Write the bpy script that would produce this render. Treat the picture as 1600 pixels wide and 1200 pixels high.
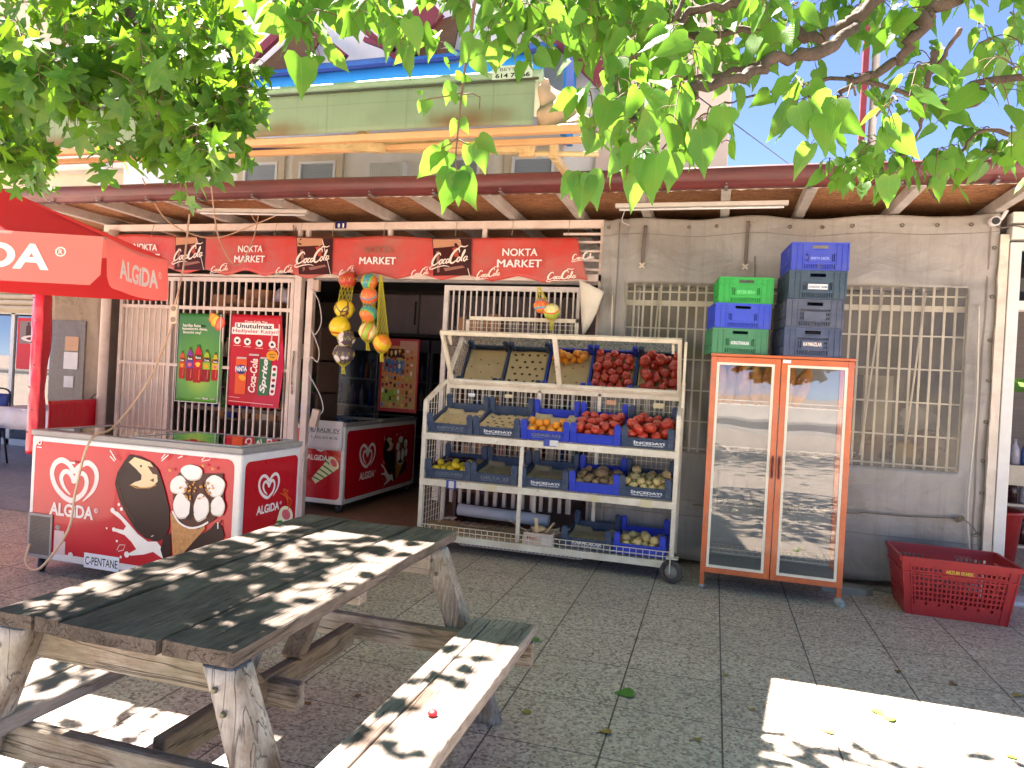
import bpy, bmesh, math, random
from mathutils import Vector, Matrix, noise
R = math.radians
rnd = random.Random(7)
scene = bpy.context.scene
for o in list(bpy.data.objects): bpy.data.objects.remove(o)
COL = scene.collection

# ---------------------------------------------------------------- camera
FPX, CH = 1106.0, 1.45
_yaw, _pitch, _roll = R(16.0), R(-0.36), 0.054
_f = Vector((-math.sin(_yaw)*math.cos(_pitch), math.cos(_yaw)*math.cos(_pitch), math.sin(_pitch)))
_r0 = Vector((math.cos(_yaw), math.sin(_yaw), 0)); _u0 = _r0.cross(_f)
_r = _r0*math.cos(_roll) + _u0*math.sin(_roll); _u = -_r0*math.sin(_roll) + _u0*math.cos(_roll)
CAMP = Vector((0, 0, CH))
cam = bpy.data.cameras.new('camera'); cam.sensor_width = 36; cam.lens = FPX/1600*36
cam.clip_start = 0.05; cam.clip_end = 2000
camo = bpy.data.objects.new('camera', cam); COL.objects.link(camo)
camo.matrix_world = Matrix(((_r.x, _u.x, -_f.x, 0), (_r.y, _u.y, -_f.y, 0), (_r.z, _u.z, -_f.z, CH), (0, 0, 0, 1)))
scene.camera = camo
def ray(x, y): return _f + _r*((x-800)/FPX) - _u*((y-600)/FPX)
def atY(x, y, Y): d = ray(x, y); return CAMP + d*(Y/d.y)
def atZ(x, y, Z=0): d = ray(x, y); return CAMP + d*((Z-CH)/d.z)
def atD(x, y, D): return CAMP + ray(x, y)*D

# ---------------------------------------------------------------- world, sun, exposure
SUN = Vector((-0.40, 0.43, 1.0)).normalized()        # towards the sun
el = math.asin(SUN.z); az = math.atan2(SUN.x, SUN.y)  # clockwise from +Y
w = bpy.data.worlds.new("World"); scene.world = w; w.use_nodes = True
nt = w.node_tree; nt.nodes.clear()
sky = nt.nodes.new('ShaderNodeTexSky'); sky.sky_type = 'NISHITA'; sky.sun_disc = False
sky.sun_elevation = el; sky.sun_rotation = az
sky.air_density = 0.42; sky.altitude = 2500; sky.dust_density = 0.0; sky.ozone_density = 3.0
bg = nt.nodes.new('ShaderNodeBackground'); bg.inputs['Strength'].default_value = 0.055
wo = nt.nodes.new('ShaderNodeOutputWorld')
nt.links.new(sky.outputs[0], bg.inputs[0]); nt.links.new(bg.outputs[0], wo.inputs[0])
sl = bpy.data.lights.new('sun', 'SUN'); sl.energy = 4.4; sl.angle = R(0.53); sl.color = (1.0, 0.955, 0.88)
so = bpy.data.objects.new('sun', sl); COL.objects.link(so)
so.rotation_euler = SUN.to_track_quat('Z', 'Y').to_euler(); so.location = (0, 0, 12)
vs = scene.view_settings
scene.display_settings.display_device = 'sRGB'
vs.view_transform = 'Standard'; vs.look = 'None'; vs.exposure = 3.45; vs.gamma = 1.0; vs.use_curve_mapping = False
vs.use_white_balance = True; vs.white_balance_temperature = 6750; vs.white_balance_tint = 20
scene.cycles.max_bounces = 10; scene.cycles.diffuse_bounces = 5; scene.cycles.transparent_max_bounces = 24
scene.cycles.transmission_bounces = 8; scene.cycles.glossy_bounces = 5
scene.cycles.use_denoising = True
scene.cycles.sample_clamp_indirect = 6.0

# ---------------------------------------------------------------- materials
def s2l(c): return c/12.92 if c <= 0.04045 else ((c+0.055)/1.055)**2.4
def rgb(r, g, b): return (s2l(r/255), s2l(g/255), s2l(b/255), 1)
def newmat(name):
    m = bpy.data.materials.new(name); m.use_nodes = True
    t = m.node_tree; t.nodes.clear()
    out = t.nodes.new('ShaderNodeOutputMaterial'); p = t.nodes.new('ShaderNodeBsdfPrincipled')
    t.links.new(p.outputs[0], out.inputs[0])
    return m, t, p, out
def N(t, typ, **kw):
    n = t.nodes.new(typ)
    for k, v in kw.items():
        if k in n.inputs: n.inputs[k].default_value = v
        else: setattr(n, k, v)
    return n
def mixc(t, fac, a, b, blend='MIX'):
    n = t.nodes.new('ShaderNodeMix'); n.data_type = 'RGBA'; n.blend_type = blend
    for sock, v in ((n.inputs[0], fac), (n.inputs[6], a), (n.inputs[7], b)):
        if isinstance(v, bpy.types.NodeSocket): t.links.new(v, sock)
        else: sock.default_value = v
    return n.outputs[2]
def ramp(t, src, stops, interp='LINEAR'):
    n = t.nodes.new('ShaderNodeValToRGB'); n.color_ramp.interpolation = interp
    e = n.color_ramp.elements
    while len(e) < len(stops): e.new(0.5)
    for i, (p, c) in enumerate(stops):
        e[i].position = p; e[i].color = c if len(c) == 4 else (*c, 1)
    t.links.new(src, n.inputs[0]); return n.outputs[0]
def coords(t, scale=(1, 1, 1)):
    tc = t.nodes.new('ShaderNodeTexCoord'); mp = t.nodes.new('ShaderNodeMapping')
    t.links.new(tc.outputs['Object'], mp.inputs[0]); mp.inputs['Scale'].default_value = scale
    return mp.outputs[0]
def mathn(t, op, a, b=None):
    n = t.nodes.new('ShaderNodeMath'); n.operation = op
    for s, v in ((n.inputs[0], a), (n.inputs[1], b)):
        if v is None: continue
        if isinstance(v, bpy.types.NodeSocket): t.links.new(v, s)
        else: s.default_value = v
    return n.outputs[0]
def bumpn(t, p, h, strength=0.3, dist=0.01):
    b = t.nodes.new('ShaderNodeBump'); b.inputs['Strength'].default_value = strength; b.inputs['Distance'].default_value = dist
    t.links.new(h, b.inputs['Height']); t.links.new(b.outputs[0], p.inputs['Normal']); return b
MATS = {}
def mk(name, c, rough=0.5, dirt=0.18, dscale=6, dcol=None, bump=0.0, bscale=60, metal=0.0, spec=0.5, stretch=(1, 1, 1), chips=None, coat=0, bdist=0.005):
    """a surface with uneven dirt / wear; chips = (colour, amount)"""
    if name in MATS: return MATS[name]
    m, t, p, out = newmat(name)
    c = rgb(*c); v = coords(t, stretch)
    n1 = N(t, 'ShaderNodeTexNoise', Scale=dscale, Detail=8.0, Roughness=0.65); t.links.new(v, n1.inputs['Vector'])
    dc = rgb(*dcol) if dcol else tuple(x*0.45 for x in c[:3]) + (1,)
    fac = mathn(t, 'MULTIPLY', ramp(t, n1.outputs[0], [(0.38, (0, 0, 0)), (0.75, (1, 1, 1))]), dirt*2)
    colr = mixc(t, fac, c, dc)
    n2 = N(t, 'ShaderNodeTexNoise', Scale=dscale*9, Detail=4.0); t.links.new(v, n2.inputs['Vector'])
    colr = mixc(t, mathn(t, 'MULTIPLY', n2.outputs[0], dirt*0.8), colr, dc)
    if chips:
        n3 = N(t, 'ShaderNodeTexNoise', Scale=dscale*5, Detail=10.0, Roughness=0.75); t.links.new(v, n3.inputs['Vector'])
        cf = ramp(t, n3.outputs[0], [(0.66-chips[1]*0.2, (0, 0, 0)), (0.68-chips[1]*0.2, (1, 1, 1))])
        colr = mixc(t, cf, colr, rgb(*chips[0]))
    t.links.new(colr, p.inputs['Base Color'])
    p.inputs['Metallic'].default_value = metal; p.inputs['Specular IOR Level'].default_value = spec
    rr = mathn(t, 'ADD', mathn(t, 'MULTIPLY', n2.outputs[0], 0.25), rough-0.1); t.links.new(rr, p.inputs['Roughness'])
    if coat: p.inputs['Coat Weight'].default_value = coat; p.inputs['Coat Roughness'].default_value = 0.08
    if bump:
        n4 = N(t, 'ShaderNodeTexNoise', Scale=bscale, Detail=5.0); t.links.new(v, n4.inputs['Vector'])
        bumpn(t, p, n4.outputs[0], bump, bdist)
    MATS[name] = m; return m

# ---------------------------------------------------------------- mesh collector
class MB:
    def __init__(s): s.v = []; s.f = []; s.m = []; s.s = []
    def add(s, vs, fs, mi=0, smooth=False):
        o = len(s.v); s.v += [tuple(x) for x in vs]
        for f in fs: s.f.append(tuple(o+i for i in f)); s.m.append(mi); s.s.append(smooth)
        return s
    def b(s, x0, x1, y0, y1, z0, z1, mi=0):
        v = [(x, y, z) for z in (z0, z1) for y in (y0, y1) for x in (x0, x1)]
        return s.add(v, [(0, 2, 3, 1), (4, 5, 7, 6), (0, 1, 5, 4), (2, 6, 7, 3), (0, 4, 6, 2), (1, 3, 7, 5)], mi)
    def box(s, c, size, rot=None, mi=0):
        h = [x/2 for x in size]; v = []
        for z in (-h[2], h[2]):
            for y in (-h[1], h[1]):
                for x in (-h[0], h[0]):
                    q = Vector((x, y, z))
                    if rot is not None: q = rot @ q
                    v.append(q + Vector(c))
        return s.add(v, [(0, 2, 3, 1), (4, 5, 7, 6), (0, 1, 5, 4), (2, 6, 7, 3), (0, 4, 6, 2), (1, 3, 7, 5)], mi)
    def bar(s, a, b, w, h, mi=0, up=(0, 0, 1)):
        """square bar from a to b; w across, h along 'up'"""
        a = Vector(a); b = Vector(b); d = (b-a); L = d.length; d.normalize(); u = Vector(up)
        if abs(d.dot(u)) > 0.98: u = Vector((0, 1, 0))
        sd = d.cross(u).normalized(); u = sd.cross(d).normalized()
        v = []
        for p in (a, b):
            for i, j in ((-1, -1), (1, -1), (1, 1), (-1, 1)): v.append(p + sd*(i*w/2) + u*(j*h/2))
        return s.add(v, [(0, 3, 2, 1), (4, 5, 6, 7), (0, 1, 5, 4), (1, 2, 6, 5), (2, 3, 7, 6), (3, 0, 4, 7)], mi)
    def tube(s, pts, r, n=8, mi=0, cap=True, smooth=True):
        pts = [Vector(p) for p in pts]; rs = r if isinstance(r, (list, tuple)) else [r]*len(pts)
        vs = []; prev = None
        for i, p in enumerate(pts):
            d = (pts[min(i+1, len(pts)-1)] - pts[max(i-1, 0)])
            if d.length < 1e-9: d = Vector((0, 0, 1))
            d.normalize()
            if prev is None: u = d.cross(Vector((0, 0, 1)) if abs(d.z) < .9 else Vector((1, 0, 0))).normalized()
            else:
                u = prev - d*prev.dot(d)
                u = u.normalized() if u.length > 1e-6 else d.orthogonal().normalized()
            prev = u; w_ = d.cross(u)
            for k in range(n):
                a = 2*math.pi*k/n; vs.append(p + (u*math.cos(a) + w_*math.sin(a))*rs[i])
        fs = [(i*n+k, i*n+(k+1) % n, (i+1)*n+(k+1) % n, (i+1)*n+k) for i in range(len(pts)-1) for k in range(n)]
        s.add(vs, fs, mi, smooth)
        if cap:
            o = len(s.v) - len(vs)
            s.f.append(tuple(o+k for k in reversed(range(n)))); s.m.append(mi); s.s.append(False)
            s.f.append(tuple(o+(len(pts)-1)*n+k for k in range(n))); s.m.append(mi); s.s.append(False)
        return s
    def lathe(s, prof, c=(0, 0, 0), n=20, mi=0, rot=None, smooth=True):
        vs = []
        for r_, z in prof:
            for k in range(n):
                a = 2*math.pi*k/n; q = Vector((r_*math.cos(a), r_*math.sin(a), z))
                if rot is not None: q = rot @ q
                vs.append(q + Vector(c))
        fs = [(i*n+k, i*n+(k+1) % n, (i+1)*n+(k+1) % n, (i+1)*n+k) for i in range(len(prof)-1) for k in range(n)]
        return s.add(vs, fs, mi, smooth)
    def ball(s, c, r, nu=14, nv=9, sc=(1, 1, 1), rot=None, mi=0, fn=None):
        vs = []
        for j in range(nv+1):
            ph = math.pi*j/nv
            for k in range(nu):
                a = 2*math.pi*k/nu
                q = Vector((math.sin(ph)*math.cos(a), math.sin(ph)*math.sin(a), math.cos(ph)))
                m_ = fn(q) if fn else 1.0
                q = Vector((q.x*sc[0], q.y*sc[1], q.z*sc[2]))*r*m_
                if rot is not None: q = rot @ q
                vs.append(q + Vector(c))
        fs = [(j*nu+k, (j+1)*nu+k, (j+1)*nu+(k+1) % nu, j*nu+(k+1) % nu) for j in range(nv) for k in range(nu)]
        return s.add(vs, fs, mi, True)
    def sheet(s, fn, nu, nv, mi=0, smooth=True, thick=0.0):
        vs = [Vector(fn(i/nu, j/nv)) for j in range(nv+1) for i in range(nu+1)]
        W = nu+1
        fs = [(j*W+i, j*W+i+1, (j+1)*W+i+1, (j+1)*W+i) for j in range(nv) for i in range(nu)]
        if thick:
            nrm = [Vector((0, 0, 0)) for _ in vs]
            for f in fs:
                nn = (vs[f[1]]-vs[f[0]]).cross(vs[f[3]]-vs[f[0]])
                for i in f: nrm[i] += nn
            back = [v - n_.normalized()*thick for v, n_ in zip(vs, nrm)]
            o = len(vs); s.add(vs+back, fs + [tuple(o+i for i in reversed(f)) for f in fs], mi, smooth)
            base = len(s.v) - 2*o
            ring = [i for i in range(W)] + [j*W+nu for j in range(1, nv+1)] + [nv*W+i for i in reversed(range(nu))] + [j*W for j in reversed(range(1, nv))]
            for a, b_ in zip(ring, ring[1:]+ring[:1]):
                s.f.append((base+a, base+o+a, base+o+b_, base+b_)); s.m.append(mi); s.s.append(False)
            return s
        return s.add(vs, fs, mi, smooth)
    def prism(s, pts, fr, d0, d1, mi=0):
        """2-D outline pts in frame fr=(origin, ux, uy, n), extruded d0..d1 along n"""
        o, ux, uy, n_ = [Vector(q) for q in fr]; k = len(pts)
        v = [o + ux*a + uy*b_ + n_*d for d in (d0, d1) for a, b_ in pts]
        area = sum(pts[i][0]*pts[(i+1) % k][1] - pts[(i+1) % k][0]*pts[i][1] for i in range(k))
        fs = [tuple(reversed(range(k))), tuple(range(k, 2*k))] + [(i, (i+1) % k, k+(i+1) % k, k+i) for i in range(k)]
        if area < 0: fs = [tuple(reversed(f)) for f in fs]
        return s.add(v, fs, mi)
    def build(s, name, mats, parent=None, world=True, bevel=0.0, seg=1, fix=False):
        me = bpy.data.meshes.new(name)
        vs = s.v
        if parent is not None and world:
            inv = parent.matrix_basis.inverted() if parent.parent is None else (parent.parent.matrix_basis @ parent.matrix_basis).inverted()
            vs = [tuple(inv @ Vector(v)) for v in vs]
        me.from_pydata(vs, [], s.f)
        if not isinstance(mats, (list, tuple)): mats = [mats]
        for m_ in mats: me.materials.append(m_)
        me.polygons.foreach_set('material_index', s.m); me.polygons.foreach_set('use_smooth', s.s)
        me.update()
        if fix:
            bm = bmesh.new(); bm.from_mesh(me); bmesh.ops.recalc_face_normals(bm, faces=bm.faces); bm.to_mesh(me); bm.free()
        ob = bpy.data.objects.new(name, me); COL.objects.link(ob)
        if parent is not None: ob.parent = parent
        if bevel:
            md = ob.modifiers.new('bevel', 'BEVEL'); md.width = bevel; md.segments = seg; md.limit_method = 'ANGLE'; md.angle_limit = R(40)
        return ob

def tag(o, label=None, cat=None, group=None, kind=None):
    if label: o['label'] = label
    if cat: o['category'] = cat
    if group: o['group'] = group
    if kind: o['kind'] = kind
    return o
def thing(name, loc, label, cat, group=None, rot=None):
    o = bpy.data.objects.new(name, None); COL.objects.link(o); o.empty_display_size = 0.1
    o.location = loc
    if rot is not None: o.rotation_euler = rot
    o.matrix_basis = Matrix.LocRotScale(Vector(loc), o.rotation_euler, None)
    return tag(o, label, cat, group)
def dup(root, loc, rot=None, label=None, group=None, scale=None):
    """copy of a thing with its parts and sub-parts (mesh data shared)"""
    r = root.copy(); COL.objects.link(r); r.location = loc
    if rot is not None: r.rotation_euler = rot
    if scale is not None: r.scale = scale
    if label: r['label'] = label
    if group: r['group'] = group
    for ch in list(root.children):
        c = ch.copy(); COL.objects.link(c); c.parent = r
        for g in ch.children:
            d = g.copy(); COL.objects.link(d); d.parent = c
    return r

# ---------------------------------------------------------------- flat printed artwork and lettering
_txt = {}
def text_mesh(body, bold=0.0, shear=0.0, spacing=1.0):
    k = (body, bold, shear, spacing)
    if k in _txt: return _txt[k]
    cu = bpy.data.curves.new('t', 'FONT'); cu.body = body; cu.offset = bold; cu.shear = shear; cu.resolution_u = 4
    cu.space_character = spacing
    ob = bpy.data.objects.new('t', cu); COL.objects.link(ob)
    dg = bpy.context.evaluated_depsgraph_get(); me = bpy.data.meshes.new_from_object(ob.evaluated_get(dg))
    vs = [(v.co.x, v.co.y) for v in me.vertices]; fs = [tuple(p.vertices) for p in me.polygons]
    x0 = min(v[0] for v in vs); x1 = max(v[0] for v in vs); y0 = min(v[1] for v in vs); y1 = max(v[1] for v in vs)
    vs = [((x-x0)/(x1-x0), (y-y0)/(y1-y0)) for x, y in vs]
    bpy.data.objects.remove(ob); bpy.data.curves.remove(cu); bpy.data.meshes.remove(me)
    _txt[k] = (vs, fs); return _txt[k]
class Art:
    """shapes printed on a surface; fn(u, v, lift) -> point; each shape lies a hair above the last"""
    def __init__(s, fn, base=0.0008, step=0.00025, maxlen=None):
        s.mb = MB(); s.fn = fn; s.l = base; s.step = step; s.mats = []; s.maxlen = maxlen
    def mi(s, m):
        if m not in s.mats: s.mats.append(m)
        return s.mats.index(m)
    def poly(s, pts, m):
        s.l += s.step; k = s.mi(m)
        a = sum(pts[i][0]*pts[(i+1) % len(pts)][1]-pts[(i+1) % len(pts)][0]*pts[i][1] for i in range(len(pts)))
        if a < 0: pts = pts[::-1]
        if s.maxlen:
            bm = bmesh.new(); f = bm.faces.new([bm.verts.new((x, y, 0)) for x, y in pts])
            bmesh.ops.triangulate(bm, faces=[f])
            for _ in range(5):
                es = [e for e in bm.edges if e.calc_length() > s.maxlen]
                if not es: break
                bmesh.ops.subdivide_edges(bm, edges=es, cuts=1); bmesh.ops.triangulate(bm, faces=bm.faces[:])
            bm.verts.index_update()
            s.mb.add([s.fn(v.co.x, v.co.y, s.l) for v in bm.verts], [tuple(v.index for v in f.verts) for f in bm.faces], k, True)
            bm.free()
        else: s.mb.add([s.fn(x, y, s.l) for x, y in pts], [tuple(range(len(pts)))], k)
    def rect(s, x0, y0, x1, y1, m, r=0.0, n=5):
        if not r: return s.poly([(x0, y0), (x1, y0), (x1, y1), (x0, y1)], m)
        p = []
        for cx, cy, a0 in ((x1-r, y0+r, -90), (x1-r, y1-r, 0), (x0+r, y1-r, 90), (x0+r, y0+r, 180)):
            for i in range(n+1):
                a = R(a0+90*i/n); p.append((cx+r*math.cos(a), cy+r*math.sin(a)))
        s.poly(p, m)
    def oval(s, cx, cy, rx, ry, m, rot=0, n=22, wob=0.0, seed=0):
        p = []
        for i in range(n):
            a = 2*math.pi*i/n; q = 1+wob*math.sin(3*a+seed)+wob*.6*math.sin(5*a+2*seed)
            x, y = rx*math.cos(a)*q, ry*math.sin(a)*q
            p.append((cx+x*math.cos(rot)-y*math.sin(rot), cy+x*math.sin(rot)+y*math.cos(rot)))
        s.poly(p, m)
    def stroke(s, pts, w, m, closed=False, sm=0):
        """ribbon of width w (number or list) along pts; one mesh strip"""
        if sm: pts, w = smooth2(pts, w, sm)
        ws = w if isinstance(w, (list, tuple)) else [w]*len(pts)
        n = len(pts); L = []; Rr = []
        for i, (x, y) in enumerate(pts):
            if closed: a = pts[i-1]; b_ = pts[(i+1) % n]
            else: a = pts[max(i-1, 0)]; b_ = pts[min(i+1, n-1)]
            dx, dy = b_[0]-a[0], b_[1]-a[1]; q = math.hypot(dx, dy) or 1
            nx, ny = -dy/q*ws[i]/2, dx/q*ws[i]/2
            L.append((x+nx, y+ny)); Rr.append((x-nx, y-ny))
        s.l += s.step; k = s.mi(m); vs = [s.fn(x, y, s.l) for x, y in L] + [s.fn(x, y, s.l) for x, y in Rr]
        fs = [(i, n+i, n+(i+1) % n, (i+1) % n) for i in range(n if closed else n-1)]
        s.mb.add(vs, fs, k)
    def text(s, body, cx, cy, w_, h, m, bold=0.02, shear=0.0, rot=0.0, spacing=1.0):
        vs, fs = text_mesh(body, bold, shear, spacing); s.l += s.step; k = s.mi(m)
        c, sn = math.cos(rot), math.sin(rot); out = []
        for x, y in vs:
            X, Y_ = (x-.5)*w_, (y-.5)*h; out.append(s.fn(cx+X*c-Y_*sn, cy+X*sn+Y_*c, s.l))
        s.mb.add(out, fs, k)
    def build(s, name, parent, **kw): return s.mb.build(name, s.mats, parent, **kw)
def smooth2(pts, w, k):
    ws = w if isinstance(w, (list, tuple)) else [w]*len(pts); o = []; ow = []
    P = [pts[0]]+list(pts)+[pts[-1]]
    for i in range(1, len(P)-2):
        a, b_, c, d = P[i-1], P[i], P[i+1], P[i+2]
        for j in range(k):
            t = j/k; t2 = t*t; t3 = t2*t
            o.append(tuple(.5*((2*b_[q])+(-a[q]+c[q])*t+(2*a[q]-5*b_[q]+4*c[q]-d[q])*t2+(-a[q]+3*b_[q]-3*c[q]+d[q])*t3) for q in (0, 1)))
            ow.append(ws[i-1]*(1-t)+ws[i]*t)
    o.append(pts[-1]); ow.append(ws[-1]); return o, ow
def spline3(pts, k=6):
    pts = [Vector(p) for p in pts]; P = [pts[0]]+pts+[pts[-1]]; o = []
    for i in range(1, len(P)-2):
        a, b_, c, d = P[i-1], P[i], P[i+1], P[i+2]
        for j in range(k):
            t = j/k; o.append(.5*((2*b_)+(-a+c)*t+(2*a-5*b_+4*c-d)*t*t+(-a+3*b_-3*c+d)*t*t*t))
    o.append(pts[-1]); return o
def plane(o, ux, uy):
    o = Vector(o); ux = Vector(ux); uy = Vector(uy); n_ = ux.cross(uy).normalized()
    return lambda a, b_, l: o + ux*a + uy*b_ + n_*l
def ink(name, c, rough=0.45, coat=0.0): return mk('print_'+name, c, rough=rough, dirt=0.05, dscale=9, coat=coat, spec=0.2)
# ================================================================ SETTING
def floor_mat(name, x0, y0, T, cols, joint, scale=95, gl=0.42, tint=None):
    m, t, p, out = newmat(name); v = coords(t)
    nz = N(t, 'ShaderNodeTexNoise', Scale=45.0, Detail=2.0); t.links.new(v, nz.inputs['Vector'])
    va = N(t, 'ShaderNodeVectorMath', operation='SCALE'); t.links.new(nz.outputs[1], va.inputs[0]); va.inputs['Scale'].default_value = 0.014
    vb = N(t, 'ShaderNodeVectorMath', operation='ADD'); t.links.new(v, vb.inputs[0]); t.links.new(va.outputs[0], vb.inputs[1])
    vo = N(t, 'ShaderNodeTexVoronoi', Scale=float(scale)); t.links.new(vb.outputs[0], vo.inputs['Vector'])
    sp = N(t, 'ShaderNodeSeparateColor'); t.links.new(vo.outputs['Color'], sp.inputs[0])
    c = ramp(t, sp.outputs[0], cols, 'CONSTANT')
    n2 = N(t, 'ShaderNodeTexNoise', Scale=300.0, Detail=3.0); t.links.new(v, n2.inputs['Vector'])
    c = mixc(t, mathn(t, 'MULTIPLY', n2.outputs[0], 0.3), c, (0.16, 0.13, 0.11, 1))
    n3 = N(t, 'ShaderNodeTexNoise', Scale=1.1, Detail=6.0, Roughness=.7); t.links.new(v, n3.inputs['Vector'])
    c = mixc(t, mathn(t, 'MULTIPLY', ramp(t, n3.outputs[0], [(.35, (0, 0, 0)), (.75, (1, 1, 1))]), .28), c, tint or (0.2, 0.17, 0.145, 1))
    # small dark grime spots
    n5 = N(t, 'ShaderNodeTexNoise', Scale=14.0, Detail=6.0, Roughness=.8); t.links.new(v, n5.inputs['Vector'])
    c = mixc(t, mathn(t, 'MULTIPLY', ramp(t, n5.outputs[0], [(.62, (0, 0, 0)), (.72, (1, 1, 1))]), .35), c, (0.05, 0.045, 0.04, 1))
    sx = N(t, 'ShaderNodeSeparateXYZ'); t.links.new(v, sx.inputs[0])
    # per-tile shade
    ix = mathn(t, 'FLOOR', mathn(t, 'DIVIDE', mathn(t, 'SUBTRACT', sx.outputs[0], x0), T)); iy = mathn(t, 'FLOOR', mathn(t, 'DIVIDE', mathn(t, 'SUBTRACT', sx.outputs[1], y0), T))
    cb = N(t, 'ShaderNodeCombineXYZ'); t.links.new(ix, cb.inputs[0]); t.links.new(iy, cb.inputs[1])
    wn = N(t, 'ShaderNodeTexWhiteNoise'); t.links.new(cb.outputs[0], wn.inputs['Vector'])
    c = mixc(t, mathn(t, 'MULTIPLY', wn.outputs[0], .14), c, (0.16, 0.14, 0.13, 1))
    fx = mathn(t, 'FRACT', mathn(t, 'DIVIDE', mathn(t, 'SUBTRACT', sx.outputs[0], x0), T))
    fy = mathn(t, 'FRACT', mathn(t, 'DIVIDE', mathn(t, 'SUBTRACT', sx.outputs[1], y0), T))
    jw = 0.0085
    ax = mathn(t, 'GREATER_THAN', mathn(t, 'ABSOLUTE', mathn(t, 'SUBTRACT', fx, .5)), .5-jw); ay = mathn(t, 'GREATER_THAN', mathn(t, 'ABSOLUTE', mathn(t, 'SUBTRACT', fy, .5)), .5-jw*.7)
    j = mathn(t, 'MAXIMUM', ax, ay)
    c = mixc(t, mathn(t, 'MULTIPLY', j, .85), c, joint); t.links.new(c, p.inputs['Base Color'])
    rr = mathn(t, 'ADD', mathn(t, 'MULTIPLY', n3.outputs[0], .35), gl-.12); t.links.new(rr, p.inputs['Roughness'])
    h = mathn(t, 'SUBTRACT', mathn(t, 'MULTIPLY', n2.outputs[0], .25), j)
    bumpn(t, p, h, .35, .004); p.inputs['Specular IOR Level'].default_value = .4
    return m
TZ = floor_mat('terrazzo', -0.82, 2.755, 0.4635,
    [(0, rgb(214, 202, 184)), (.18, rgb(236, 226, 206)), (.32, rgb(186, 168, 148)), (.46, rgb(222, 202, 178)), (.60, rgb(170, 158, 144)), (.70, rgb(228, 216, 196)), (.82, rgb(196, 178, 158)), (.92, rgb(136, 124, 112))],
    (0.035, 0.028, 0.022, 1), scale=84)
PV = floor_mat('grey_paving', -9, 4.9, 0.30, [(0, rgb(150, 152, 156)), (.4, rgb(165, 166, 168)), (.7, rgb(138, 140, 144))], (.12, .12, .12, 1), scale=40, gl=.4, tint=(.2, .2, .21, 1))
SF = floor_mat('shop_tile', -4, 6.1, 0.33, [(0, rgb(150, 112, 92)), (.4, rgb(158, 122, 100)), (.7, rgb(142, 104, 86))], (.08, .05, .04, 1), scale=60, gl=.35, tint=(.16, .1, .08, 1))
def sheetz(name, x0, x1, y0, y1, z, m):
    q = MB(); q.add([(x0, y0, z), (x1, y0, z), (x1, y1, z), (x0, y1, z)], [(0, 1, 2, 3)]); return tag(q.build(name, m), kind='structure')
sheetz('ground', -300, 300, -300, 300, 0.0, TZ)
sheetz('shop_floor', -6.3, -0.9, 6.16, 10.4, 0.004, SF)
sheetz('pavement', -14, -4.75, 5.0, 9.2, 0.004, PV)
ASPH = mk('asphalt', (88, 86, 84), rough=.85, dirt=.3, dscale=2, bump=.4, bscale=200)
sheetz('road', -60, 60, -27, -17, 0.004, ASPH)
KERB = mk('kerb_stone', (196, 192, 184), rough=.8, dirt=.25)
q = MB(); q.b(-60, 60, -17, -16.6, 0, .14); q.b(-60, 60, -27.4, -27, 0, .14); tag(q.build('kerb', KERB), kind='structure')

WHITE = mk('white_paint', (214, 206, 196), rough=.45, dirt=.22, dscale=5, dcol=(120, 96, 78), bump=.08, bscale=60, chips=((120, 84, 62), .12))
PINKW = mk('cream_white_paint', (222, 206, 192), rough=.45, dirt=.2, dscale=4, dcol=(140, 100, 84), bump=.06)
STEEL = mk('galvanised_steel', (150, 148, 146), rough=.45, dirt=.3, dscale=7, metal=.55)
RAFT = mk('rafter_paint', (206, 200, 192), rough=.5, dirt=.3, dscale=4, dcol=(120, 108, 96))
GUT = mk('gutter_red', (108, 44, 42), rough=.45, dirt=.4, dscale=2, dcol=(60, 30, 30), stretch=(1, 1, 4), coat=.1)
# OSB board
m, t, p, out = newmat('osb_board'); v = coords(t, (1.0, 3.2, 1))
vo = N(t, 'ShaderNodeTexVoronoi', Scale=26.0); nz = N(t, 'ShaderNodeTexNoise', Scale=10.0, Detail=4.0, Distortion=1.4)
t.links.new(v, nz.inputs['Vector']); va = N(t, 'ShaderNodeVectorMath', operation='SCALE'); t.links.new(nz.outputs[1], va.inputs[0]); va.inputs['Scale'].default_value = .3
vb = N(t, 'ShaderNodeVectorMath', operation='ADD'); t.links.new(v, vb.inputs[0]); t.links.new(va.outputs[0], vb.inputs[1]); t.links.new(vb.outputs[0], vo.inputs['Vector'])
sp = N(t, 'ShaderNodeSeparateColor'); t.links.new(vo.outputs['Color'], sp.inputs[0])
c = ramp(t, sp.outputs[0], [(0, rgb(150, 98, 64)), (.3, rgb(200, 146, 100)), (.55, rgb(110, 68, 44)), (.8, rgb(176, 122, 82))])
t.links.new(c, p.inputs['Base Color']); p.inputs['Roughness'].default_value = .7; bumpn(t, p, sp.outputs[0], .3, .004); OSB = m

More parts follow.
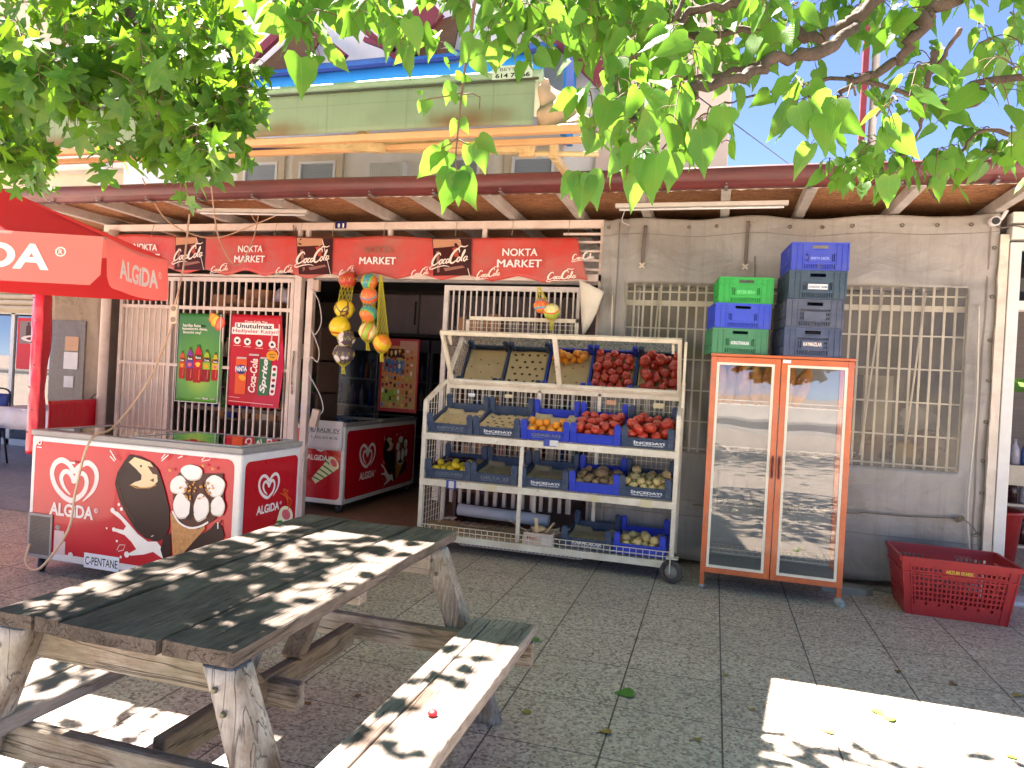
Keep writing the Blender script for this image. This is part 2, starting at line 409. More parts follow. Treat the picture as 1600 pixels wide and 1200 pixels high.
# ---------------------------------------------------------------- porch roof
RZ = 2.89; GY = 5.17
roof = thing('porch_roof', (-1.5, 5.2, 2.95), 'low porch roof with brown gutter, chipboard underside and grey rafters over the shop front', 'roof')  # left part past the shop is unseen, added to shade the paving
q = MB(); q.sheet(lambda a, b_: (-9.6+13.6*a, GY+.05+2.6*b_, 2.985+.02*b_), 60, 12, thick=-0.016); q.build('chipboard', OSB, roof)
q = MB()
for i in range(74):
    x = -9.6+13.6*i/74; q.b(x+.07, x+.11, GY+.10, GY+2.7, 3.02, 3.034)
q.b(-9.6, 4.0, GY+.03, GY+2.7, 3.008, 3.02); q.build('roof_sheet', mk('roof_sheet', (196, 186, 176), rough=.5, dirt=.25), roof)
for x in (-9.0, -8.1, -7.3, -6.45, -5.7, -4.85, -3.89, -3.06, -2.45, -1.83, -1.22, -0.63, -0.0, 0.58, 1.26, 1.95, 2.6, 3.3):
    q = MB(); q.b(x-.035, x+.035, GY+.06, 7.4, RZ, RZ+.085); q.build('rafter', RAFT, roof, bevel=.004)
# gutter profile along x, slightly sagging and dented
def gutter():
    q = MB(); prof = [(0.10, 0.125), (0.10, 0.0), (0.035, 0.0), (0.028, 0.022), (0.012, 0.03), (0.0, 0.05), (-0.012, 0.085), (-0.012, 0.12), (-0.002, 0.135), (0.006, 0.128), (0.0, 0.118)]
    nx = 180; vs = []
    for i in range(nx+1):
        x = -9.6+13.6*i/nx; sag = .008*math.sin(x*1.3)+.004*math.sin(x*3.7); rip = .0022*math.sin(x*150) if -3.6 < x < -.9 else 0
        for a, b_ in prof: vs.append((x, GY-.02+a+rip, 2.882+b_+sag*.4))
    k = len(prof); fs = [(i*k+j, (i+1)*k+j, (i+1)*k+j+1, i*k+j+1) for i in range(nx) for j in range(k-1)]
    q.add(vs, fs, 0, True); return q
gt = gutter().build('gutter', GUT, roof, fix=True); md = gt.modifiers.new('s', 'SOLIDIFY'); md.thickness = .003
q = MB()
for i in range(20):
    x = -6.6+.55*i; q.b(x-.012, x+.012, GY-.03, GY+.08, 2.872, 2.879); q.tube([(x, GY-.038, 2.895), (x, GY-.03, 2.895)], .006, 6)
q.build('gutter_bracket', STEEL, roof)
q = MB()
for i in range(137):
    x = -9.6+.0985*i; z = 2.882; q.add([(x, GY+.075, z), (x+.05, GY+.075, z-.004-.005*rnd.random()), (x+.098, GY+.075, z)], [(0, 2, 1)])
q.build('eave_flashing', PINKW, roof)

# ---------------------------------------------------------------- building behind
WALLW = mk('white_render', (242, 241, 240), rough=.85, dirt=.18, dscale=1.5, dcol=(170, 160, 150), bump=.15, bscale=80)
WALLP = mk('beige_render', (222, 200, 186), rough=.85, dirt=.2, dscale=1.2, bump=.15, bscale=80)
PVC = mk('pvc_frame', (228, 230, 232), rough=.35, dirt=.08)
BLIND = mk('window_blind', (150, 160, 172), rough=.4, dirt=.15, stretch=(1, 1, 30), dscale=3)
GLS = None
def glass_mat(name, tint=(1, 1, 1, 1), gloss=.12, rough=.02, alpha_rough=None, film=None):
    m, t, p, out = newmat(name); t.nodes.remove(p)
    tr = N(t, 'ShaderNodeBsdfTransparent'); tr.inputs[0].default_value = tint
    gl = N(t, 'ShaderNodeBsdfGlossy', Roughness=rough); gl.inputs[0].default_value = (1, 1, 1, 1)
    fr = N(t, 'ShaderNodeFresnel', IOR=1.5)
    f = mathn(t, 'ADD', mathn(t, 'MULTIPLY', fr.outputs[0], .9), gloss)
    f = mathn(t, 'MINIMUM', f, 1.0)
    mx = N(t, 'ShaderNodeMixShader'); t.links.new(f, mx.inputs[0]); t.links.new(tr.outputs[0], mx.inputs[1]); t.links.new(gl.outputs[0], mx.inputs[2])
    last = mx.outputs[0]
    if film:   # a hazy surface film, (colour, amount)
        df = N(t, 'ShaderNodeBsdfDiffuse'); df.inputs[0].default_value = film[0]
        v = coords(t); nz = N(t, 'ShaderNodeTexNoise', Scale=3.0, Detail=6.0); t.links.new(v, nz.inputs['Vector'])
        m2 = N(t, 'ShaderNodeMixShader'); t.links.new(mathn(t, 'MULTIPLY', ramp(t, nz.outputs[0], [(.2, (.4, .4, .4)), (.8, (1, 1, 1))]), film[1]), m2.inputs[0])
        t.links.new(last, m2.inputs[1]); t.links.new(df.outputs[0], m2.inputs[2]); last = m2.outputs[0]
        nz2 = N(t, 'ShaderNodeTexNoise', Scale=5.0, Detail=3.0); t.links.new(v, nz2.inputs['Vector'])
        b = N(t, 'ShaderNodeBump'); b.inputs['Strength'].default_value = .25; b.inputs['Distance'].default_value = .02
        t.links.new(nz2.outputs[0], b.inputs['Height']); t.links.new(b.outputs[0], gl.inputs['Normal'])
    t.links.new(last, out.inputs[0]); return m
GLASS = glass_mat('clear_glass', gloss=.05)
VINYL = glass_mat('clear_vinyl', tint=(.96, .94, .88, 1), gloss=.0, rough=.25, film=((.50, .44, .33, 1), .26))
bld = thing('apartment_building', (-4, 7.6, 0), 'white and beige rendered apartment building rising behind the shop roof', 'building')
q = MB(); q.b(-7.6, -1.35, 7.5, 9.5, 3.1, 5.95); q.b(-7.6, -.9, 10.4, 12.5, 0, 3.1); q.build('white_wall', WALLW, bld)
q = MB(); q.b(-7.6, 4.0, 7.44, 7.5, 2.5, 3.1); q.build('lintel', WALLW, bld)
q = MB(); q.b(-1.35, 0.0, 7.42, 9.5, 3.1, 5.95); q.b(-1.36, .03, 7.39, 7.42, 4.12, 4.2); q.b(-1.36, .05, 7.36, 7.42, 5.0, 5.16); q.build('beige_wall', WALLP, bld, bevel=.01)
def window(px0, px1, py, par):
    a = atY(px0, py, 7.5); b_ = atY(px1, py, 7.5); x0, x1, zt = a.x, b_.x, a.z
    q = MB()   # surround
    q.b(x0-.12, x1+.12, 7.46, 7.50, zt-.02, zt+.12); q.b(x0-.12, x0-.03, 7.46, 7.5, zt-1.2, zt-.02); q.b(x1+.03, x1+.12, 7.46, 7.5, zt-1.2, zt-.02)
    wn_ = q.build('window', mk('window_surround', (214, 200, 178), rough=.8, dirt=.15), par)
    q = MB()
    for (u0, u1, w0, w1) in ((x0-.03, x1+.03, zt-.05, zt-.02), (x0-.03, x0, zt-1.2, zt-.05), (x1, x1+.03, zt-1.2, zt-.05)): q.b(u0, u1, 7.45, 7.5, w0, w1)
    q.build('frame', PVC, wn_)
    q = MB(); q.b(x0, x1, 7.475, 7.49, zt-1.2, zt-.05); q.build('pane', BLIND, wn_)
for a in ((388, 434, 254), (474, 524, 252), (692, 748, 246), (806, 864, 244)): window(*a, bld)
q = MB()
pa = atY(584, 258, 7.5); pb = atY(636, 270, 7.5); q.b(pa.x, pb.x, 7.38, 7.5, pb.z-.25, pa.z)
for i in range(16):
    x = pa.x+.02+(pb.x-pa.x-.04)*i/15; q.b(x, x+.008, 7.365, 7.38, pb.z-.2, pa.z-.02)
tag(q.build('air_conditioner', PVC), 'pale air conditioner unit on the white wall between the upper windows', 'air conditioner')
q = MB(); pp = atY(167, 230, 7.45); q.tube([(pp.x, 7.42, 3.05), (pp.x, 7.42, 7)], .055, 12); tag(q.build('drain_pipe', PVC), 'white vertical drain pipe on the upper wall above the umbrella', 'pipe')
# neighbour building, left
nb = thing('cream_house', (-10, 8.5, 0), 'cream house front with glazed doors beyond the red vinyl screen', 'house')
q = MB(); q.b(-16, -7.6, 8.8, 12, 2.55, 8.6); q.b(-16, -13.2, 8.8, 12, 0, 2.55); q.b(-7.95, -7.6, 8.4, 12, 0, 2.55); q.b(-16, -7.6, 11.9, 12, 0, 2.55); q.build('wall', mk('cream_render', (206, 192, 164), rough=.85, dirt=.25, dscale=1.5), nb)  # upper wall raised out of view to block sun from the left paving
q = MB(); q.b(-12.4, -8.2, 8.55, 8.8, 4.3, 6.2); q.b(-12.4, -8.2, 8.55, 8.8, 3.55, 3.75); q.build('balcony', mk('balcony_cream', (222, 214, 200), rough=.8, dirt=.2), nb, bevel=.02)
q = MB()
for i in range(7):
    z = 2.1+.09*i; q.box((-10.6, 8.15+.05*i, z), (5.2, .10, .055), Matrix.Rotation(R(-30), 3, 'X'))
q.build('roller_awning', mk('awning_slat', (200, 184, 154), rough=.7, dirt=.2), nb)
q = MB()
for x in (-13.2, -11.9, -10.62, -9.35, -8.0): q.b(x-.035, x+.035, 8.5, 8.56, 0, 2.1)
q.b(-13.2, -8, 8.5, 8.56, 2.05, 2.12); q.b(-13.2, -8, 8.5, 8.56, 0, .1); gd = q.build('glazed_front', mk('alu_frame', (196, 196, 192), rough=.4, dirt=.15), nb)
q = MB(); q.b(-13.2, -8, 8.524, 8.53, .1, 2.05); q.build('pane', glass_mat('shopfront_glass', tint=(.5, .5, .5, 1), gloss=.12), gd)
# menu picture hung in the cream house's window
ar = Art(plane((-10.5, 8.49, 1.62), (1, 0, 0), (0, 0, 1))); ar.rect(0, -.42, .95, .38, ink('poster_red', (190, 30, 44))); ar.rect(.05, -.02, .9, .33, ink('poster_grey', (120, 108, 104)))
for i in range(3):
    cx = .22+.26*i; ar.rect(cx-.05, .1, cx+.05, .26, ink('cola', (70, 26, 22)), r=.02); ar.rect(cx-.02, .25, cx+.02, .31, ink('cola', (70, 26, 22)))
ar.oval(.48, .06, .4, .06, ink('poster_cream', (214, 196, 186))); ar.oval(.48, .06, .3, .035, ink('cola', (70, 26, 22)))
ar.rect(.35, -.4, .8, -.06, ink('poster_white', (222, 216, 214)))
tag(ar.build('picture', None), 'red framed drinks picture in the neighbouring glazed front', 'picture')

# mast and wire against the sky
q = MB(); pa = atY(1347, 240, 7.2); pb = atY(1362, 240, 7.2)
q.b(pa.x-.035, pa.x+.015, 7.2, 7.26, 2.9, 8.5, 0); q.tube([(pb.x, 7.25, 2.9), (pb.x, 7.25, 8.4)], .035, 8, 1)
tag(q.build('flue_pipe', [mk('oxide_red', (128, 46, 50), rough=.5), STEEL]), 'thin red and grey flue pipe standing up against the blue sky', 'pipe')
q = MB(); a = atY(1150, 195, 7.3); b_ = atY(1232, 256, 9)
q.tube([a+(a-b_)*1.5, a, b_], .006, 5); tag(q.build('overhead_wire', mk('black_cable', (24, 24, 26), rough=.6)), 'black wire slanting across the blue sky gap right of the building', 'wire')

# maroon steel frames above the blue awning
MAR = mk('maroon_steel', (132, 52, 60), rough=.45, dirt=.3, dscale=3)
sf = thing('steel_balcony_frame', (-2.6, 7.3, 4.9), 'maroon steel and timber balcony canopy above the blue awning', 'balcony')
q = MB()
def pbar(q, a, b_, Y, w_, mi=0): q.bar(atY(*a, Y), atY(*b_, Y), .06, w_, mi, up=(0, 0, 1))
pbar(q, (570, 62), (620, 80), 7.2, .05); pbar(q, (615, 82), (680, 10), 7.2, .30); pbar(q, (540, 20), (625, 95), 7.25, .07); pbar(q, (430, 0), (540, 90), 7.25, .08)
pbar(q, (375, 110), (460, 30), 7.22, .10); pbar(q, (870, 40), (950, 120), 7.2, .3); pbar(q, (780, 30), (1010, 20), 7.2, .26); pbar(q, (622, 20), (624, 85), 7.2, .03)
q.build('frame', MAR, sf)
q = MB(); q.add([atY(645, 85, 7.3), atY(705, 90, 7.3), atY(720, 20, 7.3), atY(690, 30, 7.3)], [(0, 1, 2, 3)]); ob = q.build('timber_infill', mk('old_timber', (104, 76, 54), rough=.8, dirt=.4, stretch=(1, 1, 8)), sf); ob.modifiers.new('s', 'SOLIDIFY').thickness = .04
q = MB(); q.add([atY(390, 118, 7.3), atY(470, 110, 7.3), atY(500, 60, 7.3), atY(460, 55, 7.3)], [(0, 1, 2, 3)]); q.build('timber_infill', MATS['old_timber'], sf).modifiers.new('s', 'SOLIDIFY').thickness = .04

# ---------------------------------------------------------------- blue awning on the wall
BLUE = mk('blue_canvas', (30, 140, 220), rough=.6, dirt=.15, dscale=2, dcol=(80, 150, 200), bump=.1)
aw2 = thing('blue_awning', (-3.4, 6.7, 4.4), 'bright blue awning band high on the building above the green awning', 'awning')
def bl(a, b_):
    P0 = atY(360, 128, 6.7); P1 = atY(852, 82, 6.7); x = P0.x+(P1.x-P0.x)*a; zt = P0.z+(P1.z-P0.z)*a
    return (x, 6.7-.03*math.sin(b_*3)-.004*math.sin(x*9), zt-.62*b_)
q = MB(); q.sheet(bl, 60, 6, thick=.006); q.build('valance', BLUE, aw2)
q = MB(); q.sheet(lambda a, b_: (bl(a, 0)[0], 6.7+.78*b_, bl(a, 0)[2]+.5*b_), 20, 3, thick=.006); q.build('canopy', BLUE, aw2)
q = MB(); P0 = bl(0, 0); P1 = bl(1, 0); q.bar((P0[0], 6.68, P0[2]+.015), (P1[0], 6.68, P1[2]+.015), .04, .035); q.build('front_bar', mk('navy_bar', (40, 60, 140), rough=.5), aw2)
q = MB(); a = atY(890, 72, 7.0); q.b(a.x-.05, a.x+.01, 7.0, 7.36, 3.95, a.z, 0); q.b(a.x-.02, a.x+.06, 6.99, 7.0, 4.0, a.z+.05, 1)
q.build('side_panel', [BLUE, mk('periwinkle', (110, 130, 214), rough=.6)], aw2)

# ---------------------------------------------------------------- green awning (casts the shade on the terrace)
AY = 3.80
aw = thing('green_awning', (-2.6, AY, 3.0), 'faded green retractable awning with rust stains and a scuffed valance above the gutter', 'awning')
m, t, p, out = newmat('faded_green_canvas'); v = coords(t)
n1 = N(t, 'ShaderNodeTexNoise', Scale=2.2, Detail=9.0, Roughness=.7); t.links.new(v, n1.inputs['Vector'])
c = mixc(t, mathn(t, 'MULTIPLY', ramp(t, n1.outputs[0], [(.4, (0, 0, 0)), (.8, (1, 1, 1))]), .5), rgb(150, 172, 138), rgb(122, 144, 112))
v2 = coords(t, (14, 1, 1.2)); n2 = N(t, 'ShaderNodeTexNoise', Scale=2.0, Detail=5.0); t.links.new(v2, n2.inputs['Vector'])
c = mixc(t, ramp(t, n2.outputs[0], [(.55, (0, 0, 0)), (.8, (.4, .4, .4))]), c, rgb(96, 110, 84))
sx = N(t, 'ShaderNodeSeparateXYZ'); t.links.new(v, sx.inputs[0])
n3 = N(t, 'ShaderNodeTexNoise', Scale=3.0, Detail=6.0); t.links.new(v, n3.inputs['Vector'])
low = mathn(t, 'SUBTRACT', mathn(t, 'MULTIPLY', n3.outputs[0], .2), mathn(t, 'ADD', sx.outputs[2], .02))
n5 = N(t, 'ShaderNodeTexNoise', Scale=1.3, Detail=4.0); t.links.new(v, n5.inputs['Vector'])
rs = mathn(t, 'MULTIPLY', ramp(t, low, [(.09, (0, 0, 0)), (.17, (.9, .9, .9))]), ramp(t, n5.outputs[0], [(.5, (0, 0, 0)), (.62, (1, 1, 1))]))
cx_ = mathn(t, 'ABSOLUTE', mathn(t, 'SUBTRACT', mathn(t, 'FRACT', mathn(t, 'MULTIPLY', sx.outputs[0], 1.9)), .5)); cz_ = mathn(t, 'ABSOLUTE', mathn(t, 'ADD', sx.outputs[2], -.04))
c = mixc(t, mathn(t, 'MULTIPLY', mathn(t, 'MAXIMUM', mathn(t, 'LESS_THAN', cx_, .009), mathn(t, 'LESS_THAN', cz_, .0025)), .35), c, rgb(70, 84, 60))
c = mixc(t, rs, c, rgb(126, 92, 50)); t.links.new(c, p.inputs['Base Color']); p.inputs['Roughness'].default_value = .75
n4 = N(t, 'ShaderNodeTexNoise', Scale=4.0, Detail=3.0); t.links.new(v, n4.inputs['Vector']); bumpn(t, p, n4.outputs[0], .4, .03)
trn = N(t, 'ShaderNodeBsdfTranslucent'); trn.inputs[0].default_value = rgb(224, 216, 200); mxn = N(t, 'ShaderNodeMixShader'); mxn.inputs[0].default_value = .34
t.links.new(p.outputs[0], mxn.inputs[1]); t.links.new(trn.outputs[0], mxn.inputs[2]); t.links.new(mxn.outputs[0], out.inputs[0]); GREEN = m
PEACH = mk('peach_bar', (222, 172, 120), rough=.45, dirt=.2, dscale=4)
SANDB = mk('sand_fabric', (206, 178, 128), rough=.8, dirt=.25, dscale=5)
AX0, AX1 = -6.6, -1.045  # left end lengthened out of view so it shades the ground there
AZ0, AZ1 = 2.872, 3.19
q = MB()
def val(a, b_):
    x = AX0+(AX1-AX0)*a; z = AZ0+(AZ1-.07-AZ0)*b_+.006*math.sin(x*2.1); return (x, AY-.010*math.sin(x*3.1+b_*2)*(1-b_)-.016+.004*noise.noise(Vector((x*6, b_*3, 0))), z)
q.sheet(val, 70, 8, thick=.004)
q.build('valance', GREEN, aw)
q = MB(); vs = []
q.tube([(AX0+(AX1+.03-AX0)*i/12, AY+.022, AZ1-.035+.003*math.sin(i*2)) for i in range(13)], .034, 14); 
q.build('front_tube', mk('green_tube', (160, 184, 150), rough=.5, dirt=.2, dcol=(90, 84, 60)), aw)
q = MB(); q.b(AX0, AX1+.02, AY-.030, AY-.018, AZ1-.078, AZ1-.068); q.build('seam', mk('awning_seam', (70, 72, 54), rough=.7), aw)
q = MB()
def top(a, b_): x = AX0+.02+(AX1-AX0-.04)*a; return (x, AY+.05+3.4*b_, AZ1-.03+1.1*b_-.10*math.sin(math.pi*b_)*(.7+.3*math.sin(x*3)))
q.sheet(top, 24, 16, thick=.004); q.build('canopy', GREEN, aw)
q = MB(); q.b(AX0, AX1+.30, AY-.0, AY+.05, AZ0-.045, AZ0-.005); q.b(AX0, AX1+.25, AY+.42, AY+.46, 2.91, 2.945); q.build('lower_bar', PEACH, aw, bevel=.004)
# hanging side curtain at the right end, catching the sun
q = MB(); A = Vector((AX1+.01, AY+.04, AZ1-.02)); B = Vector((AX1+.01, AY+.04, AZ0)); Cc = atY(930, 192, AY+.25); Dd = atY(858, 128, AY+.45)
def cur(a, b_):
    t0 = A.lerp(Dd, a); b0 = B.lerp(Cc, a); w_ = t0.lerp(b0, b_); return w_ + Vector((.018*math.sin(b_*17+a*3)*a, .03*math.sin(b_*14+a*5), 0))
q.sheet(cur, 14, 30, thick=.003); q.build('side_curtain', mk('curtain_sand', (190, 160, 122), rough=.85, dirt=.3), aw)
ARM = mk('arm_paint', (220, 196, 142), rough=.45, dirt=.3, dcol=(130, 80, 40), chips=((120, 66, 30), .2))
q = MB()
q.bar(atY(385, 222, 4.3), atY(600, 232, 4.2), .05, .055); q.bar(atY(535, 228, 4.25), atY(830, 231, 4.35), .06, .07); q.bar(atY(540, 226, 4.1), atY(575, 206, 4.05), .04, .05)
q.tube([atY(830, 240, 4.35), atY(935, 241, 4.5)], .018, 8); q.box(atY(824, 236, 4.35), (.10, .05, .075)); q.box(atY(866, 238, 4.4), (.05, .06, .09))
q.tube([atY(868, 226, 4.4), atY(866, 247, 4.42)], .02, 8); q.bar(atY(868, 247, 4.45), atY(888, 275, 4.8), .04, .05)
q.build('folding_arm', ARM, aw, bevel=.003)
for fn_ in (lambda a, b_: atY(380+(512-380)*a, 222+12*b_+2*math.sin(a*6), 5.4+.2*b_), lambda a, b_: atY(760+(885-760)*a, 219+8*b_, 5.4)):
    q = MB(); q.sheet(fn_, 10, 2); q.build('tarp_strip', mk('indigo_strip', (66, 66, 128), rough=.6, dirt=.2), aw)
ar = Art(plane((AX1-.245, AY-.024, AZ1-.075), (1, 0, 0), (0, 0, 1)), base=0.02)
ar.rect(0, 0, .235, .075, ink('faded_label', (190, 200, 180))); K = ink('black', (36, 34, 32))
ar.text('614 70 66', .12, .02, .2, .026, K, bold=.03); ar.text('BEYSAN', .12, .054, .15, .018, ink('grey', (110, 110, 100)), bold=.02)
ar.build('lettering', aw)
# ================================================================ SHOP FRONT  (plane Y = 6.1)
FY = 6.1
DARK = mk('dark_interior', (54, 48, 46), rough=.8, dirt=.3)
front = thing('storefront', (-3.6, FY, 0), 'pinkish white steel shop front frame with long beam and open doorway', 'shop front')
q = MB(); q.b(-6.38, -.98, FY-.03, FY+.03, 2.80, 2.87); q.build('beam', PINKW, front, bevel=.004)
q = MB(); q.b(-3.96, -.98, FY-.02, FY+.02, 2.335, 2.40); q.b(-6.1, -3.98, FY-.02, FY+.02, 2.335, 2.36); q.build('door_head', PINKW, front, bevel=.003)
for x in (-6.24, -3.99, -3.90, -3.02, -2.08): 
    q = MB(); q.b(x-.02, x+.02, FY-.018, FY+.018, 2.36, 2.80); q.build('stud', PINKW, front)
q = MB(); q.b(-4.0, -3.925, FY-.045, FY+.03, 0, 2.36); q.build('gate_post', PINKW, front, bevel=.004)
q = MB(); q.b(-3.87, -3.80, FY-.03, FY+.03, 0, 2.335); q.build('door_post', PINKW, front, bevel=.004)
q = MB()
for z in (2.75, 2.68, 2.60, 2.52, 2.44): q.b(-1.35, -.98, FY-.012, FY+.012, z-.01, z+.01)
q.b(-1.02, -.985, FY-.02, FY+.02, 0, 2.8); q.build('side_slats', PINKW, front)
q = MB(); q.tube([(-6.2, FY-.12, 0), (-6.2, FY-.12, 2.30), (-6.22, FY-.05, 2.8)], .048, 14); tag(q.build('downpipe', PINKW), 'round white post between the red vinyl screen and the barred gate', 'post')

def bars(q, x0, x1, z0, z1, n, w_=.014, y=FY):
    for i in range(n):
        x = x0+(x1-x0)*i/(n-1); q.b(x-w_/2+.002*rnd.uniform(-1, 1), x+w_/2, y-w_/2, y+w_/2, z0, z1)
gate = thing('barred_gate', (-5.0, FY, 0), 'pinkish white barred gate hung with a green and a red drinks poster', 'gate')
q = MB(); q.b(-6.12, -4.02, FY-.015, FY+.015, 2.285, 2.325); q.b(-6.12, -4.02, FY-.015, FY+.015, 1.995, 2.03); q.b(-6.12, -4.02, FY-.015, FY+.015, 1.40, 1.43); q.b(-6.12, -4.02, FY-.015, FY+.015, .30, .34)
for x in (-6.11, -5.47, -4.04): q.b(x-.018, x+.018, FY-.016, FY+.016, .30, 2.32)
q.build('frame', PINKW, gate)
q = MB(); bars(q, -6.04, -5.53, .34, 2.29, 8); bars(q, -5.40, -4.09, .34, 2.29, 17); q.build('bars', PINKW, gate)
q = MB(); q.b(-6.12, -5.46, FY+.05, FY+.06, .3, 2.0); q.build('backing_board', mk('cream_board', (224, 206, 190), rough=.6, dirt=.2), gate)
grid = thing('barrier', (-1.8, FY, 0), 'small white barred panel behind the mirror of the fruit stand', 'railing')
q = MB(); q.b(-2.44, -1.17, FY-.016, FY+.016, 2.24, 2.285); q.b(-2.44, -2.395, FY-.016, FY+.016, .3, 2.24); q.b(-1.20, -1.17, FY-.016, FY+.016, .3, 2.24); q.b(-2.44, -1.17, FY-.016, FY+.016, .48, .53); q.build('frame', WHITE, grid, bevel=.002)
q = MB(); bars(q, -2.35, -1.23, .53, 2.24, 21, .013); q.build('bars', WHITE, grid)
q = MB(); bars(q, -2.44, -1.17, .30, .46, 16, .03); tag(q.build('low_slats', PINKW, grid))
# chain on the gate
def chain(name, pts, lab, r=.004, ln=.028):
    q = MB(); P = spline3(pts, 10); L = 0; k = 0
    for a, b_ in zip(P, P[1:]):
        L += (b_-a).length
        if L >= ln*.62:
            L = 0; d = (b_-a).normalized(); sd = Vector((1, 0, 0)) if k % 2 else Vector((0, 1, 0)); c = (a+b_)/2; ring = []
            for j in range(9): th = 2*math.pi*j/8; ring.append(c+d*(ln*.5*math.cos(th))+sd*(ln*.28*math.sin(th)))
            q.tube(ring, r*.7, 5, cap=False); k += 1
    tag(q.build(name, mk('rusty_chain', (104, 74, 58), rough=.5, metal=.6, dirt=.3)), lab, 'chain')
chain('chain', [(-4.03, FY-.07, 2.84), (-4.02, FY-.06, 2.7), (-4.05, FY-.065, 2.58), (-4.01, FY-.06, 2.72), (-4.0, FY-.07, 2.83)], 'rusty chain looped over the shop beam above the gate post')
chain('chain', [(-3.955, FY-.06, 1.62), (-3.96, FY-.06, 1.5), (-3.965, FY-.06, 1.35), (-3.955, FY-.06, 1.2)], 'rusty chain hanging down the gate post beside the red poster')

# ---------------------------------------------------------------- banner
BY = FY-.055
RED = mk('banner_red', (206, 48, 38), rough=.5, dirt=.32, dscale=2.2, dcol=(158, 112, 96), coat=.1, bump=.25, bscale=9, bdist=.03)
def banfn(u, v_, l):
    """u along the banner 0..5.02 m from the left end, v_ down 0..0.40"""
    x = -6.2+u; z = 2.752-.012*u/1.2-v_*(1-.02*math.sin(u*2)); z += .008*math.sin(u*4.4)*(1-v_)
    y = BY-.02*math.sin(u*6.5+v_*3)-.012*math.sin(u*15+v_*5)*v_*2-.03*v_ - l
    if u > 4.55:   # the right end is pulled out along its lower edge
        k = (u-4.55)/.5; x += v_*.42*k*k; z -= .05*v_*k*k; y -= .03*k*math.sin(v_*8)
    return (x, y, z)
def scal(u):
    s = (u/0.47) % 1.0; return .345+.055*max(0.0, 1-abs(math.sin(math.pi*s)))**.7
bn = thing('shop_banner', (-3.7, BY, 2.55), 'long red scalloped shop banner printed with the shop name and glasses of cola', 'banner')
q = MB(); nu, nv = 230, 12
vs = []
for j in range(nv+1):
    for i in range(nu+1): u = 4.99*i/nu; vs.append(banfn(u, scal(u)*j/nv, 0))
q.add(vs, [(j*(nu+1)+i, j*(nu+1)+i+1, (j+1)*(nu+1)+i+1, (j+1)*(nu+1)+i) for j in range(nv) for i in range(nu)], 0, True)
bo = q.build('cloth', [RED], bn); bo.modifiers.new('s', 'SOLIDIFY').thickness = .002
COLA = mk('print_cola', (92, 30, 22), rough=.4, dirt=.35, dscale=14, dcol=(190, 90, 60)); COLD = ink('cola_dark', (60, 30, 28)); TAN = ink('foam', (196, 142, 108)); CRM = ink('cream', (240, 222, 206)); WT = ink('white', (236, 230, 224)); BRN = ink('banner_brown', (150, 104, 88))  # BRN is brown ink: faded lettering and marks on the printed glasses
def cokescript(ar, cx, cy, w_, m, th=.011):
    """flowing script lettering drawn with strokes, about w_ wide"""
    s_ = w_/10.0
    def S(pts, wd): ar.stroke([(cx+(x-5+y*.22)*s_, cy+(y-1.4+x*.12)*s_) for x, y in pts], [w__*s_ for w__ in wd], m, sm=5)
    S([(2.0, 2.5), (1.5, 3.2), (.7, 2.9), (.1, 1.6), (.1, .5), (.7, 0), (1.5, .4), (2.1, 1.0)], [.2, .35, .5, .6, .6, .45, .3, .15])       # C
    S([(.4, .2), (-.3, -.7), (.5, -1.0), (2.0, -.6), (4.0, -.5), (5.6, -.9)], [.2, .25, .35, .3, .25, .1])                               # swash under
    S([(2.9, 1.3), (2.4, 1.2), (2.2, .5), (2.6, .1), (3.0, .6), (2.9, 1.3), (3.3, 1.2)], [.3, .35, .4, .35, .35, .25, .15])                # o
    S([(4.0, 1.2), (3.6, 1.3), (3.3, .6), (3.6, .1), (4.1, .5)], [.3, .3, .4, .3, .15])                                                  # c
    S([(4.9, 1.2), (4.4, 1.2), (4.2, .5), (4.5, .1), (4.9, .7), (5.0, 1.2), (4.95, .3), (5.3, .4)], [.25, .3, .4, .3, .25, .25, .3, .12])  # a
    S([(7.3, 2.7), (6.9, 3.7), (6.0, 3.4), (5.3, 1.9), (5.4, .5), (6.1, 0), (6.9, .5), (7.3, 1.2)], [.2, .4, .55, .65, .6, .45, .3, .15])  # C
    S([(6.2, 3.0), (7.0, 4.3), (8.4, 4.1), (9.2, 4.4)], [.1, .35, .3, .1])                                                                # top swash
    S([(7.9, 1.4), (7.4, 1.3), (7.2, .6), (7.6, .2), (8.0, .7), (7.9, 1.4)], [.3, .35, .4, .35, .35, .25])                                 # o
    S([(8.3, .7), (8.8, 2.6), (8.7, 3.3), (8.4, 2.4), (8.4, .6), (8.8, .3)], [.15, .3, .25, .4, .4, .15])                                  # l
    S([(9.8, 1.4), (9.3, 1.4), (9.0, .7), (9.4, .2), (9.8, .9), (9.9, 1.4), (9.8, .5), (10.3, .6)], [.25, .3, .4, .3, .25, .25, .3, .1])    # a
def bx(px): return atY(px, 405, BY-.02).x + 6.2
def upfn(u, v_, l): return banfn(u, .40-v_, l)
ar = Art(upfn, base=.004, step=.0004, maxlen=.09)
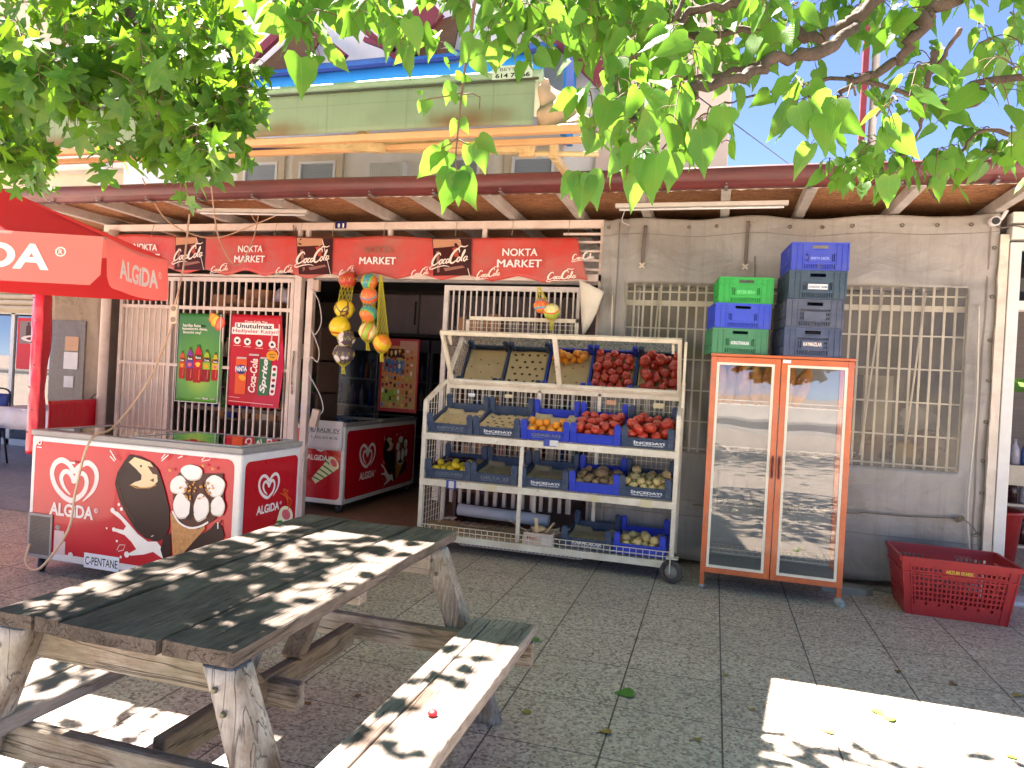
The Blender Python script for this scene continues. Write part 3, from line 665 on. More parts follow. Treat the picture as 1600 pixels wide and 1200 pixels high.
def glass(c0, c1):
    w_ = c1-c0; T = lambda pts: [(c0+x*w_, .40-y*.36) for x, y in pts]
    ar.poly(T([(.0, .01), (.97, .02), (1.0, .97), (.1, 1.0), (.06, .5)]), COLD)
    ar.poly(T([(.02, .04), (.68, .03), (.75, .2), (.68, .27), (.05, .30)]), TAN); ar.poly(T([(.05, .27), (.72, .2), (.92, .95), (.16, .96)]), COLA)
    ar.poly(T([(.12, .36), (.2, .34), (.26, .9), (.2, .92)]), BRN); ar.poly(T([(.52, .26), (.64, .24), (.7, .5), (.6, .5)]), mk('print_amber', (180, 66, 40), rough=.4))
    ar.stroke(T([(.69, .05), (.98, .98)]), .006, CRM); ar.poly(T([(.35, .80), (.8, .72), (.86, .77), (.4, .88)]), BRN)
    cokescript(ar, c0+.46*w_, .185, w_*.86, CRM)
g = [(bx(268), bx(322)), (bx(462), bx(518)), (bx(672), bx(738))]
for c0, c1 in g: glass(c0, c1)
for (n0, w0) in ((bx(227), .34), (bx(390), .37), (bx(592), .36), (bx(812), .40)):
    dull = abs(n0-bx(592)) < .01
    dy_ = 0
    ar.text('NOKTA', n0, .265, w0*.80, .066, BRN if dull else WT, bold=.018); [ar.text('MARKET', n0+d_, .165+e_, w0, .064, WT, bold=0.0) for d_, e_ in ((-.003, 0), (.003, 0), (0, .002), (0, -.002))]
for px, ww in ((345, .17), (449, .17), (545, .17), (658, .17), (766, .20), (872, .19)):
    cokescript(ar, bx(px), .052, ww, CRM)
cokescript(ar, 5.0, .22, .15, CRM)
ar.build('printed_artwork', bn)
q = MB()
def flap(a, b_):
    A = atY(905, 437, BY-.07); A2 = atY(910, 522, BY-.05); B = atY(944, 456, BY-.12); B2 = atY(912, 523, BY-.06)
    p = (A.lerp(A2, b_)).lerp(B.lerp(B2, b_**.8), a); return p + Vector((.02*math.sin(b_*3)*a, -.035*math.sin(a*3.1), 0))
q.sheet(flap, 12, 16, thick=.002); q.build('loose_flap', mk('banner_back', (214, 206, 186), rough=.5, dirt=.12), bn)
# twine that ties the banner to the beam
for px in (238, 335, 430, 470, 520, 600, 712, 800, 888):
    q = MB(); x = atY(px, 360, BY).x; q.tube([(x, FY-.035, 2.86), (x+.01, BY-.01, 2.80), (x+.004, BY-.012, 2.73)], .0025, 5); q.build('twine', mk('twine', (170, 150, 130), rough=.8), bn)
q = MB(); a = atY(524, 346, FY-.035); b_ = atY(541, 357, FY-.035)
ar = Art(plane((a.x, FY-.034, b_.z), (1, 0, 0), (0, 0, 1))); W_ = b_.x-a.x; H_ = a.z-b_.z
ar.rect(0, 0, W_, H_, ink('navy', (34, 36, 92))); ar.text('0', W_*.33, H_*.42, W_*.2, H_*.6, WT, bold=.05); ar.text('1', W_*.72, H_*.42, W_*.14, H_*.6, WT, bold=.05)
tag(ar.build('number_plate', None), 'tiny navy and white number plate stuck on the beam above the banner', 'sign')

# ---------------------------------------------------------------- posters on the gate
PY = FY-.03
def poster(name, c, W_, H_, lab, draw, bend, tilt=0.0):
    o = Vector(c)
    def fn(u, v_, l):
        k = v_/H_; return (o.x+u+tilt*(H_-v_)+.05*bend*math.sin(k*5.2)*(u/W_)*.6, PY-.03*math.sin(k*5.5+.6)*max(0, u/W_)**1.2*abs(bend)-.006*math.sin(u*9)-l, o.z+v_)
    p_ = thing(name, (o.x+W_/2, PY, o.z), lab, 'poster')
    q = MB(); q.sheet(lambda a, b_: fn(a*W_, b_*H_, 0), 14, 24); base, edge = draw[0], draw[1]
    ob = q.build('sheet', [base], p_); ob.modifiers.new('s', 'SOLIDIFY').thickness = .0015
    ar = Art(fn, base=.0022, step=.0002, maxlen=.06); draw[2](ar, W_, H_); ar.build('printed_artwork', p_); return p_
def green_m():
    m, t, p, out = newmat('poster_green'); v = coords(t); gr = N(t, 'ShaderNodeTexGradient', gradient_type='SPHERICAL')
    mp = N(t, 'ShaderNodeMapping'); mp.inputs['Location'].default_value = (-.05, 0, -.5); mp.inputs['Scale'].default_value = (2.2, .1, 1.9); t.links.new(v, mp.inputs[0]); t.links.new(mp.outputs[0], gr.inputs[0])
    t.links.new(ramp(t, gr.outputs[0], [(0, rgb(42, 118, 50)), (.6, rgb(88, 158, 48)), (1, rgb(170, 204, 70))]), p.inputs['Base Color']); p.inputs['Roughness'].default_value = .4; return m
def draw_green(a, W_, H_):
    u = W_
    for i, (c, x) in enumerate((((214, 120, 40), .80), ((226, 150, 44), .86), ((220, 80, 60), .96))): a.oval(u*x, H_*(.955-.03*i), u*.10, H_*(.06+.012*i), ink('citrus%d' % i, c), rot=-.6, wob=.05); a.oval(u*x, H_*(.955-.03*i), u*.07, H_*(.045+.01*i), ink('citrusrim%d' % i, (min(255, c[0]+25), c[1]+50, c[2]+40)), rot=-.6)
    a.text('harika fuse', u*.32, H_*.865, u*.42, H_*.035, WT, bold=.02); a.text('tea', u*.585, H_*.865, u*.12, H_*.03, ink('darkgreen', (20, 60, 30)), bold=.03)
    a.text('lezzetlerini dene,', u*.39, H_*.825, u*.58, H_*.035, WT, bold=.02); a.text('favorini seç!', u*.33, H_*.783, u*.42, H_*.038, WT, bold=.02)
    cols = [(214, 84, 40), (120, 70, 160), (200, 40, 60), (150, 190, 50), (206, 190, 40)]
    for i in (0, 4, 1, 3, 2):
        x = u*(.13+.185*i); s_ = [.8, .96, 1.08, .92, .8][i]; bw = u*.088*s_; y0 = H_*(.255 if i in (0, 4) else .235 if i in (1, 3) else .22); hh = H_*.40*s_
        liq = ink('tea%d' % (i % 2), (176, 40, 34) if i % 2 == 0 else (150, 36, 40)); cc = ink('fl%d' % i, cols[i])
        a.poly([(x-bw, y0+.02), (x-bw*.8, y0), (x+bw*.8, y0), (x+bw, y0+.02), (x+bw, y0+hh*.62), (x+bw*.75, y0+hh*.8), (x+bw*.3, y0+hh*.93), (x-bw*.3, y0+hh*.93), (x-bw*.75, y0+hh*.8), (x-bw, y0+hh*.62)], liq)
        a.rect(x-bw*.96, y0+hh*.38, x+bw*.96, y0+hh*.62, cc); a.poly([(x-bw*.8, y0+hh*.75), (x-bw*.35, y0+hh*.9), (x+bw*.35, y0+hh*.9), (x+bw*.8, y0+hh*.75)], cc)
        a.rect(x-bw*.32, y0+hh*.93, x+bw*.32, y0+hh*1.0, ink('capgreen', (60, 110, 50))); a.rect(x-bw*.7, y0+hh*.60, x+bw*.7, y0+hh*.72, ink('label_dark', (40, 70, 40)))
        a.text('fuse', x, y0+hh*.66, bw*1.2, hh*.07, WT, bold=.03); a.rect(x+bw*.35, y0+.03, x+bw*.55, y0+hh*.35, ink('glint', (226, 110, 90))); a.oval(x, y0+hh*.48, bw*.55, hh*.06, ink('fruit%d' % (i % 3), [(240, 160, 50), (230, 110, 120), (250, 200, 60)][i % 3]), wob=.1)
    a.text('fuse', u*.72, H_*.05, u*.12, H_*.022, WT, bold=.03); a.stroke([(u*.5, H_*.047), (u*.62, H_*.047)], .003, WT); a.stroke([(u*.82, H_*.047), (u*.92, H_*.047)], .003, WT)
    ew = .006
    a.stroke([(0, 0), (0, H_)], ew, WT); a.stroke([(u, 0), (u, H_)], ew, WT); a.stroke([(0, 0), (u, 0)], ew, WT)
poster('green_poster', (-5.345, PY, 1.045), .525, .905, 'green iced tea poster with a row of bottles hung on the gate', (green_m(), None, draw_green), .6)
def draw_red(a, W_, H_):
    u = W_; DG = ink('charcoal', (50, 40, 46)); OR = ink('orange', (226, 90, 40)); YE = ink('yellow', (232, 160, 40)); CR = ink('crimson', (176, 26, 48)); SG = ink('sprite_green', (50, 110, 70))
    a.poly([(u*.45, 0), (u, 0), (u, H_*.75), (u*.8, H_*.5)], ink('poster_magenta', (196, 36, 66)))
    a.text('Coca-Cola Yaz', u*.5, H_*.925, u*.44, H_*.022, WT, bold=.02)
    a.rect(u*.08, H_*.845, u*.84, H_*.91, WT, r=.01); a.rect(u*.02, H_*.785, u*.95, H_*.86, WT, r=.01)
    a.text('Unutulmaz', u*.46, H_*.877, u*.70, H_*.05, DG, bold=.025); a.text('Hediyeler Kazan!', u*.485, H_*.817, u*.88, H_*.05, ink('poster_red', (206, 30, 44)), bold=.012)
    for i, x in enumerate((.14, .34, .56, .80)):
        a.oval(u*x, H_*(.715-.01*i), u*.065, H_*.04, WT); a.oval(u*x, H_*(.715-.01*i), u*.03, H_*.016, DG, wob=.15, seed=i); a.stroke([(u*(x-.07), H_*(.66-.01*i)), (u*(x+.07), H_*(.66-.01*i))], .004, CRM)
    for x, c, tx, h in ((.24, OR, 'FANTA', .40), (.47, CR, 'Coca-Cola', .44), (.68, SG, 'Sprite', .41)):
        a.rect(u*(x-.105), H_*.13, u*(x+.105), H_*(.13+h), c, r=.012); a.rect(u*(x-.09), H_*(.115+h), u*(x+.09), H_*(.135+h), STEEL_I)
        if tx == 'FANTA': a.oval(u*x, H_*.40, u*.11, H_*.05, ink('fanta_blue', (40, 50, 120)), wob=.05); a.text(tx, u*x, H_*.405, u*.22, H_*.055, WT, bold=.05, rot=.06); a.oval(u*(x+.03), H_*.31, u*.07, H_*.03, YE, rot=-.4)
        else: a.text(tx, u*x, H_*.34, H_*.37, u*.13, WT if tx == 'Sprite' else CRM, bold=.03, shear=.25, rot=math.pi/2-.04)
    a.oval(u*.80, H_*.565, u*.105, H_*.055, YE); a.text('Aksiyon', u*.80, H_*.578, u*.13, H_*.018, DG, bold=.03); a.text('Yazı', u*.80, H_*.552, u*.09, H_*.02, DG, bold=.03)
    a.rect(u*.80, H_*.14, u*.90, H_*.46, WT, r=.02)
    for i in range(5): a.oval(u*.85, H_*(.18+.06*i), u*.032, H_*.018, [CR, DG, CR, SG, CR][i])
    a.stroke([(u*.86, H_*.66), (u*.93, H_*.6), (u*.9, H_*.52)], .006, WT); a.stroke([(u*.03, H_*.095), (u*.25, H_*.09)], .003, CRM); a.stroke([(u*.03, H_*.05), (u*.9, H_*.035)], .004, CRM)
STEEL_I = ink('tin', (200, 180, 180))
poster('red_poster', (-4.71, PY, 1.04), .60, .915, 'red soft drink poster with three tins hung on the gate, curling at its right edge', (ink('poster_red', (206, 30, 44)), None, draw_red), 1.0)

# ---------------------------------------------------------------- inside the shop
room = thing('shop_room', (-3.6, 8, 0), 'dim shop room behind the barred front with dark walls and ceiling', 'room')
q = MB(); q.b(-6.45, -6.38, FY+.1, 10.4, 0, 2.88, 0); q.b(-6.4, -.95, 10.3, 10.4, 0, 2.88, 0); q.b(-.98, -.92, FY+.1, 10.4, 0, 2.88, 0)
q.build('wall', mk('shop_wall', (150, 136, 126), rough=.8, dirt=.3), room)
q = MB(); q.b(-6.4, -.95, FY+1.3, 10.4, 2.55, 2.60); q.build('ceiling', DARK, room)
# dark wall cupboards over the drinks fridges
CUP = mk('dark_cupboard', (128, 116, 118), rough=.5, dirt=.2)
cb_ = thing('wall_cupboards', (-3.4, 8.6, 2.0), 'dark grey wall cupboards at the back of the shop above the fridges', 'cupboard')
for i in range(7): q = MB(); q.b(-4.9+.56*i, -4.9+.56*i+.545, 8.6, 8.63, 1.98, 2.5); q.build('door', CUP, cb_, bevel=.01)
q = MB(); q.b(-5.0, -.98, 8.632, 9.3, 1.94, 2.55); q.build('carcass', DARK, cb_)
for i in range(7): q = MB(); q.b(-4.9+.56*i+.50, -4.9+.56*i+.512, 8.57, 8.6, 2.1, 2.4); q.build('handle', mk('black_plastic', (30, 30, 32), rough=.5), cb_)
FRB = mk('fridge_black', (60, 58, 62), rough=.3, dirt=.1); CHR = mk('chrome_strip', (120, 120, 126), rough=.5, dirt=.3)
BOTC = [mk('bottle_%s' % n_, c, rough=.25, dirt=.1) for n_, c in (('blue', (40, 70, 150)), ('red', (150, 40, 34)), ('green', (60, 110, 56)), ('amber', (170, 110, 40)), ('clear', (150, 156, 160)), ('white', (190, 186, 180)), ('cola', (54, 28, 24)), ('purple', (90, 60, 120)))]
def bottle(q, x, y, z, h, r, mi): q.lathe([(0, 0), (r, .002), (r, h*.55), (r*.8, h*.68), (r*.35, h*.84), (r*.35, h*.95), (r*.4, h*.95), (r*.4, h), (0, h)], (x, y, z), 9, mi)
for i, x in enumerate((-5.05, -4.32, -3.59)):
    f = thing('drinks_fridge', (x+.35, 9, 0), ['black drinks fridge furthest left inside the dim shop behind the gate', 'black drinks fridge in the middle of the doorway with a bright steel edge', 'black drinks fridge behind the framed menu and hanging balls'][i], 'fridge', 'drinks fridges inside the shop')
    q = MB(); q.b(x, x+.70, 9.1, 9.3, 0, 1.9); q.b(x, x+.03, 8.66, 9.1, 0, 1.9); q.b(x+.67, x+.70, 8.66, 9.1, 0, 1.9); q.b(x, x+.70, 8.60, 9.1, 1.74, 1.9); q.b(x, x+.7, 8.62, 9.1, 0, .2); q.build('body', FRB, f)
    q = MB(); q.b(x, x+.014, 8.6, 8.64, .2, 1.74); q.b(x+.686, x+.70, 8.6, 8.64, .2, 1.74); q.build('door_edge', CHR, f)
    q = MB()
    for z in (.25, .62, .99, 1.36): q.b(x+.03, x+.67, 8.7, 9.1, z-.02, z)
    q.build('shelf', STEEL, f); q = MB(); q.b(x+.03, x+.67, 8.625, 8.63, .2, 1.74); q.build('glass_door', glass_mat('fridge_glass', tint=(.8, .8, .82, 1), gloss=-.03, rough=.12), f)
    for k in range(8):
        q = MB()
        for z in (.25, .62, .99, 1.36):
            for xx in range(8):
                if rnd.randrange(8) == k: bottle(q, x+.08+.075*xx, 8.78+rnd.uniform(0, .05), z, .25+.04*rnd.random(), .032, 0)
        if q.v: o_ = q.build('bottles', BOTC[k], f); o_['kind'] = 'stuff'
# shelves of goods seen through the bars
def rack(name, x0, x1, y0, y1, zs, lab, seed, step=.085, hmax=.26, mats=BOTC):
    r_ = thing(name, ((x0+x1)/2, (y0+y1)/2, 0), lab, 'shelves'); rr = random.Random(seed)
    q = MB()
    for z in zs: q.b(x0, x1, y0, y1, z-.02, z)
    q.b(x0, x0+.03, y0, y1, 0, zs[-1]+.35); q.b(x1-.03, x1, y0, y1, 0, zs[-1]+.35); q.b(x0, x1, y1, y1+.02, 0, zs[-1]+.35); q.build('rack', mk('rack_brown', (110, 86, 70), rough=.6, dirt=.3), r_)
    qs = [MB() for _ in mats]
    for z in zs:
        x = x0+.08
        while x < x1-.06:
            k = rr.randrange(len(mats)); h = rr.uniform(.12, hmax)
            if rr.random() < .45: bottle(qs[k], x, y0+.08, z, h, step*.4, 0)
            else: qs[k].b(x-step*.45, x+step*.4, y0+.03, y0+.15, z, z+h*.8)
            x += step*rr.uniform(.95, 1.4)
    for k, q in enumerate(qs):
        if q.v: o_ = q.build('goods', mats[k], r_); o_['kind'] = 'stuff'
    return r_
WARM = BOTC[:4]+[mk('carton_brown', (176, 126, 84), rough=.7), mk('wrap_red', (168, 60, 50), rough=.4), mk('wrap_cream', (196, 182, 160), rough=.5)]
rack('goods_shelves', -5.42, -4.1, 6.75, 7.15, (.5, .85, 1.2, 1.55), 'brown shelves of packets and bottles seen through the left gate bars', 3, mats=WARM)
rack('goods_shelves', -3.0, -1.02, 8.0, 8.4, (.35, .7, 1.05, 1.35), 'shelves of dark bottles behind the fruit stand and the framed menu', 5)
rack('goods_shelves', -2.4, -1.1, 6.5, 6.9, (.35, .7, 1.05, 1.35), 'low shelves of packets right behind the barred panel', 9, mats=WARM)
# flat basket and plastic bag on top of the shelf behind the gate
q = MB(); q.lathe([(0, 0), (.36, .0), (.40, .05), (.39, .055), (.35, .012), (0, .012)], (-4.75, 6.62, 2.07), 24); tag(q.build('flat_basket', mk('wicker', (150, 104, 66), rough=.8, dirt=.3, bump=.5, bscale=90)), 'wide flat wicker basket lying above the shelves behind the gate bars', 'basket')
q = MB(); q.ball((-4.45, 6.6, 2.17), .15, 18, 12, (1.1, .8, .85), fn=lambda n_: 1+.14*noise.noise(n_*2.6)+.06*noise.noise(n_*7)); tag(q.build('plastic_bag', mk('bag_white', (206, 200, 204), rough=.35, dirt=.1)), 'crumpled whitish plastic bag on the flat basket behind the bars', 'bag')
q = MB(); q.b(-4.9, -4.6, 6.5, 6.75, 2.1, 2.26); q.b(-5.3, -5.0, 6.5, 6.8, 2.0, 2.2); tag(q.build('carton', mk('carton_brown', (176, 126, 84), rough=.7)), 'brown cartons beside the flat basket behind the gate bars', 'carton')
# items on the sill behind the lower gate bars
qs = []
for i, (x, k, r_) in enumerate(((-5.2, 7, .05), (-5.08, 0, .05), (-4.95, 2, .045), (-4.83, 7, .05), (-4.7, 0, .055), (-4.52, 3, .05), (-4.40, 1, .05))):
    q = MB(); q.lathe([(0, 0), (r_, 0), (r_, .15), (r_*.6, .19), (0, .2)], (x, 6.35, 1.0), 12); tag(q.build('jar', BOTC[k]), ['purple jar', 'blue jar', 'green jar', 'second purple jar', 'broad blue jar', 'amber jar', 'red jar'][i]+' on the ledge just behind the lower gate bars', 'jar', 'jars on the ledge behind the gate')
q = MB(); q.b(-5.42, -4.05, 6.25, 6.5, .96, 1.0); tag(q.build('ledge', mk('rack_brown', (110, 86, 70))), 'brown ledge behind the lower bars of the left gate', 'shelf')
q = MB(); q.b(-2.38, -2.1, 6.35, 6.6, 1.83, 2.02); q.b(-2.08, -1.95, 6.3, 6.5, 1.83, 2.05); tag(q.build('carton', mk('carton_brown', (176, 126, 84), rough=.7)), 'brown cartons behind the barred panel at its left end', 'carton')

# framed ice cream menu
mb_ = thing('framed_menu', (-3.05, 7.6, 1.1), 'red framed ice cream menu board crowded with small pictures hanging in the doorway', 'menu board')
a = atY(596, 528, 7.6); b_ = atY(650, 646, 7.6); W_ = b_.x-a.x; H_ = a.z-b_.z
q = MB(); q.b(a.x, b_.x, 7.6, 7.63, b_.z, a.z); q.build('board', mk('menu_red', (170, 30, 36), rough=.4), mb_, bevel=.004)
ar = Art(plane((a.x, 7.6, b_.z), (1, 0, 0), (0, 0, 1)), base=.001); ar.rect(W_*.06, H_*.05, W_*.95, H_*.9, ink('menu_cream', (190, 140, 96)))
ar.rect(W_*.5, H_*.78, W_*.95, H_*.97, ink('menu_pink', (196, 150, 130))); ar.rect(W_*.08, H_*.74, W_*.62, H_*.86, COLD); ar.poly([(W_*.1, H_*.55), (W_*.64, H_*.5), (W_*.64, H_*.7), (W_*.12, H_*.73)], ink('menu_blue', (70, 110, 160)))
ar.rect(W_*.08, H_*.14, W_*.5, H_*.3, ink('menu_green', (130, 160, 70)))
mc = [ink('menu_%d' % i, c) for i, c in enumerate(((60, 34, 30), (226, 214, 190), (206, 120, 50), (120, 60, 60), (150, 180, 90), (220, 180, 80), (90, 130, 180), (180, 60, 50)))]
rr = random.Random(4)
for j in range(9):
    for i in range(8):
        x = W_*(.11+.105*i+rr.uniform(-.01, .01)); y = H_*(.10+.088*j+rr.uniform(-.012, .012)); c = rr.choice(mc)
        if rr.random() < .5: ar.rect(x-W_*.028, y-H_*.028, x+W_*.028, y+H_*.03, c, r=W_*.02, n=3); ar.rect(x-.004, y-H_*.045, x+.004, y-H_*.028, mc[5])
        else: ar.poly([(x-W_*.03, y+H_*.01), (x, y-H_*.04), (x+W_*.03, y+H_*.01)], mc[2]); ar.oval(x, y+H_*.018, W_*.035, H_*.018, c, n=10, wob=.1, seed=i+j)
ar.build('pictures', mb_)

# ---------------------------------------------------------------- balls hanging in nets
def ballmat(name, base, alt, kind, scale=5.0):
    m, t, p, out = newmat(name); v = coords(t)
    if kind == 'voronoi':
        vo = N(t, 'ShaderNodeTexVoronoi', feature='DISTANCE_TO_EDGE', Scale=scale); t.links.new(v, vo.inputs['Vector']); f = ramp(t, vo.outputs['Distance'], [(.03, (1, 1, 1)), (.06, (0, 0, 0))]); c = mixc(t, f, rgb(*base), rgb(*alt[0]))
    elif kind == 'star':
        vo = N(t, 'ShaderNodeTexVoronoi', Scale=scale); t.links.new(v, vo.inputs['Vector']); f = ramp(t, vo.outputs['Distance'], [(.40, (1, 1, 1)), (.44, (0, 0, 0))]); c = mixc(t, f, rgb(*base), rgb(*alt[0]))
    else:
        wv = N(t, 'ShaderNodeTexWave', Scale=scale, Distortion=1.5); wv.bands_direction = 'DIAGONAL'; t.links.new(v, wv.inputs['Vector'])
        st = [(i/(len(alt)+1), rgb(*c_)) for i, c_ in enumerate([base]+alt)]; c = ramp(t, wv.outputs['Color'], st, 'CONSTANT')
    t.links.new(c, p.inputs['Base Color']); p.inputs['Roughness'].default_value = .35; return m
STARB = ballmat('ball_stars', (88, 74, 78), [(226, 214, 206)], 'star', 9)
YELB = ballmat('ball_yellow', (232, 200, 50), [(96, 60, 40)], 'voronoi', 6.5)
YELR = ballmat('ball_yellow_red', (236, 204, 44), [(190, 60, 40)], 'voronoi', 5)
VOL1 = ballmat('ball_volley_orange', (238, 104, 60), [(70, 150, 190), (238, 120, 70)], 'wave', 3.2)
VOL2 = ballmat('ball_volley_teal', (60, 150, 160), [(110, 200, 90), (230, 120, 60)], 'wave', 3.0)
VOL3 = ballmat('ball_volley_lime', (170, 200, 80), [(236, 110, 50), (236, 226, 160)], 'wave', 3.4)
VOL4 = ballmat('ball_volley_yellow', (236, 196, 50), [(240, 140, 50)], 'wave', 3.0)
REDB = ballmat('ball_red', (190, 66, 50), [(230, 210, 200)], 'voronoi', 4)
NETM = mk('net_yellow', (214, 204, 50), rough=.5, dirt=.05)
def netbag(lab, top, items, r=.075):
    """items: (px, py, radius_px, material, label); net drawn as criss-cross strings round the balls"""
    Y = 5.95; T = atY(*top, Y); cs = []
    for (px, py, rp, m_, lb) in items:
        c = atY(px, py, Y); rr_ = rp/FPX*(c-CAMP).dot(_f); cs.append((c, rr_))
        q = MB(); q.ball((0, 0, 0), rr_, 24, 16); o = q.build('ball', m_); o.location = c; tag(o, lb, 'ball', 'balls hanging in yellow nets'); o.rotation_euler = (px, py, px+py)
    prof = [(T.copy(), .012)]
    for c, rr_ in cs:
        for k in (.8, .0, -.8): prof.append((Vector((c.x, c.y, c.z+k*rr_)), rr_*math.sqrt(max(0, 1-k*k))+.006))
    c, rr_ = cs[-1]; prof.append((Vector((c.x, c.y, c.z-rr_-.02)), .012)); prof.append((Vector((c.x+.01, c.y, c.z-rr_-.09)), .018))
    # resample
    P = []; 
    for (a, ra), (b_, rb) in zip(prof, prof[1:]):
        n_ = max(2, int((a-b_).length/.02))
        for i in range(n_): P.append((a.lerp(b_, i/n_), ra+(rb-ra)*i/n_))
    P.append(prof[-1]); q = MB(); ns = 11
    for s_ in (1, -1):
        for k in range(ns):
            pts = []
            for i, (c_, r2) in enumerate(P):
                a = 2*math.pi*k/ns + s_*i*.16; pts.append((c_.x+r2*math.cos(a), c_.y+r2*math.sin(a), c_.z))
            q.tube(pts, .0013, 4, cap=False)
    tag(q.build('ball_net', NETM), lab, 'net', 'yellow ball nets')
netbag('yellow net holding the tall column of footballs at the left of the doorway', (536, 430), [(543, 437, 14, REDB, 'red ball at the top of the left net just under the banner'), (538, 483, 15.5, YELB, 'yellow ball with dark seams, upper of two in the left net'), (531, 511, 16.5, YELR, 'yellow ball with red seams above the star ball'), (541, 529, 14, STARB, 'dark ball with white stars squeezed behind the yellow ones'), (537, 553, 16.5, STARB, 'dark ball with white stars at the bottom of the left net')])
netbag('yellow net holding the column of colourful volleyballs', (577, 430), [(577, 440, 13, VOL2, 'green and orange ball at the top of the middle net under the banner'), (577, 463, 14, VOL1, 'orange and blue volleyball, second down in the middle net'), (576, 490, 14, VOL2, 'teal and green volleyball in the middle net'), (575, 518, 14.5, VOL3, 'lime and orange volleyball at the bottom of the middle net')])
netbag('long stretched yellow net with a single ball at the bottom', (595, 430), [(597, 536, 14, VOL4, 'single yellow and orange ball hanging lowest right, in front of the framed menu')])
netbag('yellow net of balls hanging behind the barred panel', (842, 448), [(846, 478, 12, VOL1, 'orange ball behind the barred panel'), (862, 487, 13, VOL3, 'lime ball behind the barred panel')])

# cables, sockets, fluorescent fittings
CAB = mk('cream_cable', (196, 160, 130), rough=.5, dirt=.1); CABW = mk('white_cable', (206, 200, 196), rough=.45)
def cable(pts, lab, m_=CAB, r=.006, name='cable'):
    q = MB(); q.tube(spline3(pts, 8), r, 6); return tag(q.build(name, m_), lab, 'cable')
cable([atY(222, 278, 5.1), atY(262, 345, 5.4), atY(330, 372, 5.7), atY(400, 350, 5.8), atY(440, 330, 5.6), atY(395, 332, 5.7), atY(402, 350, 5.9)], 'brown cable swinging from the gutter in front of the banner')
cable([atY(330, 290, 5.0), atY(342, 372, 5.3), atY(370, 415, 5.6), atY(395, 375, 5.7), atY(405, 330, 5.8)], 'brown cable drooping in a loop across the name on the banner')
cable([atY(296, 335, 4.6), atY(286, 420, 4.5), atY(273, 478, 4.5)], 'brown cable running down to the double socket beside the umbrella', r=.007)
cable([atY(270, 505, 4.5), atY(235, 590, 4.2), atY(180, 665, 3.9), (-3.70, 3.50, .93), (-3.77, 3.48, .62), (-3.80, 3.47, .38), (-3.93, 3.44, .16), (-4.03, 3.44, .10), (-4.12, 3.46, .14), (-4.14, 3.50, .24)], 'cream power cord looping down the freezer front into its motor grille', m_=mk('cream_cord', (220, 186, 150), rough=.5), r=.008, name='power_cord')
sk = thing('double_socket', tuple(atY(273, 491, 4.5)), 'cream double socket block hanging on its cable in front of the gate', 'socket')
c_ = atY(273, 491, 4.5); q = MB(); q.b(c_.x-.03, c_.x+.03, 4.485, 4.515, c_.z-.075, c_.z+.075); q.build('body', mk('socket_cream', (206, 190, 164), rough=.4, dirt=.2), sk, bevel=.006)
q = MB()
for dz in (-.042, .042): q.tube([(c_.x, 4.486, c_.z+dz), (c_.x, 4.481, c_.z+dz)], .021, 16)
q.build('outlet', mk('socket_dark', (130, 116, 100), rough=.5), sk)
cable([(-3.80, 6.04, 2.22), (-3.70, 6.02, 2.1), (-3.66, 6.02, 1.9), (-3.72, 6.02, 1.78), (-3.76, 6.02, 1.82), (-3.66, 6.0, 1.64), (-3.68, 6.02, 1.52), (-3.76, 6.03, 1.56), (-3.78, 6.03, 1.42), (-3.62, 6.0, 1.2), (-3.58, 6.0, 1.06), (-3.64, 6.0, 1.0)], 'white cable looping down inside the door post', CABW, .005)
cable([(-3.64, 6.0, .9), (-3.66, 6.0, .82), (-3.76, 6.02, .68), (-3.8, 6.03, .55)], 'white cable tail below the hanging adaptor at the door post', CABW, .005)
q = MB(); q.box((-3.66, 6.0, .98), (.07, .05, .17), Matrix.Rotation(.2, 3, 'Y')); tag(q.build('adaptor', mk('adaptor_cream', (196, 170, 150), rough=.4)), 'pale plug adaptor hanging beside the door post', 'adaptor')
q = MB(); q.b(-3.79, -3.73, 6.05, 6.09, 2.2, 2.31); tag(q.build('junction_box', mk('adaptor_cream', (196, 170, 150))), 'small white junction box at the top of the door post', 'junction box')
def batten(pa, pb, Y, lab):
    a = atY(*pa, Y); b_ = atY(*pb, Y); t_ = thing('light_batten', tuple((a+b_)/2), lab, 'light')
    q = MB(); q.bar(a, b_, .05, .032); q.build('housing', mk('batten_white', (206, 200, 190), rough=.4, dirt=.15), t_, bevel=.003)
    q = MB(); q.tube([a+Vector((.03, 0, -.03)), b_+Vector((-.03, 0, -.03))], .009, 8); q.build('tube', mk('tube_glass', (220, 220, 216), rough=.2), t_)
batten((310, 328), (481, 331), 5.6, 'unlit white light batten fixed above the gate and banner')
batten((962, 322), (1232, 317), 5.6, 'unlit white light batten under the rafters above the tarp')
q = MB(); q.tube(spline3([atY(978, 324, 5.6), atY(972, 345, 5.7), atY(984, 352, 5.8)], 6), .004, 5); tag(q.build('cable', CABW), 'thin white cable dangling from the batten above the tarp', 'cable')

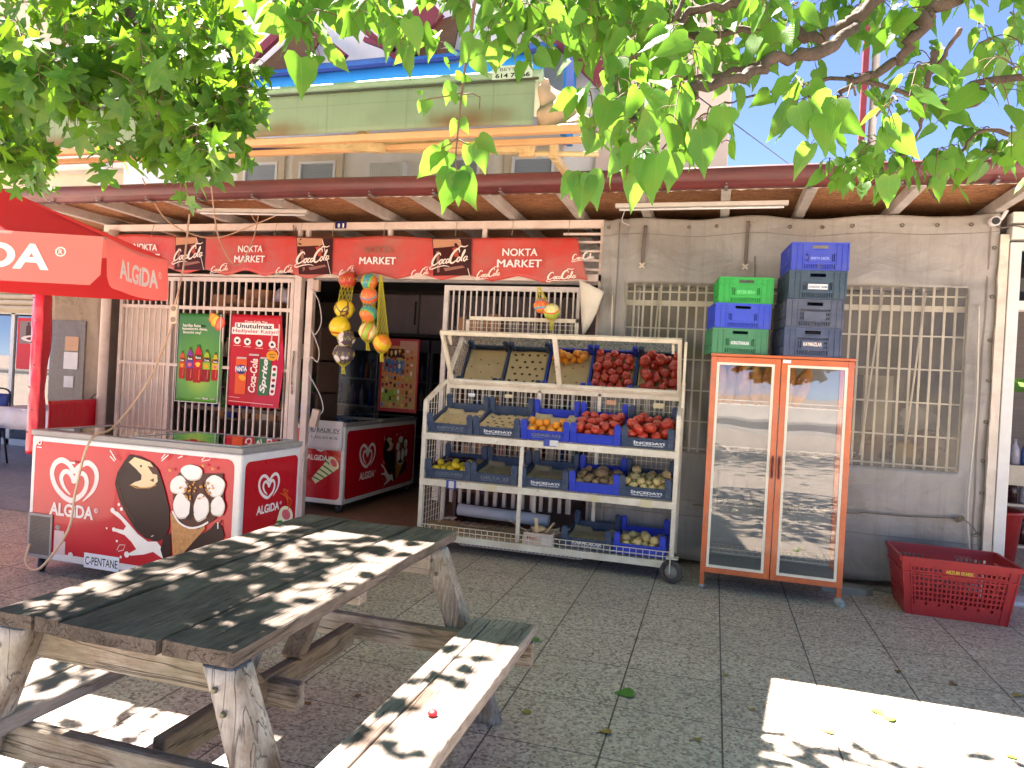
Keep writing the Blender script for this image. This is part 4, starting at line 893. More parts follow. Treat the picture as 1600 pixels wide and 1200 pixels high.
# paper notice
# ================================================================ GREY TARP WALL
def tarp_mat():
    m, t, p, out = newmat('grey_tarp'); v = coords(t)
    n1 = N(t, 'ShaderNodeTexNoise', Scale=1.6, Detail=8.0, Roughness=.65); t.links.new(v, n1.inputs['Vector'])
    c = mixc(t, ramp(t, n1.outputs[0], [(.3, (0, 0, 0)), (.75, (1, 1, 1))]), rgb(160, 157, 150), rgb(134, 127, 116))
    v2 = coords(t, (5, 1, .5)); n2 = N(t, 'ShaderNodeTexNoise', Scale=2.2, Detail=7.0, Roughness=.7); t.links.new(v2, n2.inputs['Vector'])
    c = mixc(t, mathn(t, 'MULTIPLY', ramp(t, n2.outputs[0], [(.5, (0, 0, 0)), (.8, (1, 1, 1))]), .45), c, rgb(84, 72, 56))
    sx = N(t, 'ShaderNodeSeparateXYZ'); t.links.new(v, sx.inputs[0])
    c = mixc(t, mathn(t, 'MULTIPLY', ramp(t, sx.outputs[2], [(.0, (1, 1, 1)), (.5, (0, 0, 0))]), .0), c, rgb(90, 90, 90))
    t.links.new(c, p.inputs['Base Color']); p.inputs['Roughness'].default_value = .42
    n3 = N(t, 'ShaderNodeTexNoise', Scale=3.0, Detail=7.0, Distortion=.6); v3 = coords(t, (1, 1, 1.4)); t.links.new(v3, n3.inputs['Vector'])
    bumpn(t, p, n3.outputs[0], .45, .06); return m
TARP = tarp_mat()
TY = 6.06
tw = thing('tarp_wall', (.5, TY, 0), 'grey brown vinyl tarp wall with large clear windows tied beside the fruit stand', 'tarp')
def ty(x, z):
    y = TY + .022*noise.noise(Vector((x*2.2, z*1.1, 3))) + .010*noise.noise(Vector((x*7, z*3.5, 9)))
    y += (.017*math.sin((x*.9+z*1.6)*5+1.5*noise.noise(Vector((x*1.5, z*1.5, 0))))+.012*noise.noise(Vector((x*3+z*5, z*2-x, 4))))*(1 if z > 2.34 else .15) + .016*math.sin(z*9+x*2)*max(0, (x-1.72)/.3)*(.6)
    if z < .9: y -= .02*abs(math.sin(x*6+z))*(.9-z)
    if x < -.78: y += .02*math.sin((x+.98)*40)
    return y
WX0, WX1, WZ0, WZ1 = -.77, 1.79, .93, 2.325
q = MB(); xs = [-.99+.04*i for i in range(75)]; xs = sorted(set([round(x, 3) for x in xs if abs(x-WX0) > .015 and abs(x-WX1) > .015]+[WX0, WX1])); zs = [.05+.05*i for i in range(57)]; zs = sorted(set([round(z, 3) for z in zs if abs(z-WZ0) > .02 and abs(z-WZ1) > .02]+[WZ0, WZ1, 2.87]))
xs = [x for x in xs if x <= 1.975]
idx = {}
for j, z in enumerate(zs):
    for i, x in enumerate(xs):
        zz = z if z > .1 else .03+.03*abs(math.sin(x*3)); idx[i, j] = len(q.v); q.v.append((x, ty(x, z), zz if z < .1 else z+(.012*math.sin(x*7) if z > 2.8 else 0)))
for j in range(len(zs)-1):
    for i in range(len(xs)-1):
        if WX0 <= xs[i] < WX1 and WZ0 <= zs[j] < WZ1: continue
        q.f.append((idx[i, j], idx[i+1, j], idx[i+1, j+1], idx[i, j+1])); q.m.append(0); q.s.append(True)
o_ = q.build('tarp_sheet', TARP, tw); o_.modifiers.new('s', 'SOLIDIFY').thickness = .003
q = MB(); q.sheet(lambda a, b_: (WX0-.02+(WX1-WX0+.04)*a, ty(WX0+(WX1-WX0)*a, WZ0+(WZ1-WZ0)*b_)+.008+.006*noise.noise(Vector((a*8, b_*5, 2))), WZ0-.02+(WZ1-WZ0+.04)*b_), 60, 36); q.build('clear_window', VINYL, tw)
q = MB()   # welded seams and hem
for (x0, x1, z0, z1) in ((-.99, 1.97, 2.73, 2.735), (-.99, 1.97, .40, .405)): q.sheet(lambda a, b_: (x0+(x1-x0)*a, ty(x0+(x1-x0)*a, z0)-.004, z0+(z1-z0)*b_+.012*math.sin((x0+(x1-x0)*a)*7)*(z0 > 2)), 70, 1)
for x in (-.86, .25, 1.90): q.sheet(lambda a, b_: (x+.012*a+.004*math.sin(b_*9), ty(x, .1+2.7*b_)-.004, .1+2.74*b_ if x != .25 else 2.34+.5*b_), 1, 60)
q.build('seam', mk('tarp_seam', (124, 114, 100), rough=.5, dirt=.2), tw)
EYE = mk('eyelet', (120, 112, 100), rough=.4, metal=.6, dirt=.3)
def eyelet(x, z):
    q = MB(); ring = [(x+.012*math.cos(a), ty(x, z)-.006, z+.012*math.sin(a)) for a in [2*math.pi*k/10 for k in range(11)]]; q.tube(ring, .004, 6, cap=False); q.build('eyelet', EYE, tw)
for px in (951, 1009, 1077, 1120, 1170, 1235, 1286, 1333, 1410, 1463, 1517): eyelet(atY(px, 348, TY).x, 2.795+.006*math.sin(px))
for py in (388, 464, 532, 595, 660, 721, 771, 834): p_ = atY(1553-(py-388)*.042, py, TY); eyelet(min(p_.x, 1.955), p_.z)
# straps with pale buckles
for px, t0, b0 in ((1009, 352, 416), (1169, 347, 418)):
    a = atY(px, t0, TY); b_ = atY(px-5, b0, TY); y = TY-.045
    q = MB(); q.sheet(lambda u, v_: (a.x-.014+.028*u+(b_.x-a.x)*v_, ty(a.x, a.z+(b_.z-a.z)*v_)-.008-.012*math.sin(v_*3.1), a.z+(b_.z-a.z)*v_), 1, 14, thick=.002); st = q.build('strap', mk('strap_grey', (112, 100, 90), rough=.7, dirt=.2), tw)
    q = MB()
    for s_ in (1, -1): q.bar((b_.x-.02, y, b_.z-.02*s_), (b_.x+.02, y, b_.z+.02*s_), .014, .012, up=(0, 1, 0))
    q.box((b_.x, y, b_.z), (.022, .014, .026)); q.build('buckle', mk('buckle_cream', (214, 202, 180), rough=.4), st)
q = MB(); pr = [atY(1085, 788, TY-.06), atY(1105, 790, TY-.06), atY(1320, 801, TY-.06), atY(1350, 801, TY-.06), atY(1420, 807, TY-.05), atY(1502, 810, TY-.05)]
q.tube(spline3(pr, 6), .0045, 6); e = pr[-1]
for k in range(4): q.tube([e+Vector((.016*math.cos(t_+k)-.01*k, -.006-.006*math.sin(t_*2), .018*math.sin(t_+k)-.004*k)) for t_ in [i*.7 for i in range(10)]], .0045, 6)
q.tube(spline3([e, e+Vector((.05, -.01, -.03)), e+Vector((.10, -.005, -.09)), e+Vector((.075, -.01, -.12)), e+Vector((.12, -.01, -.12))], 6), .004, 6)
q.build('rope', mk('rope', (122, 112, 94), rough=.85, dirt=.3), tw)
q = MB(); a = atY(1532, 480, TY-.05); b_ = atY(1512, 790, TY-.05); c_ = atY(1515, 860, TY-.05)
q.tube(spline3([a+Vector((0, .03, .02)), a+Vector((-.004, .01, -.1)), a.lerp(b_, .5)+Vector((.015, 0, 0)), b_, c_], 8), .007, 6); q.tube(spline3([atY(957, 460, TY-.06), atY(955, 540, TY-.06)], 4), .006, 6); q.build('edge_cord', mk('cord_white', (206, 198, 180), rough=.6, dirt=.2), tw)

# white lattice behind the clear windows
LAT = mk('lattice_cream', (244, 236, 218), rough=.5, dirt=.2)
lt = thing('white_lattice', (.5, 6.2, 1.2), 'cream metal lattice standing behind the clear tarp windows', 'lattice')
q = MB(); y = 6.2
n_ = 38
for i in range(n_): x = -.86+2.76*i/(n_-1)+.004*rnd.uniform(-1, 1); q.b(x-.008, x+.008, y-.008, y+.008, .2, 2.52)
q.build('upright_bars', LAT, lt)
q = MB()
for z in (.45, .95, 1.18, 1.44, 1.70, 1.96, 2.27): q.b(-.88, 1.92, y-.016, y-.008, z-.006, z+.006)
q.b(-.88, 1.92, y+.008, y+.03, 2.155, 2.20); q.build('cross_bars', LAT, lt)
q = MB(); q.tube([(1.23, 6.16, 2.3), (1.13, 6.16, 1.0)], .008, 6); q.tube([(1.53, 6.16, 2.3), (1.44, 6.16, 1.0)], .008, 6); q.tube([(-.5, 6.16, 2.3), (-.56, 6.16, 1.0)], .008, 6); q.tube([(.95, 6.16, 2.3), (.90, 6.16, 1.0)], .008, 6)
q.build('loose_rod', LAT, lt)
sr = thing('side_room', (.5, 7.6, 0), 'dusky room behind the grey tarp with brown walls', 'room')
q = MB(); q.b(-.9, 2.02, 8.4, 8.5, 0, 2.88); q.b(1.98, 2.04, 6.3, 8.4, 0, 2.88); q.build('wall', mk('side_room_wall', (140, 122, 92), rough=.8, dirt=.4, dscale=1.2), sr)
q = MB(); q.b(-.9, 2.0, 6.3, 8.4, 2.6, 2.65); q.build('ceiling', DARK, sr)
q = MB(); q.b(1.26, 1.50, 6.9, 7.3, 0, 1.66); tag(q.build('storage_box', mk('pale_box', (178, 164, 130), rough=.6)), 'pale tall cabinet seen hazily through the right clear window', 'cabinet')
q = MB(); q.ball((1.72, 6.9, 1.28), .12, 22, 14, (1.2, .8, 1.1), fn=lambda n_: 1+.35*noise.noise(n_*2.6)+.12*noise.noise(n_*7)); tag(q.build('plastic_bag', mk('bag_white', (206, 200, 204))), 'white plastic bag seen hazily through the right clear window', 'bag')
for i, (x, z, c, s_) in enumerate(((1.3, 1.05, (150, 110, 70), .24), (1.55, 1.02, (190, 150, 60), .2), (1.72, 1.1, (120, 70, 60), .22), (-.4, 1.0, (120, 120, 90), .25), (1.05, 1.0, (90, 80, 84), .22))):
    q = MB(); q.ball((x, 6.6, z), s_*.6, 14, 10, (1, .8, .8), fn=lambda n_: 1+.5*noise.noise(n_*2.2+Vector((i, 0, 0)))); tag(q.build('sack', mk('sack%d' % i, c, rough=.7, dirt=.3)), ['brown', 'yellowish', 'dark red', 'olive', 'grey'][i]+' sack behind the clear window, seen through haze', 'sack')
q = MB(); q.b(.85, 1.95, 6.45, 6.95, .82, .86); tag(q.build('bench_top', mk('rack_brown', (110, 86, 70))), 'brown worktop behind the clear window', 'worktop')

# ---------------------------------------------------------------- right edge: post and glazed door of the next shop
POSTM = mk('flaking_cream', (224, 216, 198), rough=.6, dirt=.22, dscale=7, dcol=(160, 124, 96), chips=((160, 110, 80), .1))
q = MB(); vs = []
n_ = 50
for i in range(n_+1):
    z = 2.72*i/n_; w_ = .006*noise.noise(Vector((0, 0, z*6)))+.004*noise.noise(Vector((0, 3, z*21))); vs += [(1.972+w_, 6.03, z), (2.03, 6.03, z), (2.03, 6.10, z), (1.972+w_, 6.10, z)]
q.add(vs, [(4*i+k, 4*i+(k+1) % 4, 4*i+4+(k+1) % 4, 4*i+4+k) for i in range(n_) for k in range(4)]+[(4*n_, 4*n_+1, 4*n_+2, 4*n_+3)])
tag(q.build('flaking_post', POSTM), 'narrow cream wooden post with flaking paint at the right edge of the tarp', 'post')
nd = thing('glazed_doorway', (2.4, 6.1, 0), 'white aluminium framed doorway of the next shop at the right edge', 'doorway')
q = MB(); q.b(2.035, 2.11, 6.02, 6.12, 0, 2.66, 0); q.b(2.11, 3.3, 6.02, 6.12, 2.60, 2.66); q.b(2.035, 3.3, 6.0, 6.12, 2.68, 2.78); q.b(2.035, 3.3, 6.0, 6.12, 2.80, 2.88); q.b(2.11, 3.3, 6.02, 6.12, 2.16, 2.23); q.build('frame', mk('alu_white', (218, 218, 210), rough=.4, dirt=.12), nd, bevel=.003)
q = MB(); q.b(2.11, 3.3, 6.06, 6.065, 2.23, 2.60); q.build('transom_pane', glass_mat('transom_glass', tint=(.4, .42, .4, 1), gloss=-.03, rough=.2), nd)
q = MB(); q.b(2.05, 3.3, 5.98, 6.2, 0, .03); q.build('threshold', mk('marble_white', (222, 222, 220), rough=.35, dirt=.15), nd, bevel=.003)
q = MB(); q.b(2.02, 2.1, 6.2, 9.5, 0, 2.9); q.b(2.0, 6, 9.4, 9.5, 0, 1.62, 0); q.b(2.0, 6, 9.4, 9.5, 1.78, 2.9); q.b(2.0, 6, 6.2, 9.5, 2.62, 2.66); q.build('wall', mk('grey_boards', (120, 112, 106), rough=.7, dirt=.3, stretch=(.2, 1, 6)), nd)
q = MB(); q.b(2.12, 2.75, 8.9, 8.95, .9, 1.66); q.build('brown_board', mk('brown_board', (120, 78, 48), rough=.8, dirt=.3), nd)
gs = thing('drinks_rack', (2.5, 7.2, 0), 'cream shelf of water bottles and soft drink packs inside the right doorway', 'shelves')
q = MB(); q.b(2.12, 3.0, 7.0, 7.4, .93, .95); q.b(2.12, 3.0, 7.0, 7.4, .60, .62); q.b(2.12, 3.0, 7.0, 7.02, .78, .93); q.b(2.12, 3.0, 7.0, 7.4, .25, .27); q.build('shelf', mk('shelf_cream', (206, 196, 170), rough=.5, dirt=.2), gs)
WB = [mk('water_blue', (70, 110, 190), rough=.2), mk('water_clear', (150, 170, 196), rough=.2), BOTC[1], BOTC[6], mk('wrap_silver', (170, 170, 180), rough=.25, dirt=.3, dscale=30)]
for k in range(5):
    q = MB(); rr = random.Random(k)
    for row, z in ((0, .95), (1, .62), (2, .27)):
        for i in range(9):
            x = 2.16+.09*i; kk = (0 if i % 2 else 1) if row == 0 else rr.choice((2, 3, 3, 4)) if row else 0
            if (row*9+i) % 5 == k: bottle(q, x, 7.1, z, .22, .04, 0)
    if q.v: o_ = q.build('bottles', WB[k], gs); o_['kind'] = 'stuff'
q = MB(); q.ball((2.3, 7.1, 1.24), .13, 18, 12, (1.4, 1, .7), fn=lambda n_: 1+.15*noise.noise(n_*4)); q.build('wrapped_pack', WB[4], gs)
bk = thing('red_bucket', (2.26, 6.45, 0), 'dark red plastic tub standing just inside the right doorway', 'tub')
q = MB(); q.lathe([(0, .1), (.15, .1), (.2, .62), (.215, .63), (.215, .60), (.19, .60)], (2.2, 6.55, 0), 28); q.build('tub', mk('tub_red', (150, 34, 30), rough=.4, dirt=.2), bk)
# CCTV camera
cc = thing('security_camera', tuple(atY(1556, 345, 5.95)), 'small white round security camera under the roof at the top right corner', 'security camera')
c_ = atY(1556, 345, 5.95); q = MB(); d = Vector((-.05, -1, -.12)).normalized(); q.tube([c_+d*.0, c_-d*.12], [.036, .034], 18); q.tube([c_+d*.01, c_+d*.0], [.030, .036], 18, cap=False); q.build('housing', PVC, cc)
q = MB(); q.tube([c_-d*.002, c_+d*.003], .026, 18); q.build('lens', mk('black_plastic', (30, 30, 32)), cc)
q = MB(); q.tube(spline3([c_-d*.1, c_+Vector((.06, .1, .03)), c_+Vector((.10, .1, .10))], 5), .014, 8); q.build('bracket', PVC, cc)
cable([c_-d*.1, c_+Vector((.05, .05, -.04)), c_+Vector((.14, .04, -.03)), c_+Vector((.25, .04, -.06))], 'grey cable hanging from the security camera', mk('cable_grey', (110, 104, 98)), .005)
q = MB(); r9 = random.Random(9)
for _ in range(700):
    c = Vector((r9.uniform(2.0, 5.5), r9.uniform(9.7, 10.1), r9.uniform(.9, 2.3))); u_ = Vector((r9.uniform(-1, 1), r9.uniform(-1, 1), r9.uniform(-1, 1))).normalized()*.07; w_ = u_.orthogonal().normalized()*.06; q.add([c-u_, c+w_, c+u_, c-w_], [(0, 1, 2, 3)])
q.b(2, 5.5, 10.1, 10.3, .5, 2.5); tag(q.build('hedge', mk('hedge_leaf', (96, 150, 60), rough=.6, dirt=.3)), 'strip of green hedge seen through the gap at the back of the right hand shop', 'hedge')
# ================================================================ FRUIT STAND
CREAM = mk('stand_cream', (238, 230, 206), rough=.42, dirt=.22, dscale=6, dcol=(140, 104, 70), chips=((120, 80, 50), .15))
SX0, SX1, SF, SB = -2.31, -0.23, 5.45, 5.95
st = thing('fruit_stand', (-1.27, 5.7, 0), 'cream steel fruit and vegetable stand on wheels with three tiers and a tilted mirror', 'fruit stand')
q = MB(); P = .034
for x in (SX0+P/2, SX1-P/2):
    q.bar((x, SF, .10), (x, SF, 1.24), P, P, up=(0, 1, 0)); q.bar((x, SF, 1.232), (x, 5.86, 1.405), P, P); q.bar((x, SB, .10), (x, SB, 1.50), P, P, up=(0, 1, 0))
q.bar((-1.45, SF, .16), (-1.45, SF, .93), .03, .03, up=(0, 1, 0))
for x in (-1.45, -.93): q.bar((x, SB, .12), (x, SB, 1.37), .03, .03, up=(0, 1, 0))
for z in (.95, .57, .125): q.b(SX0, SX1, SF-.02, SF+.012, z-.028, z+.026)
for z, rise in ((.95, .14), (.57, .07), (.13, .02)):
    q.b(SX0+P, SX1-P, SB-.01, SB+.02, z+rise-.02, z+rise+.01)
    for x in (SX0+.02, -1.45, SX1-.02): q.bar((x, SF+.012, z), (x, SB, z+rise), .025, .025)
q.b(SX0, SX1, SB-.015, SB+.02, 1.345, 1.385); q.build('frame', CREAM, st, bevel=.003)
for x in (SX0+.01, SX1-.01):   # side meshes
    q = MB()
    for i in range(9): y = SF+.02+.058*i; q.b(x-.0022, x+.0022, y-.0022, y+.0022, .14, 1.24+.38*max(0, (y-SF))); 
    for i in range(21): z = .18+.052*i; q.b(x-.0022, x+.0022, SF, SB, z-.0022, z+.0022)
    q.build('side_mesh', CREAM, st)
q = MB()
for i in range(50): x = SX0+.04+.0408*i; q.b(x-.0019, x+.0019, SB+.02, SB+.024, .50, 1.36)
for i in range(17): z = .52+.052*i; q.b(SX0, SX1, SB+.024, SB+.028, z-.0019, z+.0019)
q.build('back_mesh', CREAM, st)
q = MB()
for i in range(42): x = SX0+.02+.0495*i; q.b(x-.0022, x+.0022, SF-.022, SF-.018, .145, .225)
for z in (.222, .185): q.b(SX0, SX1, SF-.022, SF-.018, z-.003, z+.003)
for z, rise in ((.95, .14), (.57, .07), (.145, .02)):
    for i in range(28): x = SX0+.04+.073*i; q.bar((x, SF, z+.006), (x, SB, z+rise+.006), .004, .004)
    for j in range(6): k = (j+.5)/6; q.bar((SX0, SF+(SB-SF)*k, z+rise*k+.002), (SX1, SF+(SB-SF)*k, z+rise*k+.002), .004, .004)
q.build('wire_shelf', CREAM, st)
TYRE = mk('tyre_rubber', (46, 42, 40), rough=.75, dirt=.3, dcol=(120, 110, 100))
def wheel(x, y, r, rot, par, name='wheel'):
    q = MB(); Rm = Matrix.Rotation(rot, 3, 'Z') @ Matrix.Rotation(R(90), 3, 'Y')
    q.lathe([(r*.62, -.022), (r*.9, -.022), (r, -.012), (r, .012), (r*.9, .022), (r*.62, .022)], (x, y, r), 28, 0, Rm)
    q.lathe([(0, -.018), (r*.3, -.02), (r*.32, -.014), (r*.62, -.014), (r*.62, .014), (r*.32, .014), (r*.3, .02), (0, .018)], (x, y, r), 28, 1, Rm)
    q.lathe([(0, -.03), (r*.14, -.03), (r*.14, .03), (0, .03)], (x, y, r), 10, 2, Rm)
    return q.build(name, [TYRE, mk('wheel_hub', (168, 158, 146), rough=.5, dirt=.3), STEEL], par, fix=True)
for x, y, rot in ((SX1-.01, SF-.05, R(70)), (SX0+.08, SF+.14, R(60)), (SX1-.08, SB-.05, R(60)), (SX0+.1, SB-.02, R(-30))):
    wh = wheel(x, y, .086, rot, st)
    q = MB(); dx, dy = math.cos(rot)*.034, math.sin(rot)*.034
    for s_ in (1, -1): q.bar((x+s_*dx, y+s_*dy, .08), (x+s_*dx-.02*dy*20*0, y+s_*dy+.02, .185), .006, .05)
    q.box((x, y+.02, .185), (.09, .09, .008)); q.build('fork', CREAM, wh)
# mirror
MX0, MX1 = -2.265, -.262; MB0 = Vector((0, 5.925, 1.395)); MT0 = Vector((0, 5.60, 1.835)); up = (MT0-MB0); ML = up.length; up.normalize()
mi_ = thing('mirror_panel', (-1.26, 5.76, 1.6), 'long tilted mirror in a cream frame reflecting the crates and floor above the top tier', 'mirror')
nrm = Vector((1, 0, 0)).cross(up)
def mbar(q, x0, x1, s0, s1, d0=-.004, d1=.02):
    o = MB0+up*s0; q.add([Vector((x, 0, 0))+MB0+up*s+nrm*d for d in (d0, d1) for s in (s0, s1) for x in (x0, x1)], [(0, 2, 3, 1), (4, 5, 7, 6), (0, 1, 5, 4), (2, 6, 7, 3), (0, 4, 6, 2), (1, 3, 7, 5)])
q = MB(); fw = .036
mbar(q, MX0, MX1, 0, fw); mbar(q, MX0, MX1, ML-fw, ML); mbar(q, MX0, MX0+fw*.8, fw, ML-fw); mbar(q, MX1-fw*.9, MX1, fw, ML-fw); xm = -1.272; mbar(q, xm-.018, xm+.018, fw, ML-fw)
q.build('frame', CREAM, mi_, bevel=.003, fix=True)
m, t, p, out = newmat('mirror_silver'); p.inputs['Metallic'].default_value = 1; p.inputs['Base Color'].default_value = (.82, .82, .80, 1); v = coords(t)
nz = N(t, 'ShaderNodeTexNoise', Scale=6.0, Detail=6.0); t.links.new(v, nz.inputs['Vector']); t.links.new(mathn(t, 'MULTIPLY', ramp(t, nz.outputs[0], [(.55, (0, 0, 0)), (.8, (1, 1, 1))]), .12), p.inputs['Roughness'])
q = MB(); q.add([Vector((x, 0, 0))+MB0+up*s for s, x in ((0, MX0), (0, MX1), (ML, MX1), (ML, MX0))], [(0, 1, 2, 3)]); q.build('glass', m, mi_)
q = MB(); q.add([Vector((x, 0, 0))+MB0+up*s-nrm*.006 for s, x in ((0, MX0), (0, MX1), (ML, MX1), (ML, MX0))], [(3, 2, 1, 0)]); q.build('backing', CREAM, mi_)
q = MB(); q.b(SX1-.012, SX1+.008, 5.58, 5.60, 1.0, 1.81); q.bar((SX0+.12, 5.62, 1.79), (SX0+.12, SB, 1.5), .02, .02); q.bar((SX1-.1, 5.62, 1.79), (SX1-.1, SB, 1.5), .02, .02); q.build('prop', CREAM, mi_)
# wire basket panel hung on the barred panel
wp = thing('wire_basket', (-1.8, 6.0, 1.9), 'cream wire basket hooked in front of the barred panel above the mirror', 'basket')
a = atY(730, 494, 6.02); b_ = atY(905, 500, 6.02); q = MB(); q.b(a.x, b_.x, 6.0, 6.02, a.z-.035, a.z); q.b(a.x, a.x+.03, 6.0, 6.02, a.z-.35, a.z); q.b(b_.x-.03, b_.x, 6.0, 6.02, a.z-.35, a.z); q.build('frame', CREAM, wp, bevel=.002)
q = MB()
for i in range(24): x = a.x+.03+(b_.x-a.x-.06)*i/23; q.b(x-.0018, x+.0018, 5.995, 5.999, a.z-.35, a.z-.03)
for i in range(8): z = a.z-.06-.04*i; q.b(a.x, b_.x, 5.991, 5.995, z-.0018, z+.0018)
q.build('wires', CREAM, wp)

# ---------------------------------------------------------------- display crates
NAVY = mk('crate_navy', (40, 62, 92), rough=.42, dirt=.25, dscale=9, dcol=(96, 104, 112))
COBALT = mk('crate_cobalt', (36, 62, 190), rough=.38, dirt=.18, dscale=9, dcol=(70, 84, 150))
PAPER = mk('crate_paper', (214, 188, 140), rough=.85, dirt=.2, dscale=5, bump=.2)
HOLE = mk('paper_hole', (84, 66, 44), rough=.9, dirt=.2)
LTW = ink('crate_white', (222, 224, 224)); LTD = ink('crate_faint', (118, 128, 140))
CW, CD, CHh, CP = .392, .46, .078, .150
def crate(loc, tilt, m_, lab, text=None, faint=False, paper=1, sag=0.0, rz=0.0, seed=0):
    c = thing('produce_crate', loc, lab, 'crate', 'low crates on the fruit stand', rot=(tilt, 0, rz))
    q = MB(); w_, d = CW, CD; t_ = .006
    q.b(-w_/2+.01, w_/2-.01, .01, d-.01, .006, .012)
    def wall(p0, p1, h0, h1):   # ribbed wall from p0 to p1
        a = Vector((*p0, 0)); b_ = Vector((*p1, 0)); dr = (b_-a).normalized(); L = (b_-a).length; nn = Vector((dr.y, -dr.x, 0))
        def bb(u0, u1, z0, z1, o0, o1): q.add([a+dr*u+nn*o+Vector((0, 0, z)) for o in (o0, o1) for z in (z0, z1) for u in (u0, u1)], [(0, 2, 3, 1), (4, 5, 7, 6), (0, 1, 5, 4), (2, 6, 7, 3), (0, 4, 6, 2), (1, 3, 7, 5)])
        bb(0, L, 0, h0, -t_, 0); bb(0, L, h0-.010, h0, 0, .007); bb(0, L, 0, .008, 0, .006)
        for k in range(11):
            u = L*(k+.5)/11
            if u < L*.2 or u > L*.8: bb(u-.002, u+.002, .008, h0-.01, 0, .005)
        n2 = 22
        for k in range(n2): u = L*(k+.5)/n2; bb(u-.0022, u+.0022, h0-.024, h0-.012, 0, .003)
    wall((-w_/2, 0), (w_/2, 0), CHh, 0); wall((w_/2, 0), (w_/2, d), CHh, 0); wall((w_/2, d), (-w_/2, d), CHh+.028, 0); wall((-w_/2, d), (-w_/2, 0), CHh, 0)
    q.build('tray', m_, c, world=False, fix=True)
    for sx in (-1, 1):
        for yy in (0, d):
            q = MB(); x = sx*(w_/2-.024); y = yy+(.012 if yy == 0 else -.012); h = CP if yy == 0 else CP+.03
            q.prism([(-.024, -.016), (.024, -.016), (.024, .010), (.014, .018), (-.014, .018), (-.024, .010)] if yy == 0 else [(-.024, .016), (.024, .016), (.024, -.010), (.014, -.018), (-.014, -.018), (-.024, -.010)], ((x, y, 0), (1, 0, 0), (0, 1, 0), (0, 0, 1)), .0, h)
            for k in range(3): q.box((x, y-(.0165 if yy == 0 else -.0165), .02+.032*k), (.03, .004, .008))
            q.box((x, y, h+.005), (.034, .02, .012)); q.build('corner_post', m_, c, world=False, bevel=.002, fix=True)
    if paper:
        rr = random.Random(seed); q = MB(); z0 = .030
        def pf(a, b_): x = (a-.5)*(w_-.03); y = .016+b_*(d-.03); return (x, y, z0+.012*noise.noise(Vector((a*2.5+seed, b_*2.5, seed)))+.05*max(0, b_-.86)*5*(1 if a < .4 or a > .75 else .3)*(paper == 1)+(.03*max(0, .12-a)*6))
        q.sheet(pf, 24, 24)
        pl = q.build('liner', PAPER, c, world=False); pl.modifiers.new('s', 'SOLIDIFY').thickness = .0015
        A = Art(lambda u, v_, l: Vector(pf(u, v_))+Vector((0, 0, l)), base=.0015, step=.0002)
        if paper == 1: hs = [(.2, .78), (.72, .74), (.4, .62), (.85, .85), (.14, .5), (.55, .4), (.3, .3), (.8, .35), (.62, .82)]
        else: hs = [(.1+.2*i+(.1 if j % 2 else 0), .1+.17*j) for i in range(5) for j in range(6) if .1+.2*i+(.1 if j % 2 else 0) < .96]
        for hx, hy in hs: A.oval(hx+rr.uniform(-.02, .02), hy+rr.uniform(-.02, .02), (.022 if paper == 1 else .040), (.016 if paper == 1 else .028), HOLE, n=10)
        A.build('punched_holes', pl, world=False)
    if text:
        A = Art(lambda u, v_, l: Vector((u, -.0075-l, v_)), base=.0005); mt = LTD if faint else LTW
        A.text(text, .01, .045, .235, .026, mt, bold=.04); A.text('SEBZE MEYVE G.ANTEP', .01, .022, .22, .011, mt, bold=.02); A.build('lettering', c, world=False)
    return c
def settle(n, rlo, rhi, region, floor, seed, squash=1.0, tries=60, z0=.034):
    rr = random.Random(seed); out = []; x0, x1, y0, y1 = region
    for _ in range(n):
        best = None; r = rr.uniform(rlo, rhi)
        for _ in range(tries):
            x = rr.uniform(x0+r, x1-r); y = rr.uniform(y0+r, y1-r); z = z0+r*squash
            for X, Y_, Z, R_ in out:
                d = math.hypot(x-X, y-Y_)
                if d < (r+R_)*.93: z = max(z, Z+math.sqrt(max(0, (r+R_)**2*.88-d*d))*squash)
            if best is None or z < best[2]-1e-4: best = (x, y, z, r)
        out.append(best)
    return out
